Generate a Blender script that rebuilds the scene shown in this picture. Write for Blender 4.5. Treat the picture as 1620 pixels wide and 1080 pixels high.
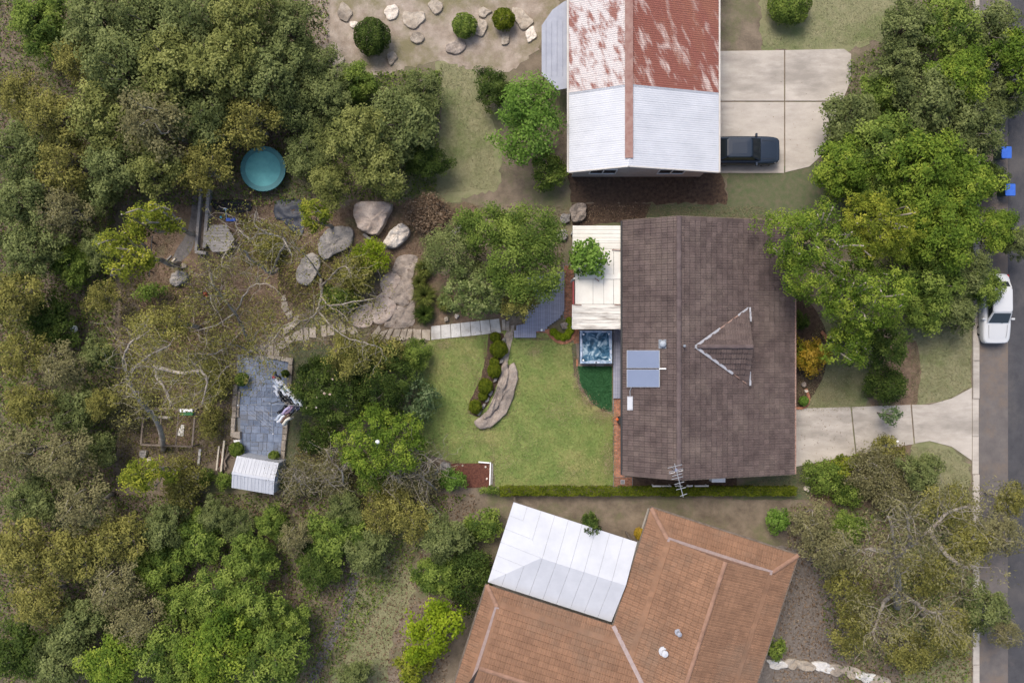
import bpy, bmesh, math, random
import numpy as np
from mathutils import Vector, Matrix, noise, Euler

for _o in list(bpy.data.objects):
    bpy.data.objects.remove(_o, do_unlink=True)
SC = bpy.context.scene
COL = SC.collection
R = math.radians

# ------------------------------------------------------------------ camera, sky, sun, exposure
H = 50.4          # drone height above the ground (m)
PPM = 25.0        # photograph pixels per metre on the ground
cam_d = bpy.data.cameras.new('drone_camera')
cam_d.lens = 28.0
cam_d.sensor_width = 36.0
cam_d.clip_end = 600.0
cam = bpy.data.objects.new('drone_camera', cam_d)
cam.location = (0, 0, H)
cam.rotation_euler = (0, 0, 0)
COL.objects.link(cam)
SC.camera = cam

SUN_EL, SUN_AZ = 58.0, 330.0      # degrees, azimuth clockwise from +Y
world = bpy.data.worlds.new('World')
SC.world = world
world.use_nodes = True
_nt = world.node_tree
_bg = _nt.nodes['Background']
_sky = _nt.nodes.new('ShaderNodeTexSky')
_sky.sky_type = 'NISHITA'
_sky.sun_disc = False
_sky.sun_elevation = R(SUN_EL)
_sky.sun_rotation = R(SUN_AZ)
_sky.air_density = 1.0
_sky.dust_density = 4.0
_sky.ozone_density = 1.0
_nt.links.new(_sky.outputs['Color'], _bg.inputs['Color'])
_bg.inputs['Strength'].default_value = 0.115
sun_d = bpy.data.lights.new('sun', 'SUN')
sun_d.energy = 1.4
sun_d.angle = R(26)
sun_d.color = (1.0, 0.93, 0.83)
sun = bpy.data.objects.new('sun', sun_d)
_az, _el = R(SUN_AZ), R(SUN_EL)
_dir = Vector((math.sin(_az) * math.cos(_el), math.cos(_az) * math.cos(_el), math.sin(_el)))
sun.rotation_euler = _dir.to_track_quat('Z', 'Y').to_euler()
sun.location = _dir * 80
COL.objects.link(sun)
SC.view_settings.view_transform = 'Standard'
SC.view_settings.look = 'None'
SC.view_settings.gamma = 1.0
SC.view_settings.use_curve_mapping = False
SC.view_settings.exposure = 0.93


def P(px, py, h=0.0):
    """Photograph pixel and a height above the ground -> a point in metres."""
    k = (H - h) / H
    return Vector(((px - 810) / PPM * k, (540 - py) / PPM * k, h))


# ------------------------------------------------------------------ materials
MATS = {}


def nodes_of(m):
    m.use_nodes = True
    nt = m.node_tree
    return nt, nt.nodes, nt.links, nt.nodes['Principled BSDF']


def mat(name, c1, c2=None, c3=None, scale=3.0, detail=6.0, rough=0.85, bump=0.0, bscale=None,
        rand=0.0, tint=0.0, spec=0.3, metal=0.0, stretch=(1, 1, 1), rot=0.0, lo=0.35, hi=0.65, fine=0.0, fscale=60.0):
    """Noise mix of up to three colours in world space; `rand` = value change per object,
    `tint` = value change by the mesh attribute, `fine` = small grain."""
    if name in MATS:
        return MATS[name]
    m = bpy.data.materials.new(name)
    nt, N, L, b = nodes_of(m)
    c2 = c2 or c1
    geo = N.new('ShaderNodeNewGeometry')
    mp = N.new('ShaderNodeMapping')
    mp.inputs['Scale'].default_value = stretch
    if rot:
        mr0 = N.new('ShaderNodeMapping')
        mr0.inputs['Rotation'].default_value = (0, 0, rot)
        L.new(geo.outputs['Position'], mr0.inputs['Vector'])
        L.new(mr0.outputs['Vector'], mp.inputs['Vector'])
    else:
        L.new(geo.outputs['Position'], mp.inputs['Vector'])
    n1 = N.new('ShaderNodeTexNoise')
    n1.inputs['Scale'].default_value = scale
    n1.inputs['Detail'].default_value = detail
    n1.inputs['Roughness'].default_value = 0.65
    L.new(mp.outputs['Vector'], n1.inputs['Vector'])
    r1 = N.new('ShaderNodeValToRGB')
    r1.color_ramp.elements[0].position = lo
    r1.color_ramp.elements[1].position = hi
    r1.color_ramp.elements[0].color = (*c1, 1)
    r1.color_ramp.elements[1].color = (*c2, 1)
    L.new(n1.outputs['Fac'], r1.inputs['Fac'])
    col = r1.outputs['Color']
    if c3:
        n2 = N.new('ShaderNodeTexNoise')
        n2.inputs['Scale'].default_value = scale * 0.31
        n2.inputs['Detail'].default_value = 5
        n2.inputs['Roughness'].default_value = 0.7
        mp2 = N.new('ShaderNodeMapping')
        mp2.inputs['Location'].default_value = (31.7, 12.3, 5.1)
        L.new(mp.outputs['Vector'], mp2.inputs['Vector'])
        L.new(mp2.outputs['Vector'], n2.inputs['Vector'])
        r2 = N.new('ShaderNodeValToRGB')
        r2.color_ramp.elements[0].position = 0.48
        r2.color_ramp.elements[1].position = 0.66
        L.new(n2.outputs['Fac'], r2.inputs['Fac'])
        mx = N.new('ShaderNodeMix')
        mx.data_type = 'RGBA'
        L.new(r2.outputs['Color'], mx.inputs['Factor'])
        L.new(col, mx.inputs['A'])
        mx.inputs['B'].default_value = (*c3, 1)
        col = mx.outputs['Result']

    def scale_by(col, src, amount):
        mr = N.new('ShaderNodeMapRange')
        mr.inputs['To Min'].default_value = 1 - amount
        mr.inputs['To Max'].default_value = 1 + amount
        L.new(src, mr.inputs['Value'])
        vm = N.new('ShaderNodeVectorMath')
        vm.operation = 'SCALE'
        L.new(col, vm.inputs[0])
        L.new(mr.outputs['Result'], vm.inputs['Scale'])
        return vm.outputs['Vector']
    if rand:
        oi = N.new('ShaderNodeObjectInfo')
        col = scale_by(col, oi.outputs['Random'], rand)
    if tint:
        at = N.new('ShaderNodeAttribute')
        at.attribute_name = 'tint'
        col = scale_by(col, at.outputs['Fac'], tint)
    if fine:
        n3 = N.new('ShaderNodeTexNoise')
        n3.inputs['Scale'].default_value = fscale
        n3.inputs['Detail'].default_value = 3
        L.new(geo.outputs['Position'], n3.inputs['Vector'])
        col = scale_by(col, n3.outputs['Fac'], fine)
    L.new(col, b.inputs['Base Color'])
    b.inputs['Roughness'].default_value = rough
    b.inputs['Specular IOR Level'].default_value = spec
    b.inputs['Metallic'].default_value = metal
    if bump:
        nb = N.new('ShaderNodeTexNoise')
        nb.inputs['Scale'].default_value = bscale or scale * 4
        nb.inputs['Detail'].default_value = 8
        L.new(geo.outputs['Position'], nb.inputs['Vector'])
        bp = N.new('ShaderNodeBump')
        bp.inputs['Strength'].default_value = min(1.0, bump)
        bp.inputs['Distance'].default_value = 0.05 * max(1, bump)
        L.new(nb.outputs['Fac'], bp.inputs['Height'])
        L.new(bp.outputs['Normal'], b.inputs['Normal'])
    MATS[name] = m
    return m


def leafmat(name, c1, c2, c3, transl=0.38, rough=0.7, hue=0.25):
    """Foliage: ramp over the per-leaf attribute, slow drift in space, some light through the leaf."""
    if name in MATS:
        return MATS[name]
    m = bpy.data.materials.new(name)
    nt, N, L, b = nodes_of(m)
    at = N.new('ShaderNodeAttribute')
    at.attribute_name = 'tint'
    geo = N.new('ShaderNodeNewGeometry')
    n1 = N.new('ShaderNodeTexNoise')
    n1.inputs['Scale'].default_value = 0.9
    n1.inputs['Detail'].default_value = 3
    L.new(geo.outputs['Position'], n1.inputs['Vector'])
    sub = N.new('ShaderNodeMath')
    sub.operation = 'MULTIPLY_ADD'
    L.new(n1.outputs['Fac'], sub.inputs[0])
    sub.inputs[1].default_value = hue * 2
    sub.inputs[2].default_value = -hue
    add = N.new('ShaderNodeMath')
    add.operation = 'ADD'
    L.new(at.outputs['Fac'], add.inputs[0])
    L.new(sub.outputs[0], add.inputs[1])
    rp = N.new('ShaderNodeValToRGB')
    e = rp.color_ramp.elements
    e[0].position = 0.0
    e[0].color = (*c1, 1)
    e[1].position = 1.0
    e[1].color = (*c3, 1)
    k = e.new(0.5)
    k.color = (*c2, 1)
    L.new(add.outputs[0], rp.inputs['Fac'])
    L.new(rp.outputs['Color'], b.inputs['Base Color'])
    b.inputs['Roughness'].default_value = rough
    b.inputs['Specular IOR Level'].default_value = 0.14
    tr = N.new('ShaderNodeBsdfTranslucent')
    L.new(rp.outputs['Color'], tr.inputs['Color'])
    ms = N.new('ShaderNodeMixShader')
    ms.inputs[0].default_value = transl
    L.new(b.outputs[0], ms.inputs[1])
    L.new(tr.outputs[0], ms.inputs[2])
    L.new(ms.outputs[0], N['Material Output'].inputs['Surface'])
    MATS[name] = m
    return m


# ------------------------------------------------------------------ mesh collector
class MB:
    def __init__(self):
        self.v, self.f, self.t = [], [], []
        self.tint = 0.5

    def add(self, verts, faces):
        o = len(self.v)
        self.v.extend([tuple(p) for p in verts])
        self.t.extend([self.tint] * len(verts))
        self.f.extend([tuple(i + o for i in q) for q in faces])

    def box(self, c, s, rot=None):
        x, y, z = s[0] / 2, s[1] / 2, s[2] / 2
        vs = [Vector(p) for p in ((-x, -y, -z), (x, -y, -z), (x, y, -z), (-x, y, -z), (-x, -y, z), (x, -y, z), (x, y, z), (-x, y, z))]
        if rot is not None:
            M = rot if isinstance(rot, Matrix) else Euler(rot).to_matrix()
            vs = [M @ p for p in vs]
        c = Vector(c)
        self.add([p + c for p in vs], [(0, 3, 2, 1), (4, 5, 6, 7), (0, 1, 5, 4), (1, 2, 6, 5), (2, 3, 7, 6), (3, 0, 4, 7)])
        return self

    def bar(self, a, b, w, t, up=(0, 0, 1)):
        """A box from a to b, w wide sideways, t thick."""
        a, b = Vector(a), Vector(b)
        d = (b - a)
        ln = d.length
        x = d.normalized()
        up = Vector(up)
        y = up.cross(x)
        if y.length < 1e-4:
            y = Vector((0, 1, 0)).cross(x)
        y.normalize()
        z = x.cross(y)
        M = Matrix((x, y, z)).transposed()
        return self.box((a + b) / 2, (ln, w, t), M)

    def prism(self, poly, z0, z1, bev=0.0):
        """Closed slab over a plan polygon [(x, y)]; bev chamfers the top edge."""
        A = sum(poly[i][0] * poly[(i + 1) % len(poly)][1] - poly[(i + 1) % len(poly)][0] * poly[i][1] for i in range(len(poly)))
        if A < 0:
            poly = poly[::-1]
        n = len(poly)
        rings = [[(p[0], p[1], z0) for p in poly]]
        if bev:
            ins = inset(poly, bev)
            rings.append([(p[0], p[1], z1 - bev * 0.7) for p in poly])
            rings.append([(p[0], p[1], z1) for p in ins])
        else:
            rings.append([(p[0], p[1], z1) for p in poly])
        vs = [p for r in rings for p in r]
        fs = []
        for k in range(len(rings) - 1):
            for i in range(n):
                j = (i + 1) % n
                fs.append((k * n + i, k * n + j, (k + 1) * n + j, (k + 1) * n + i))
        fs.append(tuple(range(n - 1, -1, -1)))
        fs.append(tuple((len(rings) - 1) * n + i for i in range(n)))
        self.add(vs, fs)
        return self

    def tube(self, pts, rad, n=6, cap=True):
        pts = [Vector(p) for p in pts]
        if not hasattr(rad, '__len__'):
            rad = [rad] * len(pts)
        vs, fs = [], []
        ref = Vector((0.31, 0.77, 0.55)).normalized()
        for i, p in enumerate(pts):
            d = (pts[min(i + 1, len(pts) - 1)] - pts[max(i - 1, 0)])
            d = d.normalized() if d.length > 1e-6 else Vector((0, 0, 1))
            a = d.cross(ref)
            if a.length < 0.05:
                a = d.cross(Vector((1, 0, 0)))
            a.normalize()
            b2 = d.cross(a)
            for k in range(n):
                t = 2 * math.pi * k / n
                vs.append(p + (a * math.cos(t) + b2 * math.sin(t)) * rad[i])
        for i in range(len(pts) - 1):
            for k in range(n):
                q = (k + 1) % n
                fs.append((i * n + k, i * n + q, (i + 1) * n + q, (i + 1) * n + k))
        if cap:
            fs.append(tuple(range(n - 1, -1, -1)))
            fs.append(tuple((len(pts) - 1) * n + k for k in range(n)))
        self.add(vs, fs)
        return self

    def lathe(self, c, prof, n=16, cap=True):
        """Turned shape about z at c: prof = [(r, z)...] from the bottom up."""
        c = Vector(c)
        vs, fs = [], []
        for r, z in prof:
            for k in range(n):
                t = 2 * math.pi * k / n
                vs.append((c.x + r * math.cos(t), c.y + r * math.sin(t), c.z + z))
        for i in range(len(prof) - 1):
            for k in range(n):
                q = (k + 1) % n
                fs.append((i * n + k, i * n + q, (i + 1) * n + q, (i + 1) * n + k))
        if cap:
            fs.append(tuple(range(n - 1, -1, -1)))
            fs.append(tuple((len(prof) - 1) * n + k for k in range(n)))
        self.add(vs, fs)
        return self

    def mesh(self, name, org=(0, 0, 0), smooth=False):
        me = bpy.data.meshes.new(name)
        o = Vector(org)
        me.from_pydata([(p[0] - o.x, p[1] - o.y, p[2] - o.z) for p in self.v], [], self.f)
        at = me.attributes.new('tint', 'FLOAT', 'POINT')
        at.data.foreach_set('value', np.array(self.t, dtype=np.float32))
        if smooth:
            me.polygons.foreach_set('use_smooth', [True] * len(me.polygons))
        me.update()
        return me


def inset(poly, d):
    """Move each corner of a counter-clockwise polygon inwards by about d."""
    n = len(poly)
    out = []
    for i in range(n):
        p0, p1, p2 = Vector(poly[i - 1][:2]), Vector(poly[i][:2]), Vector(poly[(i + 1) % n][:2])
        a, b = (p1 - p0).normalized(), (p2 - p1).normalized()
        na, nb = Vector((-a.y, a.x)), Vector((-b.y, b.x))
        m = na + nb
        l = max(0.35, m.length_squared)
        q = p1 + m * (2 * d / l) * 0.5 * min(2.0, 1.0) * 1.0
        out.append((q.x, q.y))
    return out


def root_of(o):
    while o.parent:
        o = o.parent
    return o


def link(name, me, material, parent=None, loc=None):
    o = bpy.data.objects.new(name, me)
    COL.objects.link(o)
    if material is not None and not me.materials:
        me.materials.append(material)
    if parent is not None:
        o.parent = parent
    if loc is not None:
        o.location = loc
    return o


def part(mb, name, material, parent, smooth=False, kind=None):
    """World-space geometry as a part under `parent` (whose root carries the only offset)."""
    o = link(name, mb.mesh(name, root_of(parent).location, smooth), material, parent)
    if kind:
        o['kind'] = kind
    return o


def tag(o, label, cat, group=None):
    o['label'] = label
    o['category'] = cat
    if group:
        o['group'] = group
    return o


def thing(name, label, cat, loc, group=None):
    o = bpy.data.objects.new(name, None)
    o.empty_display_size = 0.2
    COL.objects.link(o)
    o.location = loc
    return tag(o, label, cat, group)


def solo(mb, name, material, label, cat, loc, group=None, smooth=False):
    o = link(name, mb.mesh(name, loc, smooth), material, None, loc)
    return tag(o, label, cat, group)


def struct(mb, name, material, smooth=False):
    o = link(name, mb.mesh(name, (0, 0, 0), smooth), material)
    o['kind'] = 'structure'
    return o


def stuff(o, label, cat):
    o['kind'] = 'stuff'
    return tag(o, label, cat)


def smooth_loop(pts, sub=4):
    """Closed Catmull-Rom through plan points."""
    n = len(pts)
    out = []
    for i in range(n):
        p0, p1, p2, p3 = [Vector(pts[(i + k - 1) % n][:2]) for k in range(4)]
        for s in range(sub):
            t = s / sub
            q = 0.5 * ((2 * p1) + (p2 - p0) * t + (2 * p0 - 5 * p1 + 4 * p2 - p3) * t * t + (3 * p1 - p0 - 3 * p2 + p3) * t ** 3)
            out.append((q.x, q.y))
    return out


def smooth_path(pts, sub=5):
    pts = [Vector(p) for p in pts]
    out = []
    for i in range(len(pts) - 1):
        p0 = pts[max(i - 1, 0)]
        p1, p2 = pts[i], pts[i + 1]
        p3 = pts[min(i + 2, len(pts) - 1)]
        for s in range(sub):
            t = s / sub
            out.append(0.5 * ((2 * p1) + (p2 - p0) * t + (2 * p0 - 5 * p1 + 4 * p2 - p3) * t * t + (3 * p1 - p0 - 3 * p2 + p3) * t ** 3))
    out.append(pts[-1])
    return out


ORD = ['first', 'second', 'third', 'fourth', 'fifth', 'sixth', 'seventh', 'eighth', 'ninth', 'tenth', 'eleventh', 'twelfth', 'thirteenth', 'fourteenth', 'fifteenth', 'sixteenth', 'seventeenth', 'eighteenth', 'nineteenth', 'twentieth']


def pxpoly(pts, h=0.0):
    return [tuple(P(x, y, h)[:2]) for x, y in pts]


SHEETS = [0]


def sheet(name, pts, z, material, smooth_sub=0, jitter=0.0, seed=1):
    """A flat sheet of ground, path or lawn over pixel corners."""
    poly = pxpoly(pts)
    SHEETS[0] += 1
    z = 0.004 + 0.0008 * SHEETS[0]        # every sheet at its own level
    if smooth_sub:
        poly = smooth_loop(poly, smooth_sub)
    if jitter:
        r = random.Random(seed)
        q = []
        for i, p in enumerate(poly):
            a, b = Vector(p), Vector(poly[(i + 1) % len(poly)])
            n = max(1, int((b - a).length / 0.25))
            for k in range(n):
                c = a.lerp(b, k / n)
                q.append((c.x + r.uniform(-jitter, jitter), c.y + r.uniform(-jitter, jitter)))
        poly = q
    bm = bmesh.new()
    f = bm.faces.new([bm.verts.new((p[0], p[1], z)) for p in poly])
    bm.normal_update()
    if f.normal.z < 0:
        f.normal_flip()
    bmesh.ops.triangulate(bm, faces=[f])
    me = bpy.data.meshes.new(name)
    bm.to_mesh(me)
    bm.free()
    o = link(name, me, material)
    o['kind'] = 'structure'
    return o


def inside(poly, x, y):
    """numpy point-in-polygon."""
    x = np.asarray(x)
    y = np.asarray(y)
    c = np.zeros(x.shape, bool)
    n = len(poly)
    j = n - 1
    for i in range(n):
        xi, yi = poly[i]
        xj, yj = poly[j]
        if yi != yj:
            c ^= ((yi > y) != (yj > y)) & (x < (xj - xi) * (y - yi) / (yj - yi) + xi)
        j = i
    return c


def scatter(poly, n, rng):
    xs = np.array([p[0] for p in poly])
    ys = np.array([p[1] for p in poly])
    out = np.zeros((0, 2))
    while len(out) < n:
        q = np.stack([rng.uniform(xs.min(), xs.max(), n * 2), rng.uniform(ys.min(), ys.max(), n * 2)], 1)
        out = np.concatenate([out, q[inside(poly, q[:, 0], q[:, 1])]])
    return out[:n]


# ------------------------------------------------------------------ leaves
def unit(a):
    return a / np.maximum(np.linalg.norm(a, axis=1, keepdims=True), 1e-9)


def leaf_mesh(name, C, Nn, length, width, tint, rng, along=None):
    """One bent rhombus per leaf."""
    n = len(C)
    Nn = unit(Nn)
    T = rng.normal(size=(n, 3)) if along is None else along + rng.normal(size=(n, 3)) * 0.15
    T = T - Nn * np.sum(T * Nn, axis=1, keepdims=True)
    T = unit(T)
    B = np.cross(Nn, T)
    ln = (length * rng.uniform(0.65, 1.3, n))[:, None]
    wd = (width * rng.uniform(0.7, 1.25, n))[:, None]
    V = np.empty((n, 4, 3))
    V[:, 0] = C - T * ln * 0.5 - Nn * ln * 0.08
    V[:, 1] = C + B * wd * 0.5 + Nn * ln * 0.06
    V[:, 2] = C + T * ln * 0.5 - Nn * ln * 0.12
    V[:, 3] = C - B * wd * 0.5 + Nn * ln * 0.06
    me = bpy.data.meshes.new(name)
    me.vertices.add(4 * n)
    me.vertices.foreach_set('co', V.reshape(-1).astype(np.float32))
    me.loops.add(4 * n)
    me.loops.foreach_set('vertex_index', np.arange(4 * n, dtype=np.int32))
    me.polygons.add(n)
    me.polygons.foreach_set('loop_start', np.arange(0, 4 * n, 4, dtype=np.int32))
    at = me.attributes.new('tint', 'FLOAT', 'POINT')
    at.data.foreach_set('value', np.repeat(np.clip(tint, 0, 1), 4).astype(np.float32))
    me.update(calc_edges=True)
    return me


def crown_points(rng, rx, ry, z0, z1, nclump, per, cr, lobes=0.22, shell=0.6, flat=0.65):
    """Leaves gathered in clumps spread through an uneven ellipsoid about the z axis."""
    ph = rng.uniform(0, 6.28, 4)
    am = rng.uniform(0.4, 1.0, 4)
    d = rng.normal(size=(nclump, 3))
    d[:, 2] = np.abs(d[:, 2]) * 1.0 - 0.35 * rng.random(nclump)
    d = unit(d)
    r = rng.random(nclump) ** (1 / 3) * (1 - shell) + shell
    r = np.where(rng.random(nclump) < 0.22, r * rng.uniform(0.3, 0.9, nclump), r)
    th = np.arctan2(d[:, 1], d[:, 0])
    k = 1 + lobes * (am[0] * np.sin(2 * th + ph[0]) + am[1] * np.sin(3 * th + ph[1]) + am[2] * np.sin(5 * th + ph[2])) / 1.6
    zc, zh = z0 + (z1 - z0) * 0.42, (z1 - z0) * 0.58
    cc = np.stack([d[:, 0] * r * rx * k, d[:, 1] * r * ry * k, zc + d[:, 2] * r * zh], 1)
    cc[:, 2] += rng.normal(size=nclump) * zh * 0.17
    rad = cr * rng.uniform(0.6, 1.35, nclump)
    ct = np.clip(rng.normal(0.5, 0.27, nclump), 0.0, 1.0)
    idx = rng.choice(nclump, size=int(nclump * per), p=(rad ** 2) / np.sum(rad ** 2))
    n = len(idx)
    e = unit(rng.normal(size=(n, 3)))
    e[:, 2] = np.where(e[:, 2] < -0.2, -e[:, 2], e[:, 2])
    rr = (rng.random(n) ** 0.45)[:, None]
    C = cc[idx] + e * rr * rad[idx][:, None] * np.array([1, 1, flat])
    outw = cc[idx] - np.array([0, 0, zc - zh * 0.3])
    N = unit(outw) * 0.35 + e * 0.55 + np.array([0, 0, 0.55]) + rng.normal(size=(n, 3)) * 0.42
    t = ct[idx] + rng.normal(size=n) * 0.13
    return C, N, t, cc


def limb(mb, a, b, r0, r1, rnd, bend=0.12, n=5, sides=6):
    a, b = Vector(a), Vector(b)
    L = (b - a).length
    pts = []
    o1 = Vector((rnd.uniform(-1, 1), rnd.uniform(-1, 1), rnd.uniform(-0.2, 0.6))) * L * bend
    o2 = Vector((rnd.uniform(-1, 1), rnd.uniform(-1, 1), rnd.uniform(-0.4, 0.4))) * L * bend * 0.6
    for i in range(n + 1):
        t = i / n
        pts.append(a.lerp(b, t) + o1 * math.sin(math.pi * t) + o2 * math.sin(2 * math.pi * t))
    mb.tube(pts, [r0 + (r1 - r0) * (i / n) for i in range(n + 1)], sides)
    return pts

# ------------------------------------------------------------------ material library
M_earth = mat('earth', (0.110, 0.088, 0.064), (0.204, 0.163, 0.121), (0.116, 0.123, 0.057), scale=1.1, detail=9, rough=0.95, bump=0.8, bscale=9, fine=0.35, fscale=28)
M_lawn = mat('lawn_soil', (0.142, 0.203, 0.053), (0.209, 0.250, 0.077), (0.277, 0.257, 0.106), scale=0.9, detail=8, rough=0.95, bump=0.6, bscale=30, fine=0.3, fscale=45)
M_dry = mat('dry_lawn', (0.169, 0.175, 0.088), (0.231, 0.219, 0.125), (0.131, 0.156, 0.062), scale=1.2, detail=8, rough=0.95, bump=0.6, bscale=30, fine=0.3, fscale=45)
M_turf = mat('turf', (0.022, 0.085, 0.030), (0.034, 0.110, 0.040), scale=2.0, rough=0.9, bump=0.5, bscale=50, fine=0.3, fscale=60)
M_worn = mat('worn_grass', (0.075, 0.100, 0.045), (0.12, 0.11, 0.07), scale=3, rough=0.95, bump=0.5, bscale=30, fine=0.3)
M_mulch = mat('mulch', (0.075, 0.028, 0.020), (0.155, 0.062, 0.042), scale=9, rough=0.95, bump=1.0, bscale=30, fine=0.4, fscale=40)
M_darkbed = mat('dark_bed', (0.045, 0.030, 0.022), (0.105, 0.070, 0.048), scale=5, rough=0.95, bump=1.0, bscale=24, fine=0.4, fscale=40)
M_litterg = mat('litter_ground', (0.10, 0.068, 0.046), (0.20, 0.142, 0.100), (0.115, 0.105, 0.055), scale=2.4, detail=10, rough=0.95, bump=1.0, bscale=20, fine=0.45, fscale=30)
M_sand = mat('sandy_ground', (0.22, 0.175, 0.135), (0.36, 0.305, 0.255), (0.17, 0.15, 0.085), scale=1.2, rough=0.95, bump=0.6, bscale=14, fine=0.25)
M_conc = mat('concrete', (0.36, 0.325, 0.285), (0.45, 0.41, 0.365), (0.27, 0.245, 0.215), scale=1.0, detail=9, rough=0.9, bump=0.25, bscale=40, fine=0.12, fscale=30, stretch=(0.6, 1.6, 1))
M_slab = mat('concrete_slab', (0.47, 0.46, 0.44), (0.57, 0.555, 0.53), (0.36, 0.345, 0.32), scale=3, detail=9, rough=0.9, bump=0.3, bscale=40, rand=0.10, fine=0.12)
M_stone = mat('sandstone', (0.27, 0.225, 0.175), (0.41, 0.36, 0.30), (0.20, 0.17, 0.14), scale=2.6, detail=9, rough=0.92, bump=0.8, bscale=14, rand=0.16, fine=0.2)
M_rock = mat('weathered_rock', (0.20, 0.165, 0.140), (0.34, 0.290, 0.250), (0.150, 0.128, 0.112), scale=2.2, detail=10, rough=0.93, bump=1.4, bscale=7, fine=0.35, fscale=22)
M_rock2 = mat('grey_rock', (0.15, 0.142, 0.135), (0.26, 0.245, 0.235), (0.32, 0.29, 0.26), scale=2.4, detail=10, rough=0.93, bump=1.4, bscale=7, fine=0.35, fscale=22)
M_pale = mat('pale_rock', (0.52, 0.46, 0.395), (0.68, 0.62, 0.55), (0.43, 0.365, 0.30), scale=2.0, detail=10, rough=0.93, bump=0.9, bscale=11, fine=0.15)
M_pink = mat('pink_sandstone', (0.33, 0.265, 0.225), (0.48, 0.405, 0.355), (0.24, 0.20, 0.175), scale=1.6, detail=10, rough=0.93, bump=1.2, bscale=8, fine=0.3, fscale=22)
M_slate = mat('slate', (0.140, 0.176, 0.248), (0.210, 0.250, 0.330), (0.19, 0.20, 0.225), scale=2.2, detail=8, rough=0.75, bump=0.35, bscale=18, rand=0.18, fine=0.14)
M_mortar = mat('mortar', (0.15, 0.155, 0.16), (0.21, 0.21, 0.205), scale=8, rough=0.95)
M_brick = mat('brick', (0.25, 0.105, 0.060), (0.36, 0.170, 0.100), scale=7, rough=0.9, bump=0.5, bscale=40, rand=0.22, tint=0.28, fine=0.2)
M_wallbrick = mat('wall_brick', (0.20, 0.10, 0.07), (0.28, 0.15, 0.10), scale=7, rough=0.9, bump=0.4)
M_asph = mat('asphalt', (0.050, 0.050, 0.056), (0.068, 0.067, 0.073), (0.085, 0.080, 0.080), scale=1.5, rough=0.92, bump=0.4, bscale=70, fine=0.3, fscale=60)
M_shoulder = mat('old_asphalt', (0.105, 0.095, 0.092), (0.14, 0.125, 0.118), (0.16, 0.125, 0.10), scale=1.4, rough=0.92, bump=0.4, bscale=70, fine=0.25, fscale=60)
M_tile = mat('roof_tile', (0.064, 0.046, 0.043), (0.103, 0.076, 0.070), (0.118, 0.090, 0.079), scale=1.3, detail=9, rough=0.85, bump=0.25, bscale=45, tint=0.15, rand=0.0, fine=0.3, fscale=20)
M_tile2 = mat('orange_tile', (0.185, 0.103, 0.063), (0.245, 0.137, 0.083), (0.185, 0.117, 0.078), scale=0.8, detail=9, rough=0.85, bump=0.25, bscale=45, tint=0.09, fine=0.2, fscale=20)
M_cap2 = mat('orange_ridge', (0.215, 0.125, 0.085), (0.28, 0.165, 0.115), scale=3, rough=0.85, rand=0.1)
M_cap = mat('ridge_cap', (0.082, 0.060, 0.060), (0.125, 0.096, 0.092), scale=2.5, rough=0.85, rand=0.12, fine=0.2)
M_under = mat('roof_underlay', (0.04, 0.032, 0.03), rough=0.9)
M_lead = mat('flashing', (0.310, 0.310, 0.335), (0.409, 0.409, 0.434), scale=6, rough=0.5, metal=0.2)
M_rustline = mat('rusty_flashing', (0.20, 0.11, 0.08), (0.34, 0.24, 0.20), scale=9, rough=0.8)
M_white = mat('white_paint', (0.76, 0.76, 0.75), (0.82, 0.82, 0.81), scale=3, rough=0.5)
M_cream = mat('cream_sheet', (0.60, 0.575, 0.515), (0.665, 0.64, 0.58), (0.54, 0.515, 0.455), scale=1.6, detail=9, rough=0.6, fine=0.05)
M_creamd = mat('dirty_cream_sheet', (0.58, 0.55, 0.49), (0.65, 0.62, 0.565), (0.17, 0.145, 0.12), scale=4.5, detail=12, rough=0.65, stretch=(0.25, 2.2, 1), fine=0.08)
M_red = mat('red_fascia', (0.26, 0.045, 0.045), (0.33, 0.07, 0.06), scale=4, rough=0.6)
M_deck = mat('grey_deck', (0.200, 0.210, 0.270), (0.265, 0.275, 0.340), scale=2.5, rough=0.7, rand=0.10, stretch=(0.4, 3, 1), fine=0.08)
M_dark = mat('dark_metal', (0.03, 0.03, 0.032), rough=0.6)
M_steel = mat('steel', (0.42, 0.43, 0.44), (0.52, 0.53, 0.54), scale=6, rough=0.4, metal=0.7)
M_panel = mat('collector_glass', (0.152, 0.187, 0.276), (0.171, 0.207, 0.300), scale=0.5, rough=0.30, spec=0.5)
M_timber = mat('grey_timber', (0.19, 0.175, 0.165), (0.31, 0.29, 0.275), (0.24, 0.225, 0.21), scale=3, detail=9, rough=0.9, bump=0.4, bscale=30, rand=0.14, stretch=(0.5, 5, 1), fine=0.15)
M_brown = mat('brown_timber', (0.125, 0.098, 0.078), (0.20, 0.165, 0.135), scale=4, detail=9, rough=0.9, bump=0.5, bscale=30, rand=0.15)
M_palet = mat('pale_timber', (0.42, 0.37, 0.29), (0.55, 0.49, 0.40), scale=4, rough=0.85, rand=0.1)
M_metalw = mat('white_metal_sheet', (0.44, 0.455, 0.49), (0.50, 0.515, 0.55), scale=0.8, rough=0.5, spec=0.3)
M_greymet = mat('grey_metal_sheet', (0.235, 0.250, 0.30), (0.29, 0.305, 0.355), scale=1.2, rough=0.55)
M_rust = mat('rust_heavy', (0.215, 0.078, 0.058), (0.50, 0.40, 0.36), (0.24, 0.10, 0.065), scale=1.15, detail=6, rough=0.8, stretch=(1.7, 0.45, 1), rot=R(-27), lo=0.52, hi=0.66, fine=0.15, fscale=10)
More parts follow.
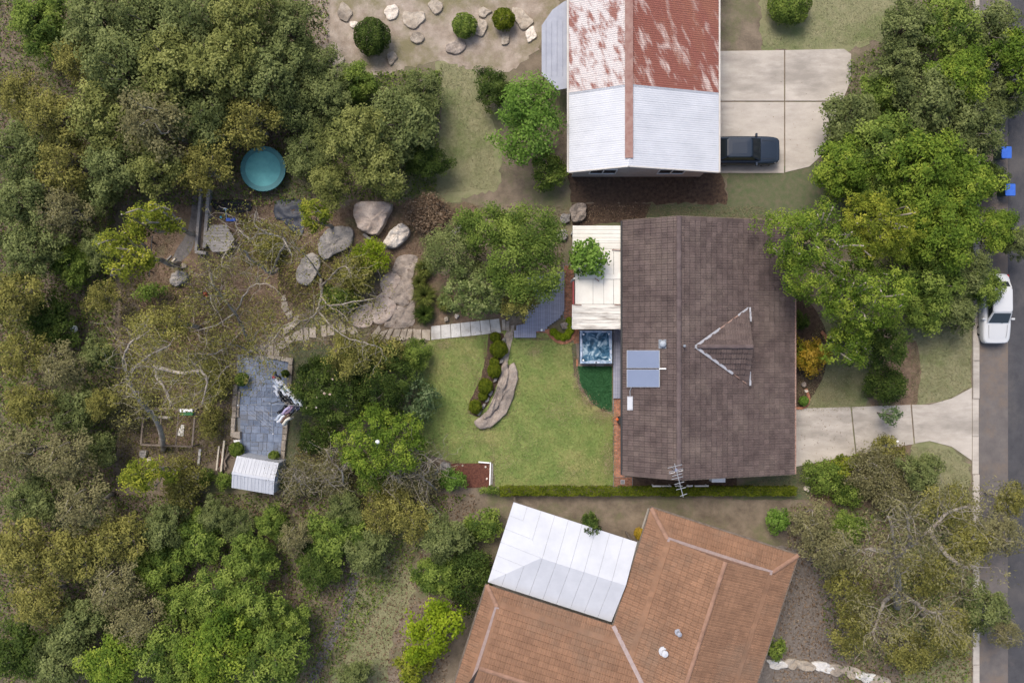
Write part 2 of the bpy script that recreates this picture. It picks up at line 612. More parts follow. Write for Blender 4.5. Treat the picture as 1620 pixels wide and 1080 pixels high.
M_rustl = mat('rust_patchy', (0.50, 0.46, 0.45), (0.235, 0.105, 0.085), None, scale=1.5, detail=6, rough=0.75, stretch=(1.6, 0.55, 1), rot=R(-27), lo=0.46, hi=0.60, fine=0.15, fscale=10)
M_rustr = mat('rust_ridge', (0.221, 0.115, 0.096), (0.289, 0.184, 0.156), scale=3, rough=0.8)
M_wallw = mat('rendered_wall', (0.45, 0.42, 0.38), (0.52, 0.49, 0.45), scale=2, rough=0.9)
M_bark = mat('bark', (0.10, 0.085, 0.07), (0.19, 0.165, 0.14), scale=8, rough=0.95, bump=0.8, bscale=30)
M_gumbark = mat('gum_bark', (0.215, 0.185, 0.152), (0.40, 0.36, 0.305), (0.15, 0.122, 0.10), scale=3.5, detail=9, rough=0.88, bump=0.7, bscale=16)
M_twig = mat('pale_twig', (0.25, 0.215, 0.175), (0.39, 0.345, 0.295), scale=5, rough=0.9)
M_glass = mat('car_glass', (0.02, 0.025, 0.03), rough=0.08, spec=0.6)
M_tyre = mat('tyre', (0.018, 0.018, 0.018), rough=0.85)
M_rim = mat('rim', (0.35, 0.36, 0.37), rough=0.35, metal=0.8)

# ------------------------------------------------------------------ ground, road, paths
mb = MB()
mb.add([(-120, -100, 0), (120, -100, 0), (120, 100, 0), (-120, 100, 0)], [(0, 1, 2, 3)])
struct(mb, 'ground', M_earth)

LAWN = [(679, 533), (740, 527), (815, 522), (866, 527), (886, 540), (907, 543), (908, 570), (909, 592), (917, 616), (935, 638), (958, 651), (971, 656), (973, 700), (973, 767), (900, 770), (785, 770), (780, 733), (716, 732), (690, 722), (660, 712), (655, 640), (668, 560)]
sheet('lawn', LAWN, 0.004, M_lawn, jitter=0.05, seed=2)
FRONT = [(1268, 560), (1300, 500), (1330, 520), (1395, 560), (1372, 600), (1366, 648), (1258, 651), (1258, 640)]
sheet('lawn', FRONT, 0.004, M_dry, smooth_sub=2, jitter=0.05, seed=3)
sheet('lawn', [(455, 540), (520, 545), (560, 640), (505, 700), (470, 772), (440, 772), (452, 700), (463, 570)], 0.004, M_worn, jitter=0.16, seed=4)
sheet('lawn', [(1440, 520), (1536, 520), (1536, 612), (1500, 632), (1440, 645)], 0.004, M_dry, jitter=0.05, seed=5)
sheet('lawn', [(1440, 690), (1500, 705), (1534, 735), (1536, 1300), (1440, 1300), (1420, 1000)], 0.004, M_dry, jitter=0.16, seed=6)
sheet('lawn', [(690, 95), (745, 100), (775, 180), (790, 300), (640, 312), (700, 200)], 0.004, M_dry, smooth_sub=2, jitter=0.16, seed=7)
sheet('lawn', [(560, 900), (640, 880), (655, 940), (620, 1010), (600, 1140), (510, 1140), (550, 990)], 0.004, M_dry, smooth_sub=2, jitter=0.16, seed=8)
sheet('lawn', [(1200, -60), (1430, -60), (1410, 60), (1340, 80), (1205, 82)], 0.004, M_dry, jitter=0.16, seed=9)
sheet('lawn', [(1150, 270), (1300, 255), (1440, 320), (1440, 345), (1140, 345), (1020, 345), (1020, 325), (1150, 320)], 0.004, M_worn, jitter=0.13, seed=10)
sheet('lawn', [(1257, 737), (1284, 733), (1282, 790), (1160, 790), (1160, 770)], 0.004, M_worn, jitter=0.05, seed=11)
sheet('sandy_ground', [(500, -60), (860, -60), (850, 80), (770, 120), (690, 95), (560, 130), (505, 90)], 0.004, M_sand, smooth_sub=2, jitter=0.18, seed=12)
sheet('leaf_litter_ground', [(230, 330), (560, 330), (560, 410), (450, 520), (330, 560), (230, 520)], 0.004, M_litterg, smooth_sub=2, jitter=0.18, seed=13)
sheet('leaf_litter_ground', [(555, 322), (760, 322), (700, 380), (660, 430), (600, 420), (540, 390)], 0.004, M_litterg, smooth_sub=2, jitter=0.18, seed=14)
sheet('garden_bed', [(985, 748), (1165, 748), (1165, 772), (1000, 772)], 0.004, M_darkbed, jitter=0.03, seed=15)
sheet('garden_bed', [(1250, 470), (1290, 490), (1312, 545), (1300, 600), (1275, 640), (1250, 645)], 0.008, M_darkbed, smooth_sub=2, jitter=0.03, seed=16)
sheet('garden_bed', [(1395, 548), (1450, 540), (1450, 640), (1380, 646), (1372, 600)], 0.008, M_litterg, smooth_sub=2, jitter=0.05, seed=17)
sheet('garden_bed', [(905, 322), (1030, 322), (1020, 348), (985, 352), (905, 358)], 0.004, M_darkbed, jitter=0.05, seed=18)
sheet('garden_bed', [(655, 430), (800, 440), (812, 500), (790, 508), (684, 518), (655, 516)], 0.004, M_litterg, jitter=0.13, seed=19)
sheet('garden_bed', [(1284, 735), (1440, 690), (1440, 800), (1284, 800)], 0.008, M_litterg, jitter=0.13, seed=20)
sheet('garden_bed', [(895, 268), (1140, 268), (1150, 322), (905, 322)], 0.004, M_darkbed, jitter=0.13, seed=21)
sheet('garden_bed', [(1190, 880), (1300, 880), (1340, 960), (1330, 1080), (1190, 1090)], 0.004, mat('dark_gravel', (0.125, 0.105, 0.09), (0.20, 0.172, 0.148), scale=6, rough=0.95, bump=1.0, bscale=30, fine=0.35), smooth_sub=2, jitter=0.13, seed=22)
sheet('artificial_turf', [(914, 578), (968, 576), (968, 651), (955, 650), (935, 636), (917, 606)], 0.016, M_turf, jitter=0.012, seed=23)
sheet('worn_grass_strip', [(904, 545), (914, 543), (914, 602), (908, 594)], 0.008, M_worn, jitter=0.02, seed=24)
sheet('grey_path', [(306, 300), (321, 300), (314, 345), (305, 392), (283, 418), (270, 424), (278, 398), (294, 372), (302, 345)], 0.010, mat('grey_gravel', (0.10, 0.092, 0.090), (0.165, 0.152, 0.146), scale=4, rough=0.95, bump=0.8, bscale=40, fine=0.3, fscale=40), smooth_sub=3, jitter=0.03, seed=25)
sheet('grey_path', [(556, 905), (570, 915), (545, 985), (510, 1060), (500, 1100), (480, 1100), (505, 1030), (535, 970)], 0.010, MATS['grey_gravel'], smooth_sub=3, jitter=0.03, seed=26)

# road, shoulder, kerb and crossover
mb = MB()
x0, x1, x2 = P(1548, 0).x, P(1595, 0).x, P(1860, 0).x
mb.add([(x0, -100, 0.004), (x1, -100, 0.004), (x1, 100, 0.004), (x0, 100, 0.004)], [(0, 1, 2, 3)])
struct(mb, 'road_shoulder', M_shoulder)
mb = MB()
mb.add([(x1 - 0.02, -100, 0.010), (x2, -100, 0.010), (x2, 100, 0.010), (x1 - 0.02, 100, 0.010)], [(0, 1, 2, 3)])
struct(mb, 'road', M_asph)
kerb = bpy.data.objects.new('kerb', None)
COL.objects.link(kerb)
kerb['kind'] = 'structure'
kx0, kx1 = P(1538, 0).x, P(1548, 0).x
y = -30.0
while y < 30:
    yl = 2.38
    mb = MB()
    low = P(0, 730).y - 0.6 < y + yl / 2 < P(0, 612).y + 0.4
    mb.prism([(kx0, y + .01), (kx1, y + .01), (kx1, y + yl), (kx0, y + yl)], -0.05, 0.045 if low else 0.12, 0.02)
    part(mb, 'kerb_stone', M_conc, kerb)
    y += 2.4

# driveways: concrete slabs with an open joint
drive = bpy.data.objects.new('driveway', None)
COL.objects.link(drive)
drive['kind'] = 'structure'
for q in ([(1200, 646), (1257, 646), (1345, 643.5), (1353, 719), (1257, 738), (1200, 748)],
          [(1347, 643.4), (1440, 640), (1445, 702), (1400, 709), (1355, 718.5)],
          [(1442, 640), (1470, 640), (1505, 630), (1537, 613), (1537, 728), (1505, 706), (1470, 697), (1447, 701)]):
    mb = MB()
    mb.prism(pxpoly(q), -0.05, 0.05, 0.008)
    part(mb, 'concrete_slab', M_conc, drive)
drive2 = bpy.data.objects.new('driveway', None)
COL.objects.link(drive2)
drive2['kind'] = 'structure'
for q in ([(1100, 82), (1240, 80), (1240, 160), (1100, 160)], [(1242, 80), (1335, 78), (1346, 86), (1346, 128), (1332, 160), (1242, 160)],
          [(1100, 162), (1240, 162), (1240, 274), (1100, 274)], [(1242, 162), (1331, 162), (1318, 200), (1306, 240), (1280, 264), (1242, 273)]):
    mb = MB()
    mb.prism(pxpoly(q), -0.05, 0.05, 0.008)
    part(mb, 'concrete_slab', M_conc, drive2)

# concrete slab path across the garden, then fanned sandstone steps, then crazy paving to the courtyard
path = bpy.data.objects.new('garden_path', None)
COL.objects.link(path)
path['kind'] = 'structure'
tl, tr = Vector((682, 516)), Vector((790, 504))
bl, br = Vector((682, 537.5)), Vector((793, 526))
for i in range(7):
    a, b = i / 7, (i + 1) / 7
    q = [tl.lerp(tr, a + .004), tl.lerp(tr, b - .004), bl.lerp(br, b - .004), bl.lerp(br, a + .004)]
    mb = MB()
    mb.prism(pxpoly([tuple(p) for p in q]), -0.03, 0.075, 0.01)
    part(mb, 'path_slab', M_slab, path)
STEPS = [[(668, 522), (681, 521), (680, 538), (668, 537)], [(654, 520), (667, 521), (666, 538), (654, 536)], [(646, 520), (653, 520), (650, 536), (641, 537)],
         [(636, 520), (645, 520), (640, 538), (630, 539)], [(625, 520), (635, 520), (629, 540), (617, 543)], [(616, 520), (624, 520), (614, 540), (606, 541)],
         [(603, 524), (615, 521), (604, 538), (596, 537)], [(600, 514), (603, 522), (594, 534), (587, 530)],
         [(794, 506), (799, 505), (800, 523), (794, 522)], [(801, 508), (806, 508), (806, 524), (801, 523)], [(808, 514), (814, 514), (814, 525), (808, 524)]]
CRAZY = [[(459, 530), (479, 519), (480, 537), (466, 540)], [(481, 519), (488, 518), (489, 538), (482, 538)], [(450, 535), (458, 531), (464, 541), (455, 545)],
         [(438, 545), (449, 537), (456, 547), (444, 554)], [(425, 545), (433, 545), (433, 561), (424, 560)], [(434, 547), (437, 546), (443, 556), (442, 563), (434, 562)],
         [(447, 518), (458, 510), (470, 505), (480, 506), (470, 514), (456, 526), (449, 530)], [(490, 519), (500, 517), (501, 534), (490, 534)],
         [(508, 515), (516, 514), (517, 533), (509, 533)], [(518, 516), (528, 514), (530, 530), (519, 531)], [(535, 512), (545, 510), (548, 528), (540, 530)],
         [(548, 520), (560, 516), (567, 526), (556, 529)], [(445, 468), (452, 466), (454, 475), (446, 476)], [(446, 478), (455, 477), (458, 490), (450, 494), (445, 486)],
         [(452, 496), (462, 490), (464, 500), (456, 506)], [(464, 504), (472, 498), (474, 504), (466, 509)], [(412, 545), (423, 544), (423, 555), (412, 556)]]
rr = random.Random(5)
for q in STEPS + CRAZY:
    poly = pxpoly(q)
    if len(q) > 3:
        pj = []
        for i, p in enumerate(poly):
            a, b = Vector(p), Vector(poly[(i + 1) % len(poly)])
            pj.append((a.x + rr.uniform(-.02, .02), a.y + rr.uniform(-.02, .02)))
            mday = a.lerp(b, rr.uniform(.4, .6))
            pj.append((mday.x + rr.uniform(-.025, .025), mday.y + rr.uniform(-.025, .025)))
        poly = pj
    mb = MB()
    mb.prism(poly, -0.05, rr.uniform(0.055, 0.10), 0.018)
    part(mb, 'stepping_stone', M_stone, path)

# ------------------------------------------------------------------ brick strips
def brick_field(parent, quad, nu, nv, z, stagger=True, seed=1, cap=300):
    """Bricks over a four-cornered pixel quad (tl, tr, br, bl); nu along, nv down. Returns leftover MB."""
    a, b, c, d = [P(x, y) for x, y in quad]
    r = random.Random(seed)
    mb = MB()
    for j in range(nv):
        off = 0.5 if (stagger and j % 2) else 0.0
        for i in range(nu + (1 if off else 0)):
            u0, u1 = max(0, (i - off) / nu), min(1, (i + 1 - off) / nu)
            if u1 - u0 < 0.15 / nu:
                continue
            gu, gv = 0.06 / nu, 0.07 / nv
            uu, vv = (u0 + gu, u1 - gu), (j / nv + gv, (j + 1) / nv - gv)

            def pt(u, v):
                return (a.lerp(b, u)).lerp(d.lerp(c, u), v)
            poly = [pt(uu[0], vv[0]), pt(uu[0], vv[1]), pt(uu[1], vv[1]), pt(uu[1], vv[0])]
            mb.tint = r.random()
            mb.prism([(p.x, p.y) for p in poly], -0.03, z + r.uniform(-.006, .006), 0.006)
    return mb


paving = bpy.data.objects.new('brick_paving', None)
COL.objects.link(paving)
paving['kind'] = 'structure'
# strip along the back wall (bricks about three pixels, joined)
o = part(brick_field(paving, [(971, 629), (988, 629), (988, 754), (971, 754)], 3, 46, 0.05, seed=31), 'bricks', M_brick, paving, kind='stuff')
o = part(brick_field(paving, [(971, 754.3), (1000, 754.3), (1000, 769), (971, 769)], 6, 6, 0.05, seed=32), 'bricks', M_brick, paving, kind='stuff')
o = part(brick_field(paving, [(892, 420), (908, 420), (908, 504), (892, 504)], 3, 32, 0.05, seed=33), 'bricks', M_brick, paving, kind='stuff')
o = part(brick_field(paving, [(905, 524), (917, 524), (917, 542), (908, 544)], 3, 7, 0.05, seed=34), 'bricks', M_brick, paving, kind='stuff')
sheet('brick_bedding', [(970, 628), (989, 628), (989, 754), (1001, 754), (1001, 770), (970, 770)], 0.006, M_mortar)
sheet('brick_bedding', [(891, 419), (909, 419), (909, 505), (891, 505)], 0.006, M_mortar)


def edging(root, pts_px, name, material, width, length, z, seed):
    """Bricks on edge along a curved line, each its own part."""
    path_pts = smooth_path([P(x, y) for x, y in pts_px], 8)
    acc, last = 0.0, path_pts[0]
    r = random.Random(seed)
    want = 0.0
    for i in range(1, len(path_pts)):
        seg = path_pts[i] - path_pts[i - 1]
        L = seg.length
        pos = 0.0
        while want <= acc + L:
            t = (want - acc) / L
            c = path_pts[i - 1].lerp(path_pts[i], t)
            d = seg.normalized()
            mb = MB()
            mb.bar(c - d * length / 2 * .92 + Vector((0, 0, z / 2)), c + d * length / 2 * .92 + Vector((0, 0, z / 2 + r.uniform(-.008, .008))), width, z + 0.06)
            part(mb, name, material, root)
            want += length
        acc += L


e1 = thing('brick_edging', 'curved red brick edging round the small hedge by the white roofed pergola', 'edging', P(888, 540))
edging(e1, [(866, 523), (874, 533), (884, 540), (894, 541), (903, 536), (910, 527), (912, 521)], 'brick', M_brick, 0.26, 0.125, 0.07, 3)
edging(e1, [(847, 524), (853, 523), (858, 523), (863, 524)], 'brick', M_brick, 0.22, 0.125, 0.07, 4)
e2 = thing('brick_edging', 'curved red brick edging round the dark bed under the yellow shrub', 'edging', P(1275, 640))
edging(e2, [(1257, 645), (1268, 645), (1276, 640), (1279, 630), (1277, 622), (1274, 614)], 'brick', M_brick, 0.16, 0.2, 0.08, 5)
edging(e2, [(1300, 526), (1306, 534), (1310, 546), (1311, 556)], 'brick', M_brick, 0.2, 0.2, 0.08, 6)
edging(e2, [(1284, 592), (1292, 588), (1298, 583)], 'brick', M_brick, 0.16, 0.2, 0.08, 7)

# ------------------------------------------------------------------ slate courtyard with sandstone border
court = bpy.data.objects.new('slate_courtyard', None)
COL.objects.link(court)
court['kind'] = 'structure'
sheet('courtyard_bedding', [(375, 560), (462, 566), (455, 640), (449, 728), (380, 726), (374, 640)], 0.006, M_mortar)
rr = random.Random(11)
ct = [Vector((378, 566)), Vector((457, 571)), Vector((444, 722)), Vector((381, 721))]   # tl tr br bl


def cpt(u, v):
    q = ct[0].lerp(ct[1], u).lerp(ct[3].lerp(ct[2], u), v)
    p = P(q.x, q.y)
    return (p.x, p.y)


v = 0.0
while v < 0.985:
    dv = rr.choice((0.062, 0.075, 0.088))
    v1 = min(1.0, v + dv)
    if 1.0 - v1 < 0.03:
        v1 = 1.0
    u = 0.0
    while u < 0.99:
        u1 = min(1.0, u + rr.choice((0.10, 0.14, 0.17, 0.21)))
        if 1 - u1 < 0.06:
            u1 = 1.0
        cuts = [(v, v1)]
        if rr.random() < 0.22 and dv > 0.07:
            mid = (v + v1) / 2
            cuts = [(v, mid), (mid, v1)]
        for (a, b) in cuts:
            g, gv = 0.0035, 0.002
            j = lambda: rr.uniform(-0.002, 0.002)
            mb = MB()
            mb.prism([cpt(u + g + j(), a + gv + j()), cpt(u + g + j(), b - gv + j()), cpt(u1 - g + j(), b - gv + j()), cpt(u1 - g + j(), a + gv + j())], -0.02, 0.052 + rr.uniform(-.005, .006), 0.006)
            part(mb, 'paver', M_slate, court)
        u = u1
    v = v1


def block_row(root, a, b, width, n, z0, z1, material, name, seed, gap=0.03):
    r = random.Random(seed)
    a, b = P(*a), P(*b)
    d = (b - a)
    L = d.length
    d.normalize()
    cuts = [0]
    for i in range(n):
        cuts.append(cuts[-1] + r.uniform(0.7, 1.3))
    s = L / cuts[-1]
    for i in range(n):
        p, q = a + d * (cuts[i] * s + gap / 2), a + d * (cuts[i + 1] * s - gap / 2)
        w = width * r.uniform(.88, 1.1) / 2
        nn = Vector((-d.y, d.x, 0))
        jj = lambda: Vector((r.uniform(-.015, .015), r.uniform(-.015, .015), 0))
        poly = [p + nn * w + jj(), p - nn * w + jj(), q - nn * w + jj(), q + nn * w + jj()]
        mb = MB()
        mb.prism([(k.x, k.y) for k in poly], z0, z1 + r.uniform(-.03, .03), 0.02)
        part(mb, name, material, root)


bw = thing('sandstone_border', 'low sandstone block wall along the grassed side of the slate courtyard', 'wall', P(458, 640))
block_row(bw, (462, 566), (447, 740), 0.30, 13, -0.03, 0.26, M_stone, 'block', 1)
bw2 = thing('sandstone_border', 'low sandstone block wall along the bushy side of the slate courtyard', 'wall', P(372, 650))
block_row(bw2, (375, 608), (369, 690), 0.24, 6, -0.03, 0.24, M_stone, 'block', 2)
block_row(bw2, (379, 618), (376, 660), 0.18, 3, -0.03, 0.14, M_stone, 'block', 3)
bw3 = thing('sandstone_border', 'short row of pale sandstone blocks where the stone path meets the slate courtyard', 'wall', P(440, 569))
block_row(bw3, (424, 563), (459, 569), 0.26, 3, -0.03, 0.22, M_stone, 'block', 4)
bw4 = thing('sandstone_border', 'row of sandstone blocks between the slate courtyard and the white shed', 'wall', P(405, 724))
block_row(bw4, (381, 722), (426, 727), 0.22, 5, -0.03, 0.12, M_stone, 'block', 5)
mb = MB()
mb.prism(pxpoly([(368, 682), (383, 682), (383, 693), (369, 690)]), -0.03, 0.38, 0.03)
solo(mb, 'stone_block', M_stone, 'square sandstone block on the courtyard wall above the white box', 'stone', P(376, 687))
mb = MB()
mb.prism(pxpoly([(374, 695), (383, 695), (383, 703), (375, 701)]), 0, 0.42, 0.02)
mb.prism(pxpoly([(373.4, 694.4), (383.6, 694.4), (383.6, 703.6), (374.4, 701.8)]), 0.425, 0.47, 0.01)
solo(mb, 'storage_box', M_white, 'small white box beside the round courtyard shrub', 'box', P(379, 699))

# ------------------------------------------------------------------ decks
def deck(label, poly_px, z, board, axis, loc_px, seed, posts):
    """Boards clipped to a convex-ish plan polygon; each board its own part."""
    t = thing('deck', label, 'deck', P(*loc_px))
    poly = pxpoly(poly_px, z)
    xs = [p[0] for p in poly]
    ys = [p[1] for p in poly]
    lo, hi = (min(xs), max(xs)) if axis == 'y' else (min(ys), max(ys))
    c = lo + 0.004
    while c < hi - 0.03:
        c1 = min(c + board, hi)
        mid = (c + c1) / 2
        cr = []
        for i in range(len(poly)):
            p, q = poly[i], poly[(i + 1) % len(poly)]
            pa, qa = (p[0], q[0]) if axis == 'y' else (p[1], q[1])
            if (pa > mid) != (qa > mid):
                s = (mid - pa) / (qa - pa)
                cr.append((p[1] + (q[1] - p[1]) * s) if axis == 'y' else (p[0] + (q[0] - p[0]) * s))
        cr.sort()
        for k in range(0, len(cr) - 1, 2):
            e0, e1_ = cr[k], cr[k + 1]
            mb = MB()
            g = 0.004
            q = [(c + g, e0), (c1 - g, e0), (c1 - g, e1_), (c + g, e1_)]
            if axis != 'y':
                q = [(b, a) for a, b in q]
            mb.prism(q, z - 0.03, z, 0.004)
            part(mb, 'deck_board', M_deck, t)
        c = c1
    mb = MB()
    mb.prism([(p[0] * 0.999, p[1]) for p in inset(poly if sum(poly[i][0] * poly[(i + 1) % len(poly)][1] - poly[(i + 1) % len(poly)][0] * poly[i][1] for i in range(len(poly))) > 0 else poly[::-1], 0.06)], -0.02, z - 0.034)
    part(mb, 'deck_frame', M_dark, t)
    return t


deck('blue grey timber deck under the spreading tree beside the pergola', [(818, 440), (893, 430), (893, 490), (886, 503), (866, 517), (862, 524), (847, 524), (847, 534), (813, 534), (816, 515), (830, 512), (836, 470)], 0.18, 0.14, 'y', (855, 500), 1, 0)
deck('narrow blue grey timber deck between the spa and the tiled house', [(970, 520), (990, 520), (990, 630), (970, 630)], 0.20, 0.14, 'y', (979, 575), 2, 0)

# ------------------------------------------------------------------ roof tiles
def clip_convex(sub, clip):
    """Sutherland-Hodgman, clip counter-clockwise."""
    out = sub
    for i in range(len(clip)):
        a, b = clip[i], clip[(i + 1) % len(clip)]
        inp, out = out, []
        if not inp:
            return []
        f = lambda p: (b[0] - a[0]) * (p[1] - a[1]) - (b[1] - a[1]) * (p[0] - a[0])
        for k in range(len(inp)):
            p, q = inp[k - 1], inp[k]
            fp, fq = f(p), f(q)
            if (fp >= 0) != (fq >= 0):
                t = fp / (fp - fq)
                out.append((p[0] + (q[0] - p[0]) * t, p[1] + (q[1] - p[1]) * t))
            if fq >= 0:
                out.append(q)
    return out


def tile_shape(w, c, t=0.058):
    """A double-roll tile: x across, y up the slope, z out."""
    prof = [(0.0, 0), (0.16, 0), (0.24, .018), (0.36, .020), (0.44, 0.0), (0.58, 0), (0.66, .018), (0.84, .020), (0.94, 0.002), (1.0, 0)]
    g = 0.010
    vs = []
    for (x, z) in prof:
        x = g / 2 + x * (w - g)
        vs += [(x, 0.0, z + t - 0.056), (x, 0.045, z + t), (x, c * 1.0, z * .6 + 0.002)]
    fs = []
    for i in range(len(prof) - 1):
        a, b = i * 3, (i + 1) * 3
        fs += [(a, b, b + 1, a + 1), (a + 1, b + 1, b + 2, a + 2)]
    return vs, fs


def tile_field(O, U, V, polys, w, c, u_rng, v_rng, seed, flat=False, lift=0.0):
    """Courses of tiles on the plane O + u*U + v*V inside any of the convex polys (in u, v).
    Returns (placements of whole tiles, MB of cut tiles)."""
    N = U.cross(V)
    r = random.Random(seed)
    full, cut = [], MB()
    vj = v_rng[0]
    j = 0
    while vj < v_rng[1] - 0.02:
        ui = u_rng[0]
        while ui < u_rng[1] - 0.01:
            rect = [(ui, vj), (ui + w, vj), (ui + w, vj + c), (ui, vj + c)]
            done = False
            for pl in polys:
                if all(len(clip_convex([p, p, p], pl)) for p in rect):
                    full.append((O + U * ui + V * vj + N * (lift + r.uniform(-.002, .003)), r.random()))
                    done = True
                    break
            if not done:
                for pl in polys:
                    q = clip_convex(rect, pl)
                    if len(q) >= 3:
                        cut.tint = r.random()
                        top = [O + U * a + V * b + N * (lift + 0.05 * (1 - (b - vj) / c) + 0.012) for a, b in q]
                        bot = [p - N * 0.03 for p in top]
                        n = len(q)
                        cut.add(top + bot, [tuple(range(n))] + [(k, k + n, (k + 1) % n + n, (k + 1) % n) for k in range(n)])
            ui += w
        vj += c
        j += 1
    return full, cut


def place_full(mb, full, U, V, shape):
    N = U.cross(V)
    vs, fs = shape
    for o, t in full:
        mb.tint = t
        mb.add([o + U * p[0] + V * p[1] + N * p[2] for p in vs], fs)


def ridge_caps(parent, a, b, material, r=0.14, step=0.40, name='ridge_cap', n=6):
    a, b = Vector(a), Vector(b)
    d = (b - a).normalized()
    side = d.cross(Vector((0, 0, 1))).normalized()
    up = side.cross(d)
    L = (b - a).length
    s = 0.0
    while s < L - 0.05:
        e = min(L, s + step * 1.06)
        mb = MB()
        vs, fs = [], []
        for q, rr_ in ((s, r * 1.05), (e, r * 0.93)):
            for k in range(n + 1):
                t = math.pi * k / n
                vs.append(a + d * q + side * math.cos(t) * rr_ + up * (math.sin(t) * rr_ * 0.62 + 0.005))
        for k in range(n):
            fs.append((k, k + 1, n + 2 + k, n + 1 + k))
        mb.add(vs, fs)
        part(mb, name, material, parent)
        s += step


TILE_W, TILE_C = 0.305, 0.345
SHAPE = tile_shape(TILE_W, TILE_C)

# ------------------------------------------------------------------ the tiled house
ZW, ZR, ZE = 2.75, 4.5, 2.45
xw, xr, xe = P(985, 0, ZW).x, P(1074, 0, ZR).x, P(1257, 0, ZE).x
yn, ys = P(0, 347, 3.3).y, P(0, 752, 3.0).y
house = thing('house', 'brown tiled gable house with small roof gablet, beside the white pergola and spa', 'house', ((xw + xe) / 2, (yn + ys) / 2, 0))
mb = MB()
mb.box(((xw + xe) / 2, (yn + ys) / 2, ZE / 2 - 0.1), (xe - xw - 1.0, yn - ys - 0.8, ZE - 0.05 + 0.2))
gy = 0.42
for yy in (yn - gy, ys + gy):
    s = 0.06
    mb.add([(xw + .5, yy - s, ZE - .1), (xe - .5, yy - s, ZE - .1), (xr, yy - s, ZR - .12), (xw + .5, yy + s, ZE - .1), (xe - .5, yy + s, ZE - .1), (xr, yy + s, ZR - .12)],
           [(0, 1, 2), (5, 4, 3), (0, 3, 4, 1), (1, 4, 5, 2), (2, 5, 3, 0)])
part(mb, 'wall', M_wallbrick, house)
mb = MB()
t = 0.05
mb.add([(xw, yn, ZW), (xw, ys, ZW), (xr, ys, ZR), (xr, yn, ZR), (xe, ys, ZE), (xe, yn, ZE),
        (xw, yn, ZW - t), (xw, ys, ZW - t), (xr, ys, ZR - t), (xr, yn, ZR - t), (xe, ys, ZE - t), (xe, yn, ZE - t)],
       [(0, 1, 2, 3), (3, 2, 4, 5), (9, 8, 7, 6), (11, 10, 8, 9), (0, 6, 7, 1), (5, 4, 10, 11), (0, 3, 9, 6), (3, 5, 11, 9), (2, 1, 7, 8), (4, 2, 8, 10)])
roof = part(mb, 'roof', M_under, house)
Uw, Vw = Vector((0, -1, 0)), Vector((xr - xw, 0, ZR - ZW)).normalized()
Ue, Ve = Vector((0, 1, 0)), Vector((xr - xe, 0, ZR - ZE)).normalized()
Lw, Le = (Vector((xr, 0, ZR)) - Vector((xw, 0, ZW))).length, (Vector((xr, 0, ZR)) - Vector((xe, 0, ZE))).length
Ly = yn - ys
cw, ce = (Lw + 0.02) / 10, (Le + 0.02) / 22
fw, cutw = tile_field(Vector((xw, yn, ZW)), Uw, Vw, [[(-.01, -.01), (Ly + .01, -.01), (Ly + .01, Lw + .03), (-.01, Lw + .03)]], TILE_W, cw, (0, Ly), (-0.01, Lw), 1)
fe, cute = tile_field(Vector((xe, ys, ZE)), Ue, Ve, [[(-.01, -.01), (Ly + .01, -.01), (Ly + .01, Le + .03), (-.01, Le + .03)]], TILE_W, ce, (0, Ly), (-0.01, Le), 2)
shw, she = tile_shape(TILE_W, cw), tile_shape(TILE_W, ce)
fw.sort(key=lambda q: -q[0].z)
fe.sort(key=lambda q: -q[0].z)
# the 300 whole tiles nearest the camera are single pieces, the rest one joined part
for full, U, V, sh, cnt in ((fw, Uw, Vw, shw, 150), (fe, Ue, Ve, she, 150)):
    variants = []
    for k in range(8):
        mb = MB()
        mb.tint = (k + .5) / 8
        mb.add(*sh)
        me = mb.mesh('roof_tile')
        me.materials.append(M_tile)
        variants.append(me)
    rot = Matrix((U, V, U.cross(V))).transposed().to_euler()
    for o_, tt in full[:cnt]:
        ob = link('roof_tile', variants[int(tt * 7.99)], None, roof, o_ - house.location)
        ob.rotation_euler = rot
mb = MB()
place_full(mb, fw[150:], Uw, Vw, shw)
for src in (cutw,):
    mb.v_off = len(mb.v)
    k = len(mb.v)
    mb.v += src.v
    mb.t += src.t
    mb.f += [tuple(i + k for i in q) for q in src.f]
part(mb, 'roof_tiles', M_tile, roof, kind='stuff')
mb = MB()
place_full(mb, fe[150:], Ue, Ve, she)
k = len(mb.v)
mb.v += cute.v
mb.t += cute.t
mb.f += [tuple(i + k for i in q) for q in cute.f]
part(mb, 'roof_tiles', M_tile, roof, kind='stuff')
ridge_caps(roof, (xr, yn, ZR + 0.035), (xr, ys, ZR + 0.035), M_cap, r=0.15)
# verge trim and gutters
mb = MB()
mb.bar((xw - .06, yn, ZW - .07), (xw - .06, ys, ZW - .07), 0.11, 0.09)
part(mb, 'gutter', M_dark, house)
mb = MB()
mb.bar((xe + .06, yn, ZE - .06), (xe + .06, ys, ZE - .06), 0.10, 0.09)
part(mb, 'gutter', M_rustline, house)
for yy, s in ((yn, 1), (ys, -1)):
    for (xa, za, xb, zb) in ((xw, ZW, xr, ZR), (xr, ZR, xe, ZE)):
        mb = MB()
        mb.bar((xa, yy + s * .025, za - .10), (xb, yy + s * .025, zb - .10), 0.03, 0.17)
        part(mb, 'barge_board', M_brown, house)
# the gablet on the long slope
slope = (ZR - ZE) / (xr - xe)                      # dz/dx, negative


def zs(x):
    return ZR + (x - xr) * slope


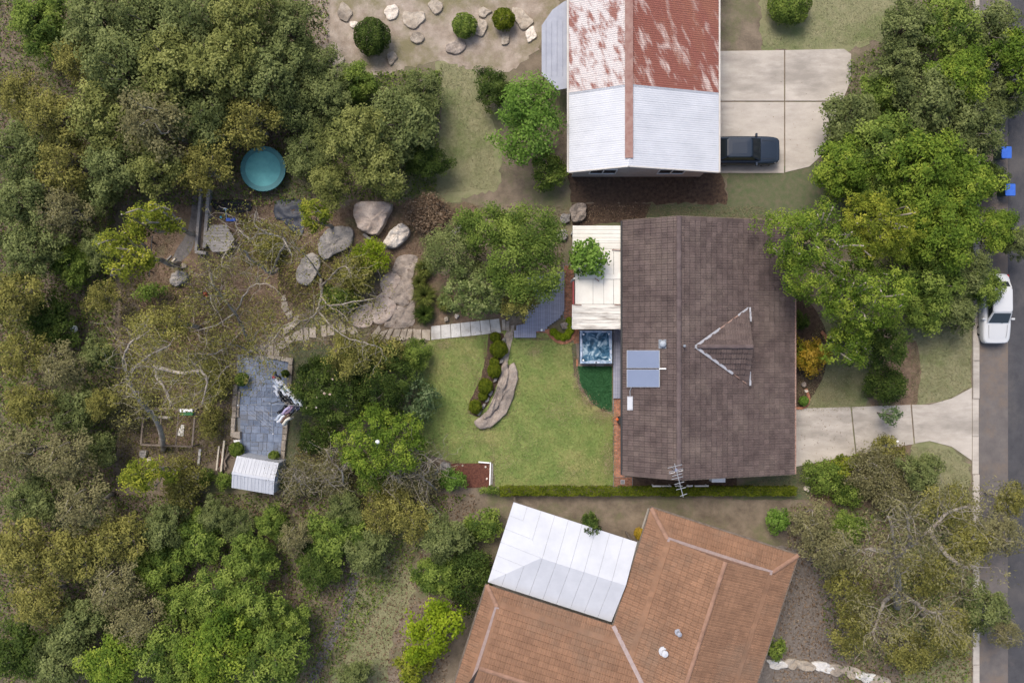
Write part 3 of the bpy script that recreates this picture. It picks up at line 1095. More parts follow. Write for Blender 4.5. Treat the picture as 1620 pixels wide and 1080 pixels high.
ga = P(1100, 548, zs(xr + 0.95))
xa_, xg = ga.x, P(1187, 0, 3.75).x
yc = ga.y
zg = zs(xa_) + 0.05
hw = 2.28
zc = zs(xg) + 0.05
gab = []
for s in (1, -1):
    apex, gtop, corner = Vector((xa_, yc, zg)), Vector((xg, yc, zg)), Vector((xg, yc + s * hw, zc))
    up = (gtop - corner).normalized()
    if s > 0:
        U, O = Vector((-1, 0, 0)), corner
        L = xg - xa_
        poly = [(0, 0), (L, (gtop - corner).length), (0, (gtop - corner).length)]
        full, cut = tile_field(O, U, up, [poly], TILE_W, 0.34, (0, L), (0, (gtop - corner).length), 3, lift=0.02)
    else:
        U, O = Vector((1, 0, 0)), Vector((xa_, yc - hw, zc))
        L = xg - xa_
        ln = (gtop - corner).length
        poly = [(L, 0), (L, ln), (0, ln)]
        full, cut = tile_field(O, U, up, [poly], TILE_W, 0.34, (0, L), (0, ln), 4, lift=0.02)
    place_full(cut, full, U, up, tile_shape(TILE_W, 0.34))
    part(cut, 'gablet_tiles', M_tile, roof, kind='stuff')
mb = MB()
A_, G_, C1, C2 = Vector((xa_, yc, zg)), Vector((xg, yc, zg)), Vector((xg, yc + hw, zc)), Vector((xg, yc - hw, zc))
dn = Vector((0, 0, -0.01))
mb.add([A_, G_, C1, C2], [(0, 2, 1), (0, 1, 3)])
part(mb, 'gablet_roof', M_under, roof)
mb = MB()
mb.add([C1 + Vector((-.12, -.1, -.3)), C2 + Vector((-.12, .1, -.3)), G_ + Vector((-.12, 0, -.05)), C1 + Vector((-.18, -.1, -.3)), C2 + Vector((-.18, .1, -.3)), G_ + Vector((-.18, 0, -.05))],
       [(0, 1, 2), (3, 5, 4), (0, 2, 5, 3), (1, 4, 5, 2), (0, 3, 4, 1)])
part(mb, 'gablet_wall', M_brown, roof)
ridge_caps(roof, A_ + Vector((0.1, 0, .045)), G_ + Vector((0, 0, .045)), M_cap, r=0.13)


def valley(a, b, w, material, z=0.075):
    a, b = Vector(a), Vector(b)
    mb = MB()
    mb.bar(a + Vector((0, 0, z)), b + Vector((0, 0, z)), w, 0.02)
    part(mb, 'valley_flashing', material, roof)


valley(A_ + Vector((-.03, 0, 0)), A_.lerp(C1, .46), 0.14, M_lead)
valley(A_.lerp(C1, .46), A_.lerp(C1, .80), 0.07, M_rustline, 0.06)
valley(A_.lerp(C1, .80), C1, 0.11, M_lead, 0.07)
valley(A_ + Vector((-.03, 0, 0)), A_.lerp(C2, .70), 0.15, M_lead)
valley(A_.lerp(C2, .70), C2, 0.05, M_rustline, 0.06)
rr = random.Random(8)
for cc, s in ((C1, -1), (C2, 1)):
    for k in range(3):
        mb = MB()
        q = cc + Vector((0.10 + rr.uniform(-.02, .02), s * (0.02 + k * .27), 0.06))
        mb.bar(q - Vector((0, s * .05, 0)), q + Vector((0, s * .25, rr.uniform(0, .03))), rr.uniform(.09, .14), 0.025)
        part(mb, 'lead_patch', M_lead, roof)

# solar collectors, filler box and vents on the roof
def on_west(px, py, d=0.0):
    """Point on the short slope under a pixel, lifted d along its normal."""
    for _ in range(1):
        z = 3.3
        for _k in range(12):
            p = P(px, py, z)
            z = ZW + (p.x - xw) * (ZR - ZW) / (xr - xw) + d
        p = P(px, py, z)
    return p


Nw = Uw.cross(Vw)
sol = thing('solar_collector', 'pair of blue grey flat solar panels on the brown tiled roof', 'solar panel', on_west(1018, 583, 0.05))
for (y0, y1) in ((554, 582), (584, 612)):
    q = [on_west(993, y0), on_west(993, y1), on_west(1045, y1), on_west(1045, y0)]
    mb = MB()
    lo, hi = [p + Nw * 0.06 for p in q], [p + Nw * 0.15 for p in q]
    mb.add(lo + hi, [(3, 2, 1, 0), (4, 5, 6, 7)] + [(i, (i + 1) % 4, (i + 1) % 4 + 4, i + 4) for i in range(4)])
    f = part(mb, 'panel_frame', M_steel, sol)
    cen = sum(q, Vector()) / 4
    g = [p.lerp(cen, .035) + Nw * 0.154 for p in q]
    mb = MB()
    mb.add(g, [(0, 1, 2, 3)])
    part(mb, 'panel_glass', M_panel, f)
mb = MB()
mb.bar(on_west(1043, 583, .1), on_west(1054, 583, .1), 0.07, 0.06)
part(mb, 'pipe', M_white, sol)
mb = MB()
mb.tube([on_west(999, 612, .09), on_west(996.5, 618, .08), on_west(997, 628, .07), on_west(998, 640, .08)], 0.022, 6)
part(mb, 'pipe', M_steel, sol)
sky = thing('roof_light', 'narrow pale roof box with a pipe below the solar panels', 'roof box', on_west(997, 637, 0.03))
q = [on_west(993, 626.5), on_west(993, 648.5), on_west(1002, 648.5), on_west(1002, 626.5)]
mb = MB()
lo, hi = [p + Nw * 0.03 for p in q], [p + Nw * 0.085 for p in q]
mb.add(lo + hi, [(3, 2, 1, 0), (4, 5, 6, 7)] + [(i, (i + 1) % 4, (i + 1) % 4 + 4, i + 4) for i in range(4)])
part(mb, 'box_frame', M_lead, sky)
mb = MB()
cen = sum(q, Vector()) / 4
mb.add([p.lerp(cen, .16) + Nw * 0.089 for p in q], [(0, 1, 2, 3)])
part(mb, 'box_lid', M_metalw, sky)
vent = thing('roof_vent', 'round grey roof vent on a square flashing above the solar panels', 'roof vent', on_west(1048, 544, 0.03))
c = on_west(1048, 544, 0.05)
mb = MB()
mb.box(c, (0.46, 0.52, 0.03), (0, -math.atan2(ZR - ZW, xr - xw), 0))
part(mb, 'flashing_plate', mat('vent_grey', (0.17, 0.19, 0.22), (0.22, 0.24, 0.27), scale=3, rough=0.5), vent)
mb = MB()
mb.lathe(c, [(.15, -.05), (.15, .12), (.20, .16), (.20, .20), (.13, .27), (.03, .29)], 16)
part(mb, 'vent_cap', mat('vent_cap', (0.30, 0.33, 0.37), rough=0.45), vent, smooth=True)
vent2 = thing('vent_pipe', 'thin vent pipe standing on the roof between solar panels and gablet', 'vent pipe', (xr + .2, P(0, 547, 4.4).y, ZR - .1))
c = Vector((xr + .27, P(0, 547, 4.4).y, ZR - .1))
mb = MB()
mb.lathe(c, [(.05, 0), (.05, .35), (.08, .37), (.08, .42), (.02, .45)], 10)
part(mb, 'pipe', mat('vent_grey', (0.2, 0.2, 0.2)), vent2)

# TV antenna on the south gable
zt = ZR + 1.25
b0, b1 = P(1067.5, 734, zt), P(1081, 786, zt)
mq = b0.lerp(b1, .2)
mz = ZW + (mq.x - xw) * (ZR - ZW) / (xr - xw)
ant = thing('tv_antenna', 'silver television antenna with cross rods on the south end of the tiled roof', 'antenna', (mq.x, mq.y, mz))
mb = MB()
mb.tube([(mq.x, mq.y, mz - .05), (mq.x, mq.y, zt + .06)], 0.022, 8)
part(mb, 'mast', M_steel, ant)
mb = MB()
mb.tube([b0 - (b1 - b0) * .02, b1], 0.020, 6)
part(mb, 'boom', M_steel, ant)
# bring the mast under the boom
for (px0, py0, px1, py1, loop) in ((1056.3, 740, 1079, 734.5, 0), (1059, 747.5, 1080.5, 742.5, 1), (1063.5, 753, 1079.5, 748.5, 0), (1062.5, 758, 1080.5, 753.5, 0), (1067, 766, 1082.5, 761.5, 0), (1069.5, 774.5, 1085, 770.5, 0), (1076, 784.5, 1087, 780.5, 0)):
    a, b = P(px0, py0, zt), P(px1, py1, zt)
    mb = MB()
    if loop:
        s = Vector((0, .05, 0))
        mid = a.lerp(b, .5)
        for p, q in ((a, a.lerp(b, .42)), (a.lerp(b, .58), b)):
            mb.tube([p + s, q + s, q - s, p - s, p + s], 0.016, 5)
    else:
        mb.tube([a, b], 0.018, 6)
    part(mb, 'antenna_rod', M_steel, ant)
mb = MB()
mb.box(b0.lerp(b1, .18) - Vector((0, 0, .05)), (.12, .16, .07))
part(mb, 'balun_box', mat('antenna_box', (0.2, 0.22, 0.36), rough=0.5), ant)

# air conditioner, rail and drain on the south side
ac = thing('air_conditioner', 'white outdoor air conditioner unit on the dark strip by the south wall', 'air conditioner', P(1137, 760))
p0, p1 = P(1126, 754.5, .75), P(1148, 761.5, .75)
cx, cy = (p0.x + p1.x) / 2, (p0.y + p1.y) / 2 - .02
mb = MB()
mb.prism([(cx - .42, cy - .17), (cx + .42, cy - .17), (cx + .42, cy + .17), (cx - .42, cy + .17)], 0.08, 0.75, 0.02)
body = part(mb, 'casing', M_white, ac)
for sx in (-.28, .28):
    mb = MB()
    mb.box((cx + sx, cy - .02, .04), (.08, .46, .08))
    part(mb, 'foot', M_white, ac)
mb = MB()
mb.tube([(cx - .1 + .2 * math.cos(a * .5236), cy - .185, .42 + .2 * math.sin(a * .5236)) for a in range(13)], .012, 4, cap=False)
part(mb, 'fan_guard', M_dark, ac)
rail = thing('white_rail', 'peeling white timber rail between the hedge and the dark strip', 'rail', P(1080, 769))
rr = random.Random(2)
for (xa, xb) in ((1032, 1062), (1068, 1080), (1086, 1096), (1099, 1121)):
    mb = MB()
    mb.bar(P(xa, 768.5, .5), P(xb, 768.5 + rr.uniform(-.4, .4), .5), .09, .06)
    part(mb, 'rail_board', M_white, rail)
for xa in (1034, 1061, 1090, 1119):
    mb = MB()
    q = P(xa, 768.5, .5)
    mb.box((q.x, q.y, .23), (.07, .07, .50))
    part(mb, 'post', M_white, rail)
dr = thing('drain_grate', 'small square grey drain grate in the brick paving corner', 'drain', P(985, 762, .035))
mb = MB()
mb.box(P(985, 762, .045), (.26, .26, .03))
part(mb, 'frame', M_steel, dr)
for k in range(5):
    mb = MB()
    mb.box(P(985, 762, .066) + Vector((-.08 + k * .04, 0, 0)), (.018, .2, .012))
    part(mb, 'bar', M_dark, dr)
bbq = thing('gas_heater', 'small black box with orange cap on bricks against the house', 'appliance', P(981, 663))
mb = MB()
mb.prism(pxpoly([(977, 658), (985, 658), (985, 669), (977, 669)]), 0.03, 0.6, 0.02)
part(mb, 'casing', M_dark, bbq)
mb = MB()
mb.lathe(P(976.5, 663, .3) + Vector((-.01, 0, 0)), [(.09, 0), (.09, .12), (.04, .16)], 10)
part(mb, 'cap', mat('orange_plastic', (0.6, 0.12, 0.03), rough=0.5), bbq)
mb = MB()
hp = [P(975 - 7 * math.cos(a), 664 + 7 * math.sin(a) * .8, .04) for a in np.linspace(-1.5, 1.6, 10)]
mb.tube(hp, .02, 5)
part(mb, 'hose', mat('orange_hose', (0.42, 0.20, 0.10), rough=0.6), bbq)

# ------------------------------------------------------------------ white pergola with sheet roof
per = thing('pergola', 'white sheet roofed pergola attached to the tiled house beside the spa', 'pergola', P(945, 440))
zp = 2.62


def psheet(px0, py0, px1, py1, z, material, ribs, along, name='roof_sheet', th=0.03, rw=0.03, rh=0.018):
    a, b = P(px0, py0, z), P(px1, py1, z)
    mb = MB()
    mb.prism([(a.x, a.y), (b.x, a.y), (b.x, b.y), (a.x, b.y)], z - th, z, 0.006)
    for k in range(ribs):
        f = (k + .5) / ribs
        if along == 'x':
            y_ = a.y + (b.y - a.y) * f
            mb.box(((a.x + b.x) / 2, y_, z + rh / 2), (abs(b.x - a.x) - .02, rw, rh))
        else:
            x_ = a.x + (b.x - a.x) * f
            mb.box((x_, (a.y + b.y) / 2, z + rh / 2), (rw, abs(b.y - a.y) - .02, rh))
    return part(mb, name, material, per)


for (y0, y1) in ((357, 363.4), (363.8, 370), (370.4, 376.6), (377, 384.5), (384.9, 393)):
    psheet(906, y0, 984.5, y1, zp + .01 * ((y0 * 7) % 3), M_cream, 1, 'x')
for (x0_, x1_) in ((910, 938), (938.4, 955), (955.4, 970.5), (971, 984.5)):
    psheet(x0_, 393.5, x1_, 434, zp - .015, M_cream, 2, 'y', rw=.02, rh=.01)
psheet(910, 434, 984.5, 441.5, zp + .03, M_cream, 0, 'x')
for (x0_, x1_) in ((910, 938), (938.4, 955), (955.4, 970.5), (971, 984.5)):
    psheet(x0_, 442, x1_, 481, zp - .015, M_cream, 2, 'y', rw=.02, rh=.01)
for (y0, y1) in ((481.5, 491), (491.4, 500), (500.4, 510), (510.4, 520.6)):
    psheet(905.5, y0, 984.5, y1, zp + .02 + .008 * ((y0 * 7) % 3), M_creamd, 1, 'x')
mb = MB()
a, b = P(907, 445, zp - .12), P(907, 481, zp - .12)
mb.bar(a, b, .10, .16)
part(mb, 'red_fascia', M_red, per)
for (y0, y1, xx) in ((357, 400, 906.5), (482, 520, 905.6)):
    mb = MB()
    mb.bar(P(xx, y0, zp - .1), P(xx, y1, zp - .1), .05, .14)
    part(mb, 'fascia', M_white, per)
for (px, py) in ((909, 362), (909, 440), (909, 516)):
    q = P(px, py, zp)
    mb = MB()
    mb.box((q.x, q.y, zp / 2 - .07), (.09, .09, zp - .06))
    part(mb, 'post', M_white, per)
for (px0, py0, px1, py1) in ((968, 395, 984, 396), (906.5, 482, 920, 482.5), (972, 482, 984, 482.5), (941, 440, 948, 445)):
    mb = MB()
    a, b = P(px0, py0, zp + .06), P(px1, py1, zp + .06)
    mb.bar(a, b, .05, .025)
    part(mb, 'rusty_strap', M_rustline, per)

# ------------------------------------------------------------------ spa
spa = thing('spa_tub', 'square blue spa tub full of swirling water beside the green turf', 'spa', P(943, 549))
zt_ = 0.86
p0, p1 = P(917.2, 522, zt_), P(969, 575.5, zt_)
cx, cy = (p0.x + p1.x) / 2, (p0.y + p1.y) / 2
w2, h2 = (p1.x - p0.x) / 2, (p0.y - p1.y) / 2


def rrect(cx, cy, w, h, r, n=5):
    pts = []
    for (sx, sy, a0) in ((1, 1, 0), (-1, 1, 90), (-1, -1, 180), (1, -1, 270)):
        for k in range(n + 1):
            a = R(a0 + 90 * k / n)
            pts.append((cx + sx * (w - r) + r * math.cos(a), cy + sy * (h - r) + r * math.sin(a)))
    return pts


M_cab = (mat('spa_cabinet', (0.035, 0.055, 0.095), (0.05, 0.075, 0.12), scale=4, rough=0.6))


def ring_mesh(loops):
    mb = MB()
    n = len(loops[0])
    vs = [p for l in loops for p in l]
    fs = []
    for k in range(len(loops) - 1):
        for i in range(n):
            j = (i + 1) % n
            fs.append((k * n + i, k * n + j, (k + 1) * n + j, (k + 1) * n + i))
    mb.add(vs, fs)
    return mb


def at_z(l, z):
    return [(p[0], p[1], z) for p in l]


def scallop(cx, cy, w, h, depth, n=72):
    """Inner lip with seats pressed into it."""
    pts = []
    for k in range(n):
        a = 2 * math.pi * k / n
        c_, s_ = math.cos(a), math.sin(a)
        e = 0.22
        x = math.copysign(abs(c_) ** e, c_)
        y_ = math.copysign(abs(s_) ** e, s_)
        m = max(abs(x), abs(y_))
        wob = 1 - depth * (0.5 + 0.5 * math.sin(a * 8 + .6)) * (0.6 + .4 * math.sin(3 * a))
        pts.append((cx + x / m * w * wob if m else cx, cy + y_ / m * h * wob))
    return pts


_rr = rrect(cx, cy, w2 - .03, h2 - .03, .10)
part(ring_mesh([at_z(_rr, 0), at_z(_rr, zt_ - .06)]), 'cabinet', M_cab, spa)
inner = scallop(cx, cy, w2 - .13, h2 - .13, .13)
outer = []
for k in range(72):
    a = 2 * math.pi * k / 72
    c_, s_ = math.cos(a), math.sin(a)
    e = 0.16
    x, y_ = math.copysign(abs(c_) ** e, c_), math.copysign(abs(s_) ** e, s_)
    m = max(abs(x), abs(y_))
    outer.append((cx + x / m * w2 * .985, cy + y_ / m * h2 * .985))
mid_in = [(cx + (p[0] - cx) * 1.03, cy + (p[1] - cy) * 1.03) for p in inner]
M_acr = mat('spa_acrylic', (0.20, 0.27, 0.38), (0.42, 0.50, 0.60), (0.10, 0.17, 0.28), scale=7, detail=8, rough=0.25, spec=0.5)
mb = ring_mesh([at_z(outer, zt_ - .10), at_z(outer, zt_ - .02), at_z([(cx + (p[0] - cx) * .985, cy + (p[1] - cy) * .985) for p in outer], zt_), at_z(mid_in, zt_), at_z(inner, zt_ - .025), at_z([(cx + (p[0] - cx) * .94, cy + (p[1] - cy) * .94) for p in inner], zt_ - .3)])
part(mb, 'rim', M_acr, spa, smooth=False)
# water
m = bpy.data.materials.new('spa_water')
nt, N, L, b_ = nodes_of(m)
geo = N.new('ShaderNodeNewGeometry')
n1 = N.new('ShaderNodeTexNoise')
n1.inputs['Scale'].default_value = 2.2
n1.inputs['Detail'].default_value = 9
n1.inputs['Distortion'].default_value = 1.1
L.new(geo.outputs['Position'], n1.inputs['Vector'])
rp = N.new('ShaderNodeValToRGB')
e = rp.color_ramp.elements
e[0].position, e[0].color = 0.40, (0.008, 0.045, 0.085, 1)
e[1].position, e[1].color = 0.72, (0.50, 0.62, 0.68, 1)
k_ = e.new(0.51)
k_.color = (0.050, 0.125, 0.200, 1)
L.new(n1.outputs['Fac'], rp.inputs['Fac'])
L.new(rp.outputs['Color'], b_.inputs['Base Color'])
b_.inputs['Roughness'].default_value = 0.3
b_.inputs['Specular IOR Level'].default_value = 0.2
nb = N.new('ShaderNodeBump')
nb.inputs['Strength'].default_value = 0.3
nb.inputs['Distance'].default_value = 0.04
L.new(n1.outputs['Fac'], nb.inputs['Height'])
L.new(nb.outputs['Normal'], b_.inputs['Normal'])
mb = MB()
zwat = zt_ - .12
pts = [(cx + (p[0] - cx) * .985, cy + (p[1] - cy) * .985, zwat) for p in inner]
rings = 14
vs = []
rnd = random.Random(1)
for k in range(rings):
    f = 1 - k / rings
    for p in pts:
        x, y_ = cx + (p[0] - cx) * f, cy + (p[1] - cy) * f
        vs.append((x, y_, zwat + (0.03 * noise.noise(Vector((x * 4, y_ * 4, 3))) if k else 0)))
fs = [(k * 72 + i, k * 72 + (i + 1) % 72, (k + 1) * 72 + (i + 1) % 72, (k + 1) * 72 + i) for k in range(rings - 1) for i in range(72)]
vs.append((cx, cy, zwat))
fs += [((rings - 1) * 72 + i, (rings - 1) * 72 + (i + 1) % 72, len(vs) - 1) for i in range(72)]
mb.add(vs, fs)
part(mb, 'water', m, spa, smooth=True)
M_pill = mat('spa_pillow', (0.45, 0.50, 0.60), rough=0.6)
for (dx, dy, sx, sy) in ((-.55, h2 - .11, .28, .09), (.5, h2 - .11, .28, .09), (-(w2 - .10), .35, .09, .26), (w2 - .10, -.3, .09, .26), (-(w2 - .10), -.45, .09, .26)):
    mb = MB()
    mb.prism(rrect(cx + dx, cy + dy, sx / 2, sy / 2, .035, 3), zt_ - .01, zt_ + .04, .015)
    part(mb, 'pillow', M_pill, spa)
for (dx, dy) in ((-.78, .78), (.8, .8), (.0, -h2 + .09), (.85, -.8), (-.8, -.82)):
    mb = MB()
    mb.lathe((cx + dx, cy + dy, zt_ - .005), [(.055, 0), (.055, .02), (.03, .03)], 10)
    part(mb, 'valve_knob', M_white if dx else M_dark, spa)
mb = MB()
mb.prism(rrect(cx + .05, cy - h2 + .09, .17, .05, .02, 3), zt_ - .005, zt_ + .015, .005)
part(mb, 'control_panel', M_pill, spa)
mb = MB()
q0, q1 = P(915, 518), P(969, 578)
mb.prism([(P(908, 521).x, q0.y), (q1.x - .01, q0.y), (q1.x - .01, P(0, 579).y), (P(914, 521).x, P(0, 579).y)], -.02, .04)
struct(mb, 'spa_plinth', M_brown)
st = thing('spa_step', 'small brown and grey step beside the spa on the turf edge', 'step', P(948, 577))
mb = MB()
mb.prism(pxpoly([(943, 574.5), (955, 574.5), (955, 579), (943, 579)]), 0.04, .2, .01)
part(mb, 'tread', M_timber, st)
mb = MB()
mb.prism(pxpoly([(911.5, 568), (914, 568), (914, 579), (911.5, 579)]), 0.0, .12, .01)
solo(mb, 'brick_border', M_brick, 'short row of red edging bricks standing at the corner of the spa', 'edging', P(913, 573))

# ------------------------------------------------------------------ northern house with rusted and white sheets
zE, zR = 3.1, 4.7
nx0, nxr, nx1 = P(900, 0, zE).x, P(995, 0, zR).x, P(1137, 0, zE).x
ny0 = P(0, 272, zE).y
nsplit = P(0, 141, 3.8).y
nytop = 32.0
nh = thing('house', 'house with half rusted half white metal sheet roof and red ridge strip', 'house', ((nx0 + nx1) / 2, (ny0 + nytop) / 2, 0))
mb = MB()
mb.box(((nx0 + nx1) / 2, (ny0 + nytop) / 2, zE / 2 - .1), (nx1 - nx0 - .8, nytop - ny0 - .7, zE + .1))
part(mb, 'wall', M_wallw, nh)


def corr_sheet(a, b, c, d, waves, amp, material, parent, name='roof_sheet'):
    """Corrugated sheet between ridge edge a-b and eave edge d-c, waves along a-b."""
    a, b, c, d = map(Vector, (a, b, c, d))
    n = waves * 4
    nrm = (b - a).cross(d - a).normalized()
    if nrm.z < 0:
        nrm = -nrm
    vs = []
    for i in range(n + 1):
        t = i / n
        off = nrm * (amp * math.sin(2 * math.pi * waves * t))
        vs += [a.lerp(b, t) + off, d.lerp(c, t) + off]
    fs = [(2 * i, 2 * i + 1, 2 * i + 3, 2 * i + 2) for i in range(n)]
    mb = MB()
    mb.add(vs, fs)
    return part(mb, name, material, parent)


y = ny0
rr = random.Random(3)
while y < nytop - .1:
    y1 = min(y + 0.76, nytop)
    if y < nsplit < y1:
        y1 = nsplit
    white = (y + y1) / 2 < nsplit
    dz = 0.012 if white else 0
    corr_sheet((nxr, y, zR + dz), (nxr, y1 - .004, zR + dz), (nx0, y1 - .004, zE + dz), (nx0, y, zE + dz), 6, .006 if white else .012, M_metalw if white else M_rustl, nh)
    corr_sheet((nxr, y, zR + dz), (nxr, y1 - .004, zR + dz), (nx1, y1 - .004, zE + dz), (nx1, y, zE + dz), 6, .006 if white else .012, M_metalw if white else M_rust, nh)
    y = y1
mb = MB()
mb.add([(nx0 + .2, ny0 + .35, zE - .1), (nx1 - .2, ny0 + .35, zE - .1), (nxr, ny0 + .35, zR - .06), (nx0 + .2, ny0 + .45, zE - .1), (nx1 - .2, ny0 + .45, zE - .1), (nxr, ny0 + .45, zR - .06)], [(0, 1, 2), (3, 5, 4), (0, 2, 5, 3), (1, 4, 5, 2)])
part(mb, 'gable_wall', M_wallw, nh)
mb = MB()
mb.bar((nxr, ny0 + .45, zR + .035), (nxr, nytop, zR + .035), .46, .03)
part(mb, 'ridge_strip', M_rustr, nh)
mb = MB()
mb.bar((nx0, ny0 - .02, zE - .08), (nxr, ny0 - .02, zR - .08), .06, .2)
part(mb, 'barge_board', M_wallw, nh)
mb = MB()
mb.bar((nxr, ny0 - .02, zR - .08), (nx1, ny0 - .02, zE - .08), .06, .2)
part(mb, 'barge_board', M_wallw, nh)
for xx in (nx0 - .06, nx1 + .06):
    mb = MB()
    mb.bar((xx, ny0, zE - .08), (xx, nytop, zE - .08), .1, .1)
    part(mb, 'gutter', M_wallw, nh)
for (px, py) in ((968, 277), (1030, 276)):
    mb = MB()
    mb.lathe(P(px, py, 0) + Vector((0, .1, -.02)), [(.06, 0), (.06, 2.9), (.1, 2.95), (.1, 3.0)], 8)
    part(mb, 'downpipe', M_wallw, nh)
lean = thing('lean_to', 'grey blue metal lean-to roof along the west wall of the rusty roofed house', 'lean-to', P(878, 80))
lp = [(857, 40), (874, 16), (892, 4), (903, 0), (903, 140), (882, 143), (857, 118)]
q = [P(x, y, 2.5) for x, y in lp]
zz = lambda x: 2.45 + (x - q[0].x) * .12
mb = MB()
n = len(q)
mb.add([(p.x, p.y, zz(p.x)) for p in q] + [(p.x, p.y, zz(p.x) - .05) for p in q], [tuple(range(n - 1, -1, -1)), tuple(range(n, 2 * n))] + [(i, (i + 1) % n, (i + 1) % n + n, i + n) for i in range(n)])
part(mb, 'roof_sheet', M_greymet, lean)
for k in range(5):
    x_ = q[0].x + .25 + k * .33
    ylo = max(p.y for p in q) - .9
    mb = MB()
    mb.box((x_, (P(0, 30, 2.5).y + P(0, 125, 2.5).y) / 2, zz(x_) + .018), (.035, 3.3, .03))
    part(mb, 'roof_rib', M_greymet, lean)
for (px, py) in ((861, 44), (861, 114)):
    p = P(px, py, 2.4)
    mb = MB()
    mb.box((p.x, p.y, 1.2), (.1, .1, 2.42))
    part(mb, 'post', M_brown, lean)

# ------------------------------------------------------------------ southern house, turned, orange tiles with dutch gables
zE2 = 3.0
A0, A1 = P(1030, 803, zE2), P(1262, 878, zE2)
uu = (A1 - A0).normalized()
vv = Vector((uu.y, -uu.x, 0))
kpx = (H - zE2) / H / PPM
WA = (A1 - A0).length
pit = math.tan(R(21))
sh = thing('house', 'orange brown tiled house set at an angle with a white hipped sheet roof', 'house', A0 + uu * WA / 2 + vv * 5 - Vector((0, 0, zE2)))


def F(u, v, z):
    return A0 + uu * u + vv * v + Vector((0, 0, z))


LA, LB = 17.0, 210 * kpx
VB = 195 * kpx
WB = 8.4
ins = 36 * kpx
mb = MB()
for (u0, u1, v0, v1) in ((.5, WA - .5, .5, LA - .5), (-LB + .5, .6, VB + .5, VB + WB - .5)):
    c4 = [F(u0, v0, -zE2), F(u1, v0, -zE2), F(u1, v1, -zE2), F(u0, v1, -zE2)]
    mb.prism([(p.x, p.y) for p in c4], -.1, zE2 + .02)
part(mb, 'wall', M_wallw, sh)
roof2 = None


def tiled_plane(parent, O, U, V, polys, seed, urng, vrng, dark=M_under):
    full, cut = tile_field(O, U, V, polys, TILE_W, TILE_C, urng, vrng, seed, lift=.02)
    place_full(cut, full, U, V, SHAPE)
    part(cut, 'roof_tiles', M_tile2, parent, kind='stuff')


cs = math.cos(math.atan(pit))
mbr = MB()


def under(pts):
    mbr.add(pts, [tuple(range(len(pts)))])


hA = WA / 2
# west plane of wing A: rises along +u
W_pts = [F(0, 0, 0), F(ins, ins, ins * pit), F(hA, ins, hA * pit), F(hA, LA, hA * pit), F(0, LA, 0)]
E_pts = [F(WA, 0, 0), F(WA - ins, ins, ins * pit), F(hA, ins, hA * pit), F(hA, LA, hA * pit), F(WA, LA, 0)]
N_pts = [F(0, 0, 0), F(WA, 0, 0), F(WA - ins, ins, ins * pit), F(ins, ins, ins * pit)]
hB = WB / 2
BN = [F(-LB, VB, 0), F(0, VB, 0), F(hB, VB + hB, hB * pit), F(-LB + .1, VB + hB, hB * pit), F(-LB + ins * .7, VB + ins * .7, ins * .7 * pit)]
BS = [F(-LB, VB + WB, 0), F(0, VB + WB, 0), F(hB, VB + hB, hB * pit), F(-LB + ins * .7, VB + hB, hB * pit)]
BW = [F(-LB, VB, 0), F(-LB, VB + WB, 0), F(-LB + ins * .7, VB + WB - ins * .7, ins * .7 * pit), F(-LB + ins * .7, VB + ins * .7, ins * .7 * pit)]
for q in (W_pts[::-1], E_pts, N_pts[::-1], BS, BW):
    under(q)
iB = ins * .7
under([F(-LB + iB, VB + iB, iB * pit), F(iB, VB + iB, iB * pit), F(hB, VB + hB, hB * pit), F(-LB + iB, VB + hB, hB * pit)])
under([F(-LB, VB, 0), F(0, VB, 0), F(iB, VB + iB, iB * pit), F(-LB + iB, VB + iB, iB * pit)])
for i, p in enumerate(mbr.v):
    mbr.v[i] = (p[0], p[1], p[2] - .01)
roof2 = part(mbr, 'roof', M_under, sh)
S_ = 1 / cs
up3 = Vector((0, 0, 1))
# W plane: V = (u cos + z sin); U must give an upward normal
Vp = (uu + up3 * pit).normalized()
Up = vv if vv.cross(Vp).z > 0 else -vv
sg = 1 if Up == vv else -1


def rng_polys(polys, flip, L):
    """polys in (along v, slope) with along flipped when U runs backwards; counter-clockwise."""
    out = []
    for pl in polys:
        q = [((L - a) if flip else a, b) for a, b in pl]
        Ar = sum(q[i][0] * q[(i + 1) % len(q)][1] - q[(i + 1) % len(q)][0] * q[i][1] for i in range(len(q)))
        out.append(q if Ar > 0 else q[::-1])
    return out


flip = Up != vv
pw = rng_polys([[(0, 0), (LA, 0), (LA, ins * S_), (ins, ins * S_)], [(ins, ins * S_), (LA, ins * S_), (LA, hA * S_), (ins, hA * S_)]], flip, LA)
tiled_plane(roof2, F(0, LA if flip else 0, 0), Up, Vp, pw, 11, (0, LA), (0, hA * S_))
Vp = (-uu + up3 * pit).normalized()
Up = vv if vv.cross(Vp).z > 0 else -vv
flip = Up != vv
pe = rng_polys([[(0, 0), (LA, 0), (LA, ins * S_), (ins, ins * S_)], [(ins, ins * S_), (LA, ins * S_), (LA, hA * S_), (ins, hA * S_)]], flip, LA)
tiled_plane(roof2, F(WA, LA if flip else 0, 0), Up, Vp, pe, 12, (0, LA), (0, hA * S_))
Vp = (vv + up3 * pit).normalized()
Up = uu if uu.cross(Vp).z > 0 else -uu
flip = Up != uu
pn = rng_polys([[(0, 0), (WA, 0), (WA - ins, ins * S_), (ins, ins * S_)]], flip, WA)
tiled_plane(roof2, F(WA if flip else 0, 0, 0), Up, Vp, pn, 13, (0, WA), (0, ins * S_))
LBt = LB + hB
pb = rng_polys([[(0, 0), (LB, 0), (LB + iB, iB * S_), (iB, iB * S_)], [(iB, iB * S_), (LB + iB, iB * S_), (LB + hB, hB * S_), (iB, hB * S_)]], flip, LBt)
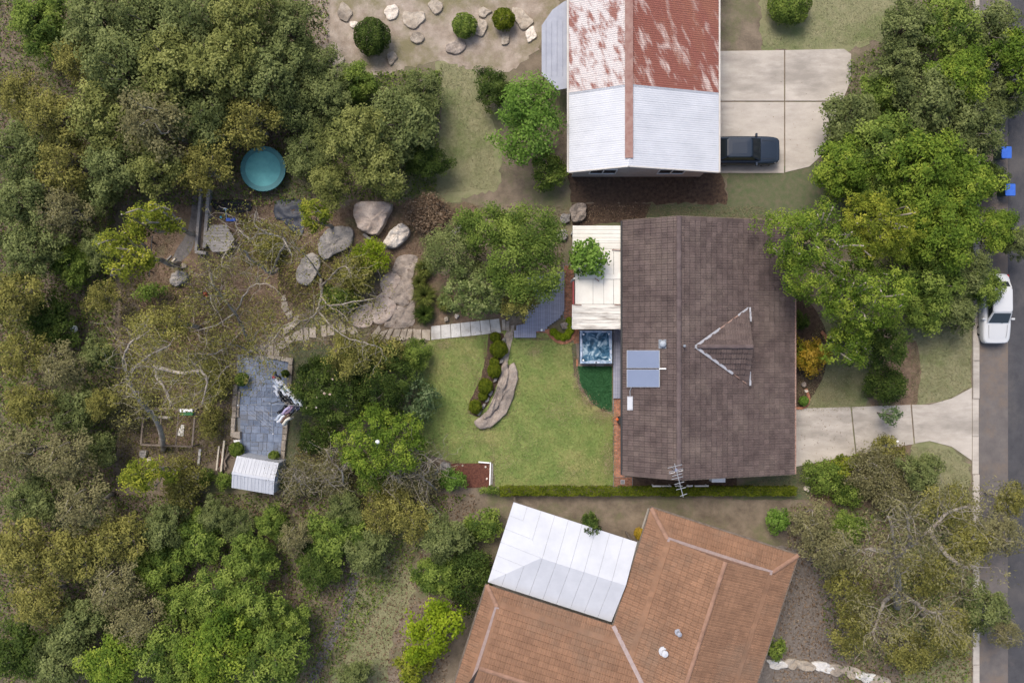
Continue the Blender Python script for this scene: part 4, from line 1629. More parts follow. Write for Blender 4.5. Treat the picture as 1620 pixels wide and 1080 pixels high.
tiled_plane(roof2, F(hB if flip else -LB, VB, 0), Up, Vp, pb, 14, (0, LBt), (0, hB * S_))
Vp = (uu + up3 * pit).normalized()
Up = vv if vv.cross(Vp).z > 0 else -vv
flip = Up != vv
pbw = rng_polys([[(0, 0), (WB, 0), (WB - iB, iB * S_), (iB, iB * S_)]], flip, WB)
tiled_plane(roof2, F(-LB, VB + (WB if flip else 0), 0), Up, Vp, pbw, 15, (0, WB), (0, iB * S_))
Vp = (-vv + up3 * pit).normalized()
Up = uu if uu.cross(Vp).z > 0 else -uu
flip = Up != uu
pbs = rng_polys([[(0, 0), (LBt, 0), (LBt, iB * S_), (iB, iB * S_)], [(iB, iB * S_), (LBt, iB * S_), (LBt, hB * S_), (iB, hB * S_)]], flip, LBt)
tiled_plane(roof2, F(hB if flip else -LB, VB + WB, 0), Up, Vp, pbs, 16, (0, LBt), (0, hB * S_))
# gable triangles, ridges, hips, pale gable flashings
mb = MB()
mb.add([F(ins, ins + .05, ins * pit - .05), F(WA - ins, ins + .05, ins * pit - .05), F(hA, ins + .05, hA * pit - .03)], [(0, 1, 2)])
part(mb, 'gable_wall', M_cap2, roof2)
mb = MB()
mb.add([F(-LB + iB + .05, VB + iB, iB * pit - .05), F(-LB + iB + .05, VB + WB - iB, iB * pit - .05), F(-LB + iB + .05, VB + hB, hB * pit - .03)], [(0, 1, 2)])
part(mb, 'gable_wall', M_cap2, roof2)
M_flash = mat('pale_flashing', (0.25, 0.19, 0.18), (0.31, 0.25, 0.24), scale=4, rough=0.6)
for a, b in ((F(ins, ins, ins * pit + .09), F(WA - ins, ins, ins * pit + .09)), (F(-LB + iB, VB + iB, iB * pit + .09), F(-LB + iB, VB + WB - iB, iB * pit + .09))):
    mb = MB()
    mb.bar(a, b, .26, .03)
    part(mb, 'apron_flashing', M_flash, roof2)
mb = MB()
mb.bar(F(0, VB, .10), F(hB, VB + hB, hB * pit + .10), .24, .03)
part(mb, 'valley_flashing', M_flash, roof2)
for a, b in ((F(0, 0, .05), F(ins, ins, ins * pit + .05)), (F(WA, 0, .05), F(WA - ins, ins, ins * pit + .05)), (F(hA, ins, hA * pit + .05), F(hA, LA, hA * pit + .05)), (F(-LB + iB, VB + hB, hB * pit + .05), F(hB, VB + hB, hB * pit + .05)), (F(-LB, VB, .05), F(-LB + iB, VB + iB, iB * pit + .05))):
    ridge_caps(roof2, a, b, M_cap2, r=.13)
for a, b in ((F(0, 0, -.08), F(0, VB, -.08)), (F(0, -.05, -.08), F(WA, -.05, -.08)), (F(WA + .05, 0, -.08), F(WA + .05, LA, -.08)), (F(-LB - .05, VB, -.08), F(-LB - .05, VB + WB, -.08))):
    mb = MB()
    mb.bar(a, b, .1, .1)
    part(mb, 'gutter', M_brown, sh)
for (px, py, r_, m_) in ((1072, 998, .09, M_greymet), (1050, 1030, .13, M_metalw)):
    p = P(px, py, 4.2)
    rel = p - A0
    zz_ = zE2 + min(rel.dot(uu), WA - rel.dot(uu)) * pit
    vt = thing('vent_pipe', 'grey vent pipe on the orange brown roof' if r_ < .1 else 'pale capped vent on the orange brown roof', 'vent pipe', (p.x, p.y, zz_))
    mb = MB()
    mb.lathe((p.x, p.y, zz_ - .05), [(r_, 0), (r_, .4), (r_ * 1.5, .44), (r_ * 1.5, .5), (.02, .54)], 12)
    part(mb, 'pipe', m_, vt)
    mb = MB()
    mb.lathe((p.x, p.y, zz_ - .05), [(r_ * 2.2, 0), (r_ * 2.2, .11), (r_ * 1.2, .14)], 12)
    part(mb, 'flashing', m_, vt)
# white hipped sheet roof in the notch
wr = thing('patio_cover', 'white hipped sheet metal patio roof in the corner of the orange tiled house', 'patio roof', F(-LB / 2, VB * .65, -zE2))
w0, w1 = 60 * kpx, VB - .05
zz0, zz1 = -.35, .35
ua, ub = -LB + .03, -.08
vm = (w0 + w1) / 2
rise = zz1 - zz0
ur = ua + (w1 - w0) / 2
NWS = 9


def wsheet(pts, name='roof_sheet'):
    mb = MB()
    n = len(pts)
    mb.add(list(pts) + [p - Vector((0, 0, .03)) for p in pts], [tuple(range(n)), tuple(range(2 * n - 1, n - 1, -1))] + [(i, i + n, (i + 1) % n + n, (i + 1) % n) for i in range(n)])
    return part(mb, name, M_metalw, wr)


def zed(u, v):
    return zz0 + rise * min(1, (v - w0) / (vm - w0), (w1 - v) / (w1 - vm), (u - ua) / (ur - ua))


for k in range(NWS):
    a, b = ua + (ub - ua) * k / NWS + .006, ua + (ub - ua) * (k + 1) / NWS - .006
    for side in (0, 1):
        ve, vr = (w0, vm) if side == 0 else (w1, vm)
        fr = lambda u: vr if u >= ur else ve + (vr - ve) * (u - ua) / (ur - ua)
        q = [(a, ve), (b, ve), (b, fr(b)), (a, fr(a))]
        if a < ur < b:
            q = [(a, ve), (b, ve), (b, vr), (ur, vr), (a, fr(a))]
        pts = [F(u, v_, zed(u, v_) if v_ != ve else zz0) for u, v_ in q]
        if side:
            pts = pts[::-1]
        wsheet([p for p in (pts[::-1])])
NWH = 6
for k in range(NWH):
    a, b = w0 + (w1 - w0) * k / NWH + .005, w0 + (w1 - w0) * (k + 1) / NWH - .005
    fu = lambda v_: ua + (ur - ua) * min(1, (v_ - w0) / (vm - w0), (w1 - v_) / (w1 - vm))
    q = [(ua, a), (ua, b), (fu(b), b), (fu(a), a)]
    wsheet([F(u, v_, zed(u, v_) if u != ua else zz0) for u, v_ in q])
for u_, v_ in ((ua + .1, w0 + .1), (ua + .1, w1 - .3), (ub - .3, w0 + .1)):
    p = F(u_, v_, 0)
    mb = MB()
    mb.box((p.x, p.y, (zE2 + zz0) / 2 - .02), (.1, .1, zE2 + zz0))
    part(mb, 'post', M_brown, wr)

# ------------------------------------------------------------------ cars
def make_car(name, label, loc, rz, paint, group=None):
    """A hatchback, nose along +x, built about its own origin, then set down."""
    root = thing(name, label, 'car', (0, 0, 0), group)
    L2, W2 = 2.2, 0.88

    def outline(sx, sy, z, xo=0, e=0.32, n=36):
        pts = []
        for k in range(n):
            a = 2 * math.pi * k / n
            c_, s_ = math.cos(a), math.sin(a)
            pts.append((xo + math.copysign(abs(c_) ** (e * 1.35), c_) * sx, math.copysign(abs(s_) ** (e * .8), s_) * sy, z))
        return pts

    loops = [outline(L2 * .96, W2 * .93, .22), outline(L2, W2, .40), outline(L2 * .995, W2, .62), outline(L2 * .975, W2 * .985, .78)]
    top = outline(L2 * .95, W2 * .95, .86)
    top = [(x, y, z - max(0, x - .5) ** 2 * .035 - max(0, -x - 1.6) * .04) for x, y, z in top]
    loops.append(top)
    in2 = outline(L2 * .86, W2 * .84, .91)
    in2 = [(x, y, z - max(0, x - .5) ** 2 * .035) for x, y, z in in2]
    loops.append(in2)
    mb = ring_mesh(loops)
    n = 36
    mb.v.append((0, 0, .93))
    mb.t.append(.5)
    mb.f += [(5 * n + i, 5 * n + (i + 1) % n, len(mb.v) - 1) for i in range(n)]
    mb.f.append(tuple(range(n - 1, -1, -1)))
    body = part(mb, 'body', paint, root, smooth=True)
    # cabin: lower frame on the body, roof above
    lo = [(0.95, .70, .89), (0.95, -.70, .89), (-1.75, -.70, .89), (-1.75, .70, .89)]
    hi = [(0.25, .58, 1.44), (0.25, -.58, 1.44), (-1.25, -.58, 1.42), (-1.25, .58, 1.42)]
    mid = [Vector(a).lerp(Vector(b), .96) for a, b in zip(lo, hi)]
    mb = MB()
    mb.add([*lo, *mid], [(0, 1, 5, 4)][:0] + [(0, 4, 5, 1), (1, 5, 6, 2), (2, 6, 7, 3), (3, 7, 4, 0)])
    mb.f = [q[::-1] for q in mb.f]
    part(mb, 'cabin_frame', paint, root)

    def pane(i, j, name_, f0=.08, f1=.90, m0=.05):
        a, b, c, d = Vector(lo[i]), Vector(lo[j]), Vector(hi[j]), Vector(hi[i])
        q = []
        for (s, t_) in ((m0, f0), (1 - m0, f0), (1 - m0, f1), (m0, f1)):
            q.append(a.lerp(b, s).lerp(d.lerp(c, s), t_))
        nn = (q[1] - q[0]).cross(q[3] - q[0]).normalized()
        cen = sum(q, Vector()) / 4
        if nn.dot(cen - Vector((-.4, 0, 1.0))) < 0:
            nn = -nn
            q = q[::-1]
        mb = MB()
        mb.add([p + nn * .012 for p in q], [(0, 1, 2, 3)])
        part(mb, name_, M_glass, root)
    pane(0, 1, 'windscreen')
    pane(2, 3, 'rear_window', .2, .85, .08)
    pane(1, 2, 'side_window', .25, .88, .06)
    pane(3, 0, 'side_window', .25, .88, .06)
    rl = []
    for s, z in ((1.05, -.04), (1.02, .0), (.93, .03), (.6, .045)):
        rl.append([(-.5 + (p[0] + .5) * s, p[1] * s, p[2] + z) for p in [(0.25, .5, 1.44), (.12, .585, 1.44), (-1.1, .585, 1.42), (-1.27, .5, 1.42), (-1.27, -.5, 1.42), (-1.1, -.585, 1.42), (.12, -.585, 1.44), (.25, -.5, 1.44)]])
    mb = ring_mesh([l[::-1] for l in rl])
    mb.f = [q[::-1] for q in mb.f]
    mb.f.append(tuple(24 + i for i in range(8)))
    mb.f = [q[::-1] for q in mb.f]
    part(mb, 'roof', paint, root)
    for sx in (1.38, -1.32):
        for sy in (.745, -.745):
            mb = MB()
            tn = [(sx + .31 * math.cos(a), sy, .31 + .31 * math.sin(a)) for a in np.linspace(0, 2 * math.pi, 19)[:-1]]
            vs = [(x, y - .1, z) for x, y, z in tn] + [(x, y + .1, z) for x, y, z in tn]
            mb.add(vs, [(i, (i + 1) % 18, (i + 1) % 18 + 18, i + 18) for i in range(18)] + [tuple(range(17, -1, -1)), tuple(range(18, 36))])
            wh = part(mb, 'wheel', M_tyre, root)
            mb = MB()
            s = math.copysign(1, sy)
            vs = [(sx + .2 * math.cos(a), sy + s * .104, .31 + .2 * math.sin(a)) for a in np.linspace(0, 2 * math.pi, 13)[:-1]]
            mb.add(vs, [tuple(range(12)) if s < 0 else tuple(range(11, -1, -1))])
            part(mb, 'rim', M_rim, wh)
    for sy in (.62, -.62):
        mb = MB()
        mb.box((1.93, sy, .70), (.30, .26, .13), (0, .15, -.45 * math.copysign(1, sy)))
        part(mb, 'headlight', mat('headlight', (0.6, 0.62, 0.65), rough=0.15), root)
        mb = MB()
        mb.box((-2.0, sy, .74), (.16, .26, .16), (0, 0, .35 * math.copysign(1, sy)))
        part(mb, 'tail_light', mat('tail_light', (0.35, 0.02, 0.02), rough=0.2), root)
        mb = MB()
        mb.prism(rrect(.66, math.copysign(.90, sy), .06, .11, .03, 3), .84, 1.0, .02)
        part(mb, 'mirror', paint, root)
    for sy in (.58, -.58):
        mb = MB()
        mb.tube([(1.02, sy, .925), (1.5, sy * .97, .90), (1.86, sy * .9, .845)], .008, 4)
        part(mb, 'bonnet_seam', M_dark, root)
    mb = MB()
    mb.tube([(.93, .3, .915), (.80, -.25, 1.02)], .009, 4)
    part(mb, 'wiper', M_dark, root)
    mb = MB()
    mb.box((2.17, 0, .42), (.06, .9, .16))
    part(mb, 'grille', M_dark, root)
    root.location = loc
    root.rotation_euler = (0, 0, rz)
    return root


M_blue = mat('navy_paint', (0.014, 0.022, 0.036), rough=0.25, spec=0.6)
M_wcar = mat('white_car_paint', (0.50, 0.51, 0.52), rough=0.25, spec=0.5)
p = P(1232 - 55, 239, .6)
make_car('parked_car', 'dark navy hatchback parked on the concrete driveway against the rusty roofed house', (p.x, p.y, .05), 0, M_blue)
p = P(1574, 488, .6)
make_car('parked_car', 'white hatchback parked at the roadside kerb under overhanging branches', (p.x, p.y, .006), R(-90), M_wcar)
M_bluep = mat('blue_plastic', (0.03, 0.10, 0.45), (0.04, 0.13, 0.5), scale=5, rough=0.5)
M_bodyp = mat('bin_body', (0.03, 0.06, 0.04), rough=0.6)
for (px, py, lab) in ((1592, 241, 'wheelie bin with blue lid by the road, the one farther from the white car'), (1598, 300, 'wheelie bin with blue lid by the road, the one nearer the white car')):
    p = P(px, py, 1.0)
    bn = thing('wheelie_bin', lab, 'bin', (p.x, p.y, .01), 'bins by the road')
    mb = MB()
    vs = [(p.x - .22, p.y - .25, .03), (p.x + .22, p.y - .25, .03), (p.x + .22, p.y + .22, .03), (p.x - .22, p.y + .22, .03), (p.x - .28, p.y - .34, .98), (p.x + .28, p.y - .34, .98), (p.x + .28, p.y + .3, .98), (p.x - .28, p.y + .3, .98)]
    mb.add(vs, [(0, 3, 2, 1), (4, 5, 6, 7), (0, 1, 5, 4), (1, 2, 6, 5), (2, 3, 7, 6), (3, 0, 4, 7)])
    part(mb, 'body', M_bodyp, bn)
    mb = MB()
    mb.prism(rrect(p.x, p.y - .02, .31, .37, .06, 3), .985, 1.06, .03)
    part(mb, 'lid', M_bluep, bn)
    for s in (-1, 1):
        mb = MB()
        mb.tube([(p.x + s * .2, p.y + .26, .11), (p.x + s * .28, p.y + .26, .11)], .1, 10)
        part(mb, 'wheel', M_tyre, bn)
    mb = MB()
    mb.tube([(p.x - .24, p.y + .38, 1.0), (p.x + .24, p.y + .38, 1.0)], .02, 6)
    part(mb, 'handle', M_bodyp, bn)

# ------------------------------------------------------------------ white shed
sc_ = P(402, 749, 2.0)
shed = thing('garden_shed', 'white metal garden shed with gable roof at the end of the slate courtyard', 'shed', (sc_.x, sc_.y, 0))
sa = R(-9.5)
du, dv = Vector((math.cos(sa), math.sin(sa), 0)), Vector((-math.sin(sa), math.cos(sa), 0))
hl, hw_ = 1.30, 0.98
S0 = Vector((sc_.x + .02, sc_.y - .12, 0))


def G(u, v, z):
    return S0 + du * u + dv * v + Vector((0, 0, z))


ez, rz_ = 1.85, 2.22
for (u0, v0, u1, v1) in ((-1, -1, 1, -1), (1, -1, 1, 1), (1, 1, -1, 1), (-1, 1, -1, -1)):
    a, b = G(u0 * (hl - .05), v0 * (hw_ - .05), 0), G(u1 * (hl - .05), v1 * (hw_ - .05), 0)
    mb = MB()
    n = 28
    nn = (b - a).cross(Vector((0, 0, 1))).normalized()
    vs = []
    for i in range(n + 1):
        off = nn * (.012 if i % 2 else 0)
        p_ = a.lerp(b, i / n) + off
        vs += [(p_.x, p_.y, 0), (p_.x, p_.y, ez - .01)]
    mb.add(vs, [(2 * i, 2 * i + 2, 2 * i + 3, 2 * i + 1) for i in range(n)])
    part(mb, 'wall', M_metalw, shed)
for s in (-1, 1):
    mb = MB()
    mb.add([G(s * (hl - .06), -hw_ + .05, ez - .02), G(s * (hl - .06), hw_ - .05, ez - .02), G(s * (hl - .06), 0, rz_ - .02)], [(0, 1, 2) if s > 0 else (2, 1, 0)])
    part(mb, 'gable_wall', M_metalw, shed)
for s in (-1, 1):
    for k in range(4):
        a, b = -hl + k * hl / 2, -hl + (k + 1) * hl / 2 - .008
        mb = MB()
        pts = [G(a, 0, rz_), G(b, 0, rz_), G(b, s * hw_, ez), G(a, s * hw_, ez)]
        if s > 0:
            pts = pts[::-1]
        mb.add(pts + [p_ - Vector((0, 0, .02)) for p_ in pts], [(3, 2, 1, 0), (4, 5, 6, 7)] + [(i, (i + 1) % 4, (i + 1) % 4 + 4, i + 4) for i in range(4)])
        for r_ in range(3):
            ux = a + (b - a) * (r_ + .5) / 3
            p1_, p2_ = G(ux, s * .05, rz_ + .0), G(ux, s * (hw_ - .01), ez + .012)
            mb.bar(p1_, p2_, .03, .016)
        part(mb, 'roof_sheet', M_metalw, shed)
mb = MB()
mb.bar(G(-hl - .01, 0, rz_ + .012), G(hl + .01, 0, rz_ + .012), .16, .025)
part(mb, 'ridge_cap', M_metalw, shed)
for k in range(12):
    mb = MB()
    mb.box(G(-hl + .25 + k * .19, hw_ + .003, ez - .035), (.07, .02, .03), (0, 0, sa))
    part(mb, 'vent_slot', M_dark, shed)
mb = MB()
mb.prism([tuple(G(u_, v_, 0)[:2]) for u_, v_ in ((hl - .03, -.4), (hl - .03, .35), (hl + .0, .35), (hl + .0, -.4))], .05, 1.7)
part(mb, 'door', M_metalw, shed)

# ------------------------------------------------------------------ rotary clothesline with washing
zc_ = 1.95
hc = P(428, 638, zc_)
hoist = thing('rotary_clothesline', 'rotary clothesline standing in the slate courtyard hung with washing', 'clothesline', (hc.x, hc.y, .03))
mb = MB()
mb.tube([(hc.x, hc.y, .0), (hc.x, hc.y, zc_ + .1)], .035, 8)
part(mb, 'pole', M_steel, hoist)
tips = [P(430, 586, zc_ + .22), P(478, 642, zc_ + .22), P(432, 686, zc_ + .22), P(376, 641, zc_ + .22)]
hub = Vector((hc.x, hc.y, zc_ - .1))
for tp in tips:
    mb = MB()
    mb.tube([hub, tp], [.02, .014], 6)
    arm = part(mb, 'arm', M_steel, hoist)
    mb = MB()
    mb.lathe(tp - Vector((0, 0, .03)), [(.035, 0), (.035, .06), (.015, .08)], 8)
    part(mb, 'end_cap', M_white, arm)
mb = MB()
for f in (.36, .5, .63, .76, .88, .98):
    for k in range(4):
        a, b = hub.lerp(tips[k], f), hub.lerp(tips[(k + 1) % 4], f)
        mb.tube([a, a.lerp(b, .5) - Vector((0, 0, .02)), b], .004, 4)
part(mb, 'wire', M_steel, hoist)


def garment(a, b, drop, col, shape, label, seed, name):
    """Cloth pegged between a and b, hanging in soft folds, with thickness."""
    r = random.Random(seed)
    a, b = Vector(a), Vector(b)
    d = b - a
    L = d.length
    nn = d.normalized().cross(Vector((0, 0, 1))).normalized()
    nu, nv = 12, 7
    ph = r.uniform(0, 6)
    swing = r.uniform(-.1, .1)
    vs = []
    for side in (1, -1):
        for j in range(nv + 1):
            t = j / nv
            for i in range(nu + 1):
                s = i / nu
                wv = 1.0
                if shape == 'shirt':
                    wv = 1.0 if t < .62 else (1.28 if t < .95 else 1.1)
                elif shape == 'taper':
                    wv = 1 - .18 * t
                x = .5 + (s - .5) * wv
                fold = (.02 + .05 * t) * math.sin(s * 7 + ph) + swing * t
                thick = .03 + .11 * math.sin(math.pi * min(1, t * 1.1 + .12)) * .6
                p_ = a.lerp(b, x) + nn * (fold + side * thick) + Vector((0, 0, -drop * t + .012 * math.cos(s * 12)))
                if shape == 'legs' and t > .45:
                    p_ += d.normalized() * (.04 if s > .5 else -.04)
                vs.append(p_)
    fs = []
    W = nu + 1
    K = (nv + 1) * W
    for j in range(nv):
        for i in range(nu):
            if shape == 'legs' and t > .45 and i == nu // 2 and j > 3:
                continue
            q = (j * W + i, j * W + i + 1, (j + 1) * W + i + 1, (j + 1) * W + i)
            fs.append(q)
            fs.append(tuple(K + k for k in q[::-1]))
    for i in range(nu):
        fs.append((i + 1, i, K + i, K + i + 1))
        fs.append((nv * W + i, nv * W + i + 1, K + nv * W + i + 1, K + nv * W + i))
    for j in range(nv):
        fs.append((j * W, (j + 1) * W, K + (j + 1) * W, K + j * W))
        fs.append(((j + 1) * W + nu, j * W + nu, K + j * W + nu, K + (j + 1) * W + nu))
    mb = MB()
    mb.add(vs, fs)
    loc = a.lerp(b, .5)
    root = thing(name, label, 'washing', loc, 'washing on the clothesline')
    part(mb, 'cloth', col, root, smooth=True)
    for s in (.12, .88):
        c0 = a.lerp(b, s)
        mb = MB()
        mb.box(c0 + Vector((0, 0, .005)), (.03, .03, .08))
        part(mb, 'peg', M_palet, root)


cl = {n: mat('cloth_' + n, tuple(x * .9 for x in c), c, scale=5, rough=.9) for n, c in {
    'white': (.74, .76, .80), 'pale_blue': (.50, .56, .64), 'grey': (.30, .33, .37), 'black': (.018, .020, .026), 'navy': (.025, .032, .06),
    'lilac': (.52, .46, .66), 'mauve': (.22, .15, .22), 'brown': (.14, .085, .06), 'red': (.50, .05, .06), 'cream': (.70, .66, .56), 'teal': (.13, .20, .22)}.items()}
LINES = [(.36, 0), (.5, 0), (.63, 0), (.76, 0), (.88, 0), (.98, 0), (.36, 1), (.5, 1), (.63, 1), (.76, 1), (.88, 1), (.98, 1)]
wash = [  # quadrant, line, from, to, colour, shape
    (0, .98, .05, .22, 'navy', 'shirt'), (0, .98, .27, .38, 'white', 'taper'), (0, .98, .42, .62, 'white', 'shirt'), (0, .98, .66, .82, 'cream', 'shirt'), (0, .98, .84, .98, 'pale_blue', 'shirt'),
    (0, .86, .02, .10, 'red', 'taper'), (0, .86, .14, .34, 'white', 'shirt'), (0, .86, .40, .54, 'teal', 'taper'), (0, .86, .58, .68, 'white', 'taper'), (0, .86, .72, .94, 'pale_blue', 'shirt'),
    (0, .74, .06, .34, 'pale_blue', 'legs'), (0, .74, .40, .62, 'white', 'shirt'), (0, .74, .68, .92, 'black', 'shirt'),
    (0, .62, .10, .34, 'white', 'taper'), (0, .62, .40, .64, 'black', 'shirt'), (0, .62, .68, .90, 'black', 'shirt'),
    (0, .48, .18, .48, 'white', 'shirt'), (0, .48, .54, .84, 'black', 'legs'),
    (1, .52, .12, .62, 'black', 'legs'), (1, .64, .08, .50, 'lilac', 'legs'), (1, .64, .54, .86, 'pale_blue', 'taper'), (1, .76, .08, .42, 'mauve', 'shirt'), (1, .76, .48, .80, 'white', 'taper'),
    (1, .86, .06, .30, 'navy', 'shirt'), (1, .86, .36, .70, 'brown', 'legs'), (1, .97, .04, .18, 'navy', 'taper'), (1, .97, .42, .68, 'cream', 'shirt')]
quadn = {0: 'upper', 1: 'lower'}
cnt = {}
for i, (k, f, s0, s1, c_, shp) in enumerate(wash):
    a, b = hub.lerp(tips[k], f), hub.lerp(tips[(k + 1) % 4], f)
    nm = {'shirt': 'shirt', 'taper': 'towel', 'legs': 'trousers'}[shp]
    word = c_.replace('_', ' ')
    side = 'on the stone path side' if k == 0 else 'on the white shed side'
    key = (k, c_, nm)
    same = sorted(w[1] + w[2] * .01 for w in wash if w[0] == k and w[4] == c_ and w[5] == shp)
    lab = '%s %s pegged on the rotary clothesline %s' % (word, nm, side)
    if len(same) > 1:
        lab = '%s %s on the clothesline, %s out from pole, %s' % (word, nm, ORD[same.index(f + s0 * .01)], side)
    garment(a.lerp(b, s0), a.lerp(b, s1), {'shirt': .62, 'taper': .5, 'legs': .8}[shp], cl[c_], shp, lab, i, nm)

# ------------------------------------------------------------------ rocks
def rock_geo(poly, h, seed, flat=0.75, rough=0.12, rings=8, seg=56, tilt=(0, 0), z0=-0.06):
    loop = smooth_loop(poly, max(3, seg // len(poly)))
    n = len(loop)
    cx_, cy_ = sum(p[0] for p in loop) / n, sum(p[1] for p in loop) / n
    size = max(max(abs(p[0] - cx_), abs(p[1] - cy_)) for p in loop)
    mb = MB()
    vs = []
    prof = [(1.0, 0.0), (1.0, .55), (.985, .82), (.955, .93), (.88, .97), (.76, 1.0), (.62, .98), (.46, 1.0), (.30, 1.0), (.14, 1.0)]
    for f, zf in prof:
        for k, p in enumerate(loop):
            v_ = Vector(((p[0] - cx_) * f, (p[1] - cy_) * f, 0))
            q = Vector((v_.x + cx_, v_.y + cy_, zf * h))
            d = noise.fractal(q * (1.6 / max(.5, size)) * 1.5 + Vector((seed * 7.1, 0, 0)), .7, 2.1, 6)
            d2 = noise.noise(q * 3.2 + Vector((0, seed, 0))) + .6 * noise.noise(q * 7.5 + Vector((seed, 0, 0)))
            zz_ = zf * h * (1 + (d * rough * 2.6 + d2 * rough * 1.5) * (1 if zf > 0.3 else 0)) + (tilt[0] * v_.x + tilt[1] * v_.y) * (1 if zf > .3 else 0)
            led = math.sin(q.z * 30 + d * 6) * .012 if zf > .2 else 0
            m_ = 1 + min(.07, rough * .5) * d2 + led
            vs.append((cx_ + v_.x * m_, cy_ + v_.y * m_, max(zz_, .02) if zf else z0))
    fs = []
    for k in range(len(prof) - 1):
        for i in range(n):
            j = (i + 1) % n
            fs.append((k * n + i, k * n + j, (k + 1) * n + j, (k + 1) * n + i))
    vs.append((cx_, cy_, vs[-1][2]))
    fs += [((len(prof) - 1) * n + i, (len(prof) - 1) * n + (i + 1) % n, len(vs) - 1) for i in range(n)]
    A = sum(loop[i][0] * loop[(i + 1) % n][1] - loop[(i + 1) % n][0] * loop[i][1] for i in range(n))
    if A < 0:
        fs = [q[::-1] for q in fs]
    mb.add(vs, fs)
    return mb, (cx_, cy_)


def rock(pts, h, label, material=M_rock, seed=1, name='boulder', cat='rock', group=None, **kw):
    mb, (cx_, cy_) = rock_geo(pxpoly(pts, h * .6), h, seed, **kw)
    return solo(mb, name, material, label, cat, (cx_, cy_, 0), group, smooth=True)


def blob(px, py, r, seed, n=9, sx=1.0, sy=1.0, rot=0.0):
    rr_ = random.Random(seed)
    out = []
    for k in range(n):
        a = 2 * math.pi * k / n
        q = r * rr_.uniform(.68, 1.2)
        x, y_ = math.cos(a) * q * sx, math.sin(a) * q * sy
        out.append((px + x * math.cos(rot) - y_ * math.sin(rot), py + x * math.sin(rot) + y_ * math.cos(rot)))
    return out


rock([(607, 385), (614, 372), (625, 359), (637, 354), (646, 360), (648, 369), (639, 381), (626, 391), (613, 391)], .65, 'large pale cream boulder lying on brown leaf litter', M_pale, 3)
rock([(563, 322), (618, 322), (612, 345), (600, 368), (592, 371), (578, 368), (564, 355)], .8, 'broad pinkish sandstone outcrop beside the pale boulder', M_pink, 4, 'rock_outcrop', rough=.1)
rock([(510, 372), (525, 360), (548, 358), (560, 368), (552, 392), (530, 402), (515, 412), (503, 398)], .4, 'blue grey rock shelf behind the bright green bush', M_rock2, 5, 'rock_outcrop')
rock([(478, 410), (496, 400), (508, 415), (498, 440), (484, 452), (468, 440)], .35, 'grey rock slab under the crooked gum branches', M_rock2, 6, 'rock_outcrop')
# the cracked sandstone shelf that runs down to the path
shelf = thing('rock_shelf', 'cracked brownish sandstone shelf running down to the fanned stepping stones', 'rock', P(630, 470))
for i, q in enumerate(([(630, 408), (645, 404), (660, 408), (656, 426), (650, 441), (634, 440), (622, 428)],
                       [(608, 437), (622, 430), (633, 442), (628, 452), (616, 470), (607, 462), (602, 448)],
                       [(635, 443), (650, 443), (655, 452), (652, 472), (640, 484), (628, 480), (618, 471), (630, 452)],
                       [(604, 464), (616, 473), (627, 483), (620, 500), (606, 512), (592, 508), (590, 490)],
                       [(629, 484), (641, 487), (653, 476), (656, 490), (654, 512), (640, 518), (616, 518), (610, 512), (622, 501)],
                       [(566, 488), (586, 480), (590, 494), (588, 512), (572, 518), (556, 508)])):
    qc = (sum(p[0] for p in q) / len(q), sum(p[1] for p in q) / len(q))
    q = [(qc[0] + (p[0] - qc[0]) * 1.05, qc[1] + (p[1] - qc[1]) * 1.05) for p in q]
    mb, _c = rock_geo(pxpoly(q), .10 + .006 * i, 20 + i, rough=.4, seg=40)
    part(mb, 'rock_slab', M_pink if i % 2 else M_rock, shelf, smooth=True)
# the rock bed in the lawn
isl = thing('rock_ledge', 'long weathered sandstone ledge in the lawn beside the round clipped shrubs', 'rock', P(790, 620))
for i, q in enumerate(([(795, 575), (803, 573), (805, 590), (800, 610), (790, 640), (775, 660), (764, 664), (775, 640), (786, 612)],
                       [(805, 578), (815, 580), (820, 592), (815, 615), (810, 635), (800, 655), (785, 668), (770, 678), (756, 675), (752, 664), (768, 660), (784, 645), (796, 622), (804, 600)])):
    mb, _c = rock_geo(pxpoly(q, .15), (.32, .24)[i], 31 + i, rough=.28, seg=54)
    part(mb, 'rock_slab', M_rock, isl, smooth=True)
mb, _c = rock_geo(pxpoly([(799, 527), (812, 527), (808, 548), (803, 572), (795, 574), (797, 550)]), .09, 35, rough=.3, seg=30)
part(mb, 'rock_slab', M_stone, isl, smooth=True)
edge = [(797, 538), (797, 552), (793, 571), (784, 600), (776, 622), (771, 632), (765, 642), (759, 652)]
for i in range(len(edge)):
    rock(blob(edge[i][0], edge[i][1], 3.6, 60 + i, 6, .8, 1.35, R(25)), .24, 'small grey edging stone beside the rock ledge, %s from the slab path' % ORD[i], M_rock2, 40 + i, 'edging_stone', group='stones edging the clipped shrubs')
sheet('garden_bed', [(773, 527), (797, 527), (800, 560), (790, 600), (772, 640), (755, 660), (744, 655), (743, 635), (760, 600), (770, 560)], .008, M_darkbed, jitter=.03, seed=40)
rock([(270, 446), (272, 435), (283, 427), (295, 432), (297, 442), (286, 450), (276, 453)], .4, 'grey boulder with white lichen on leaf litter', M_rock2, 7)
rock(blob(291, 420, 5, 71), .22, 'small tan stone beside the end of the grey path', M_stone, 8, 'stone')
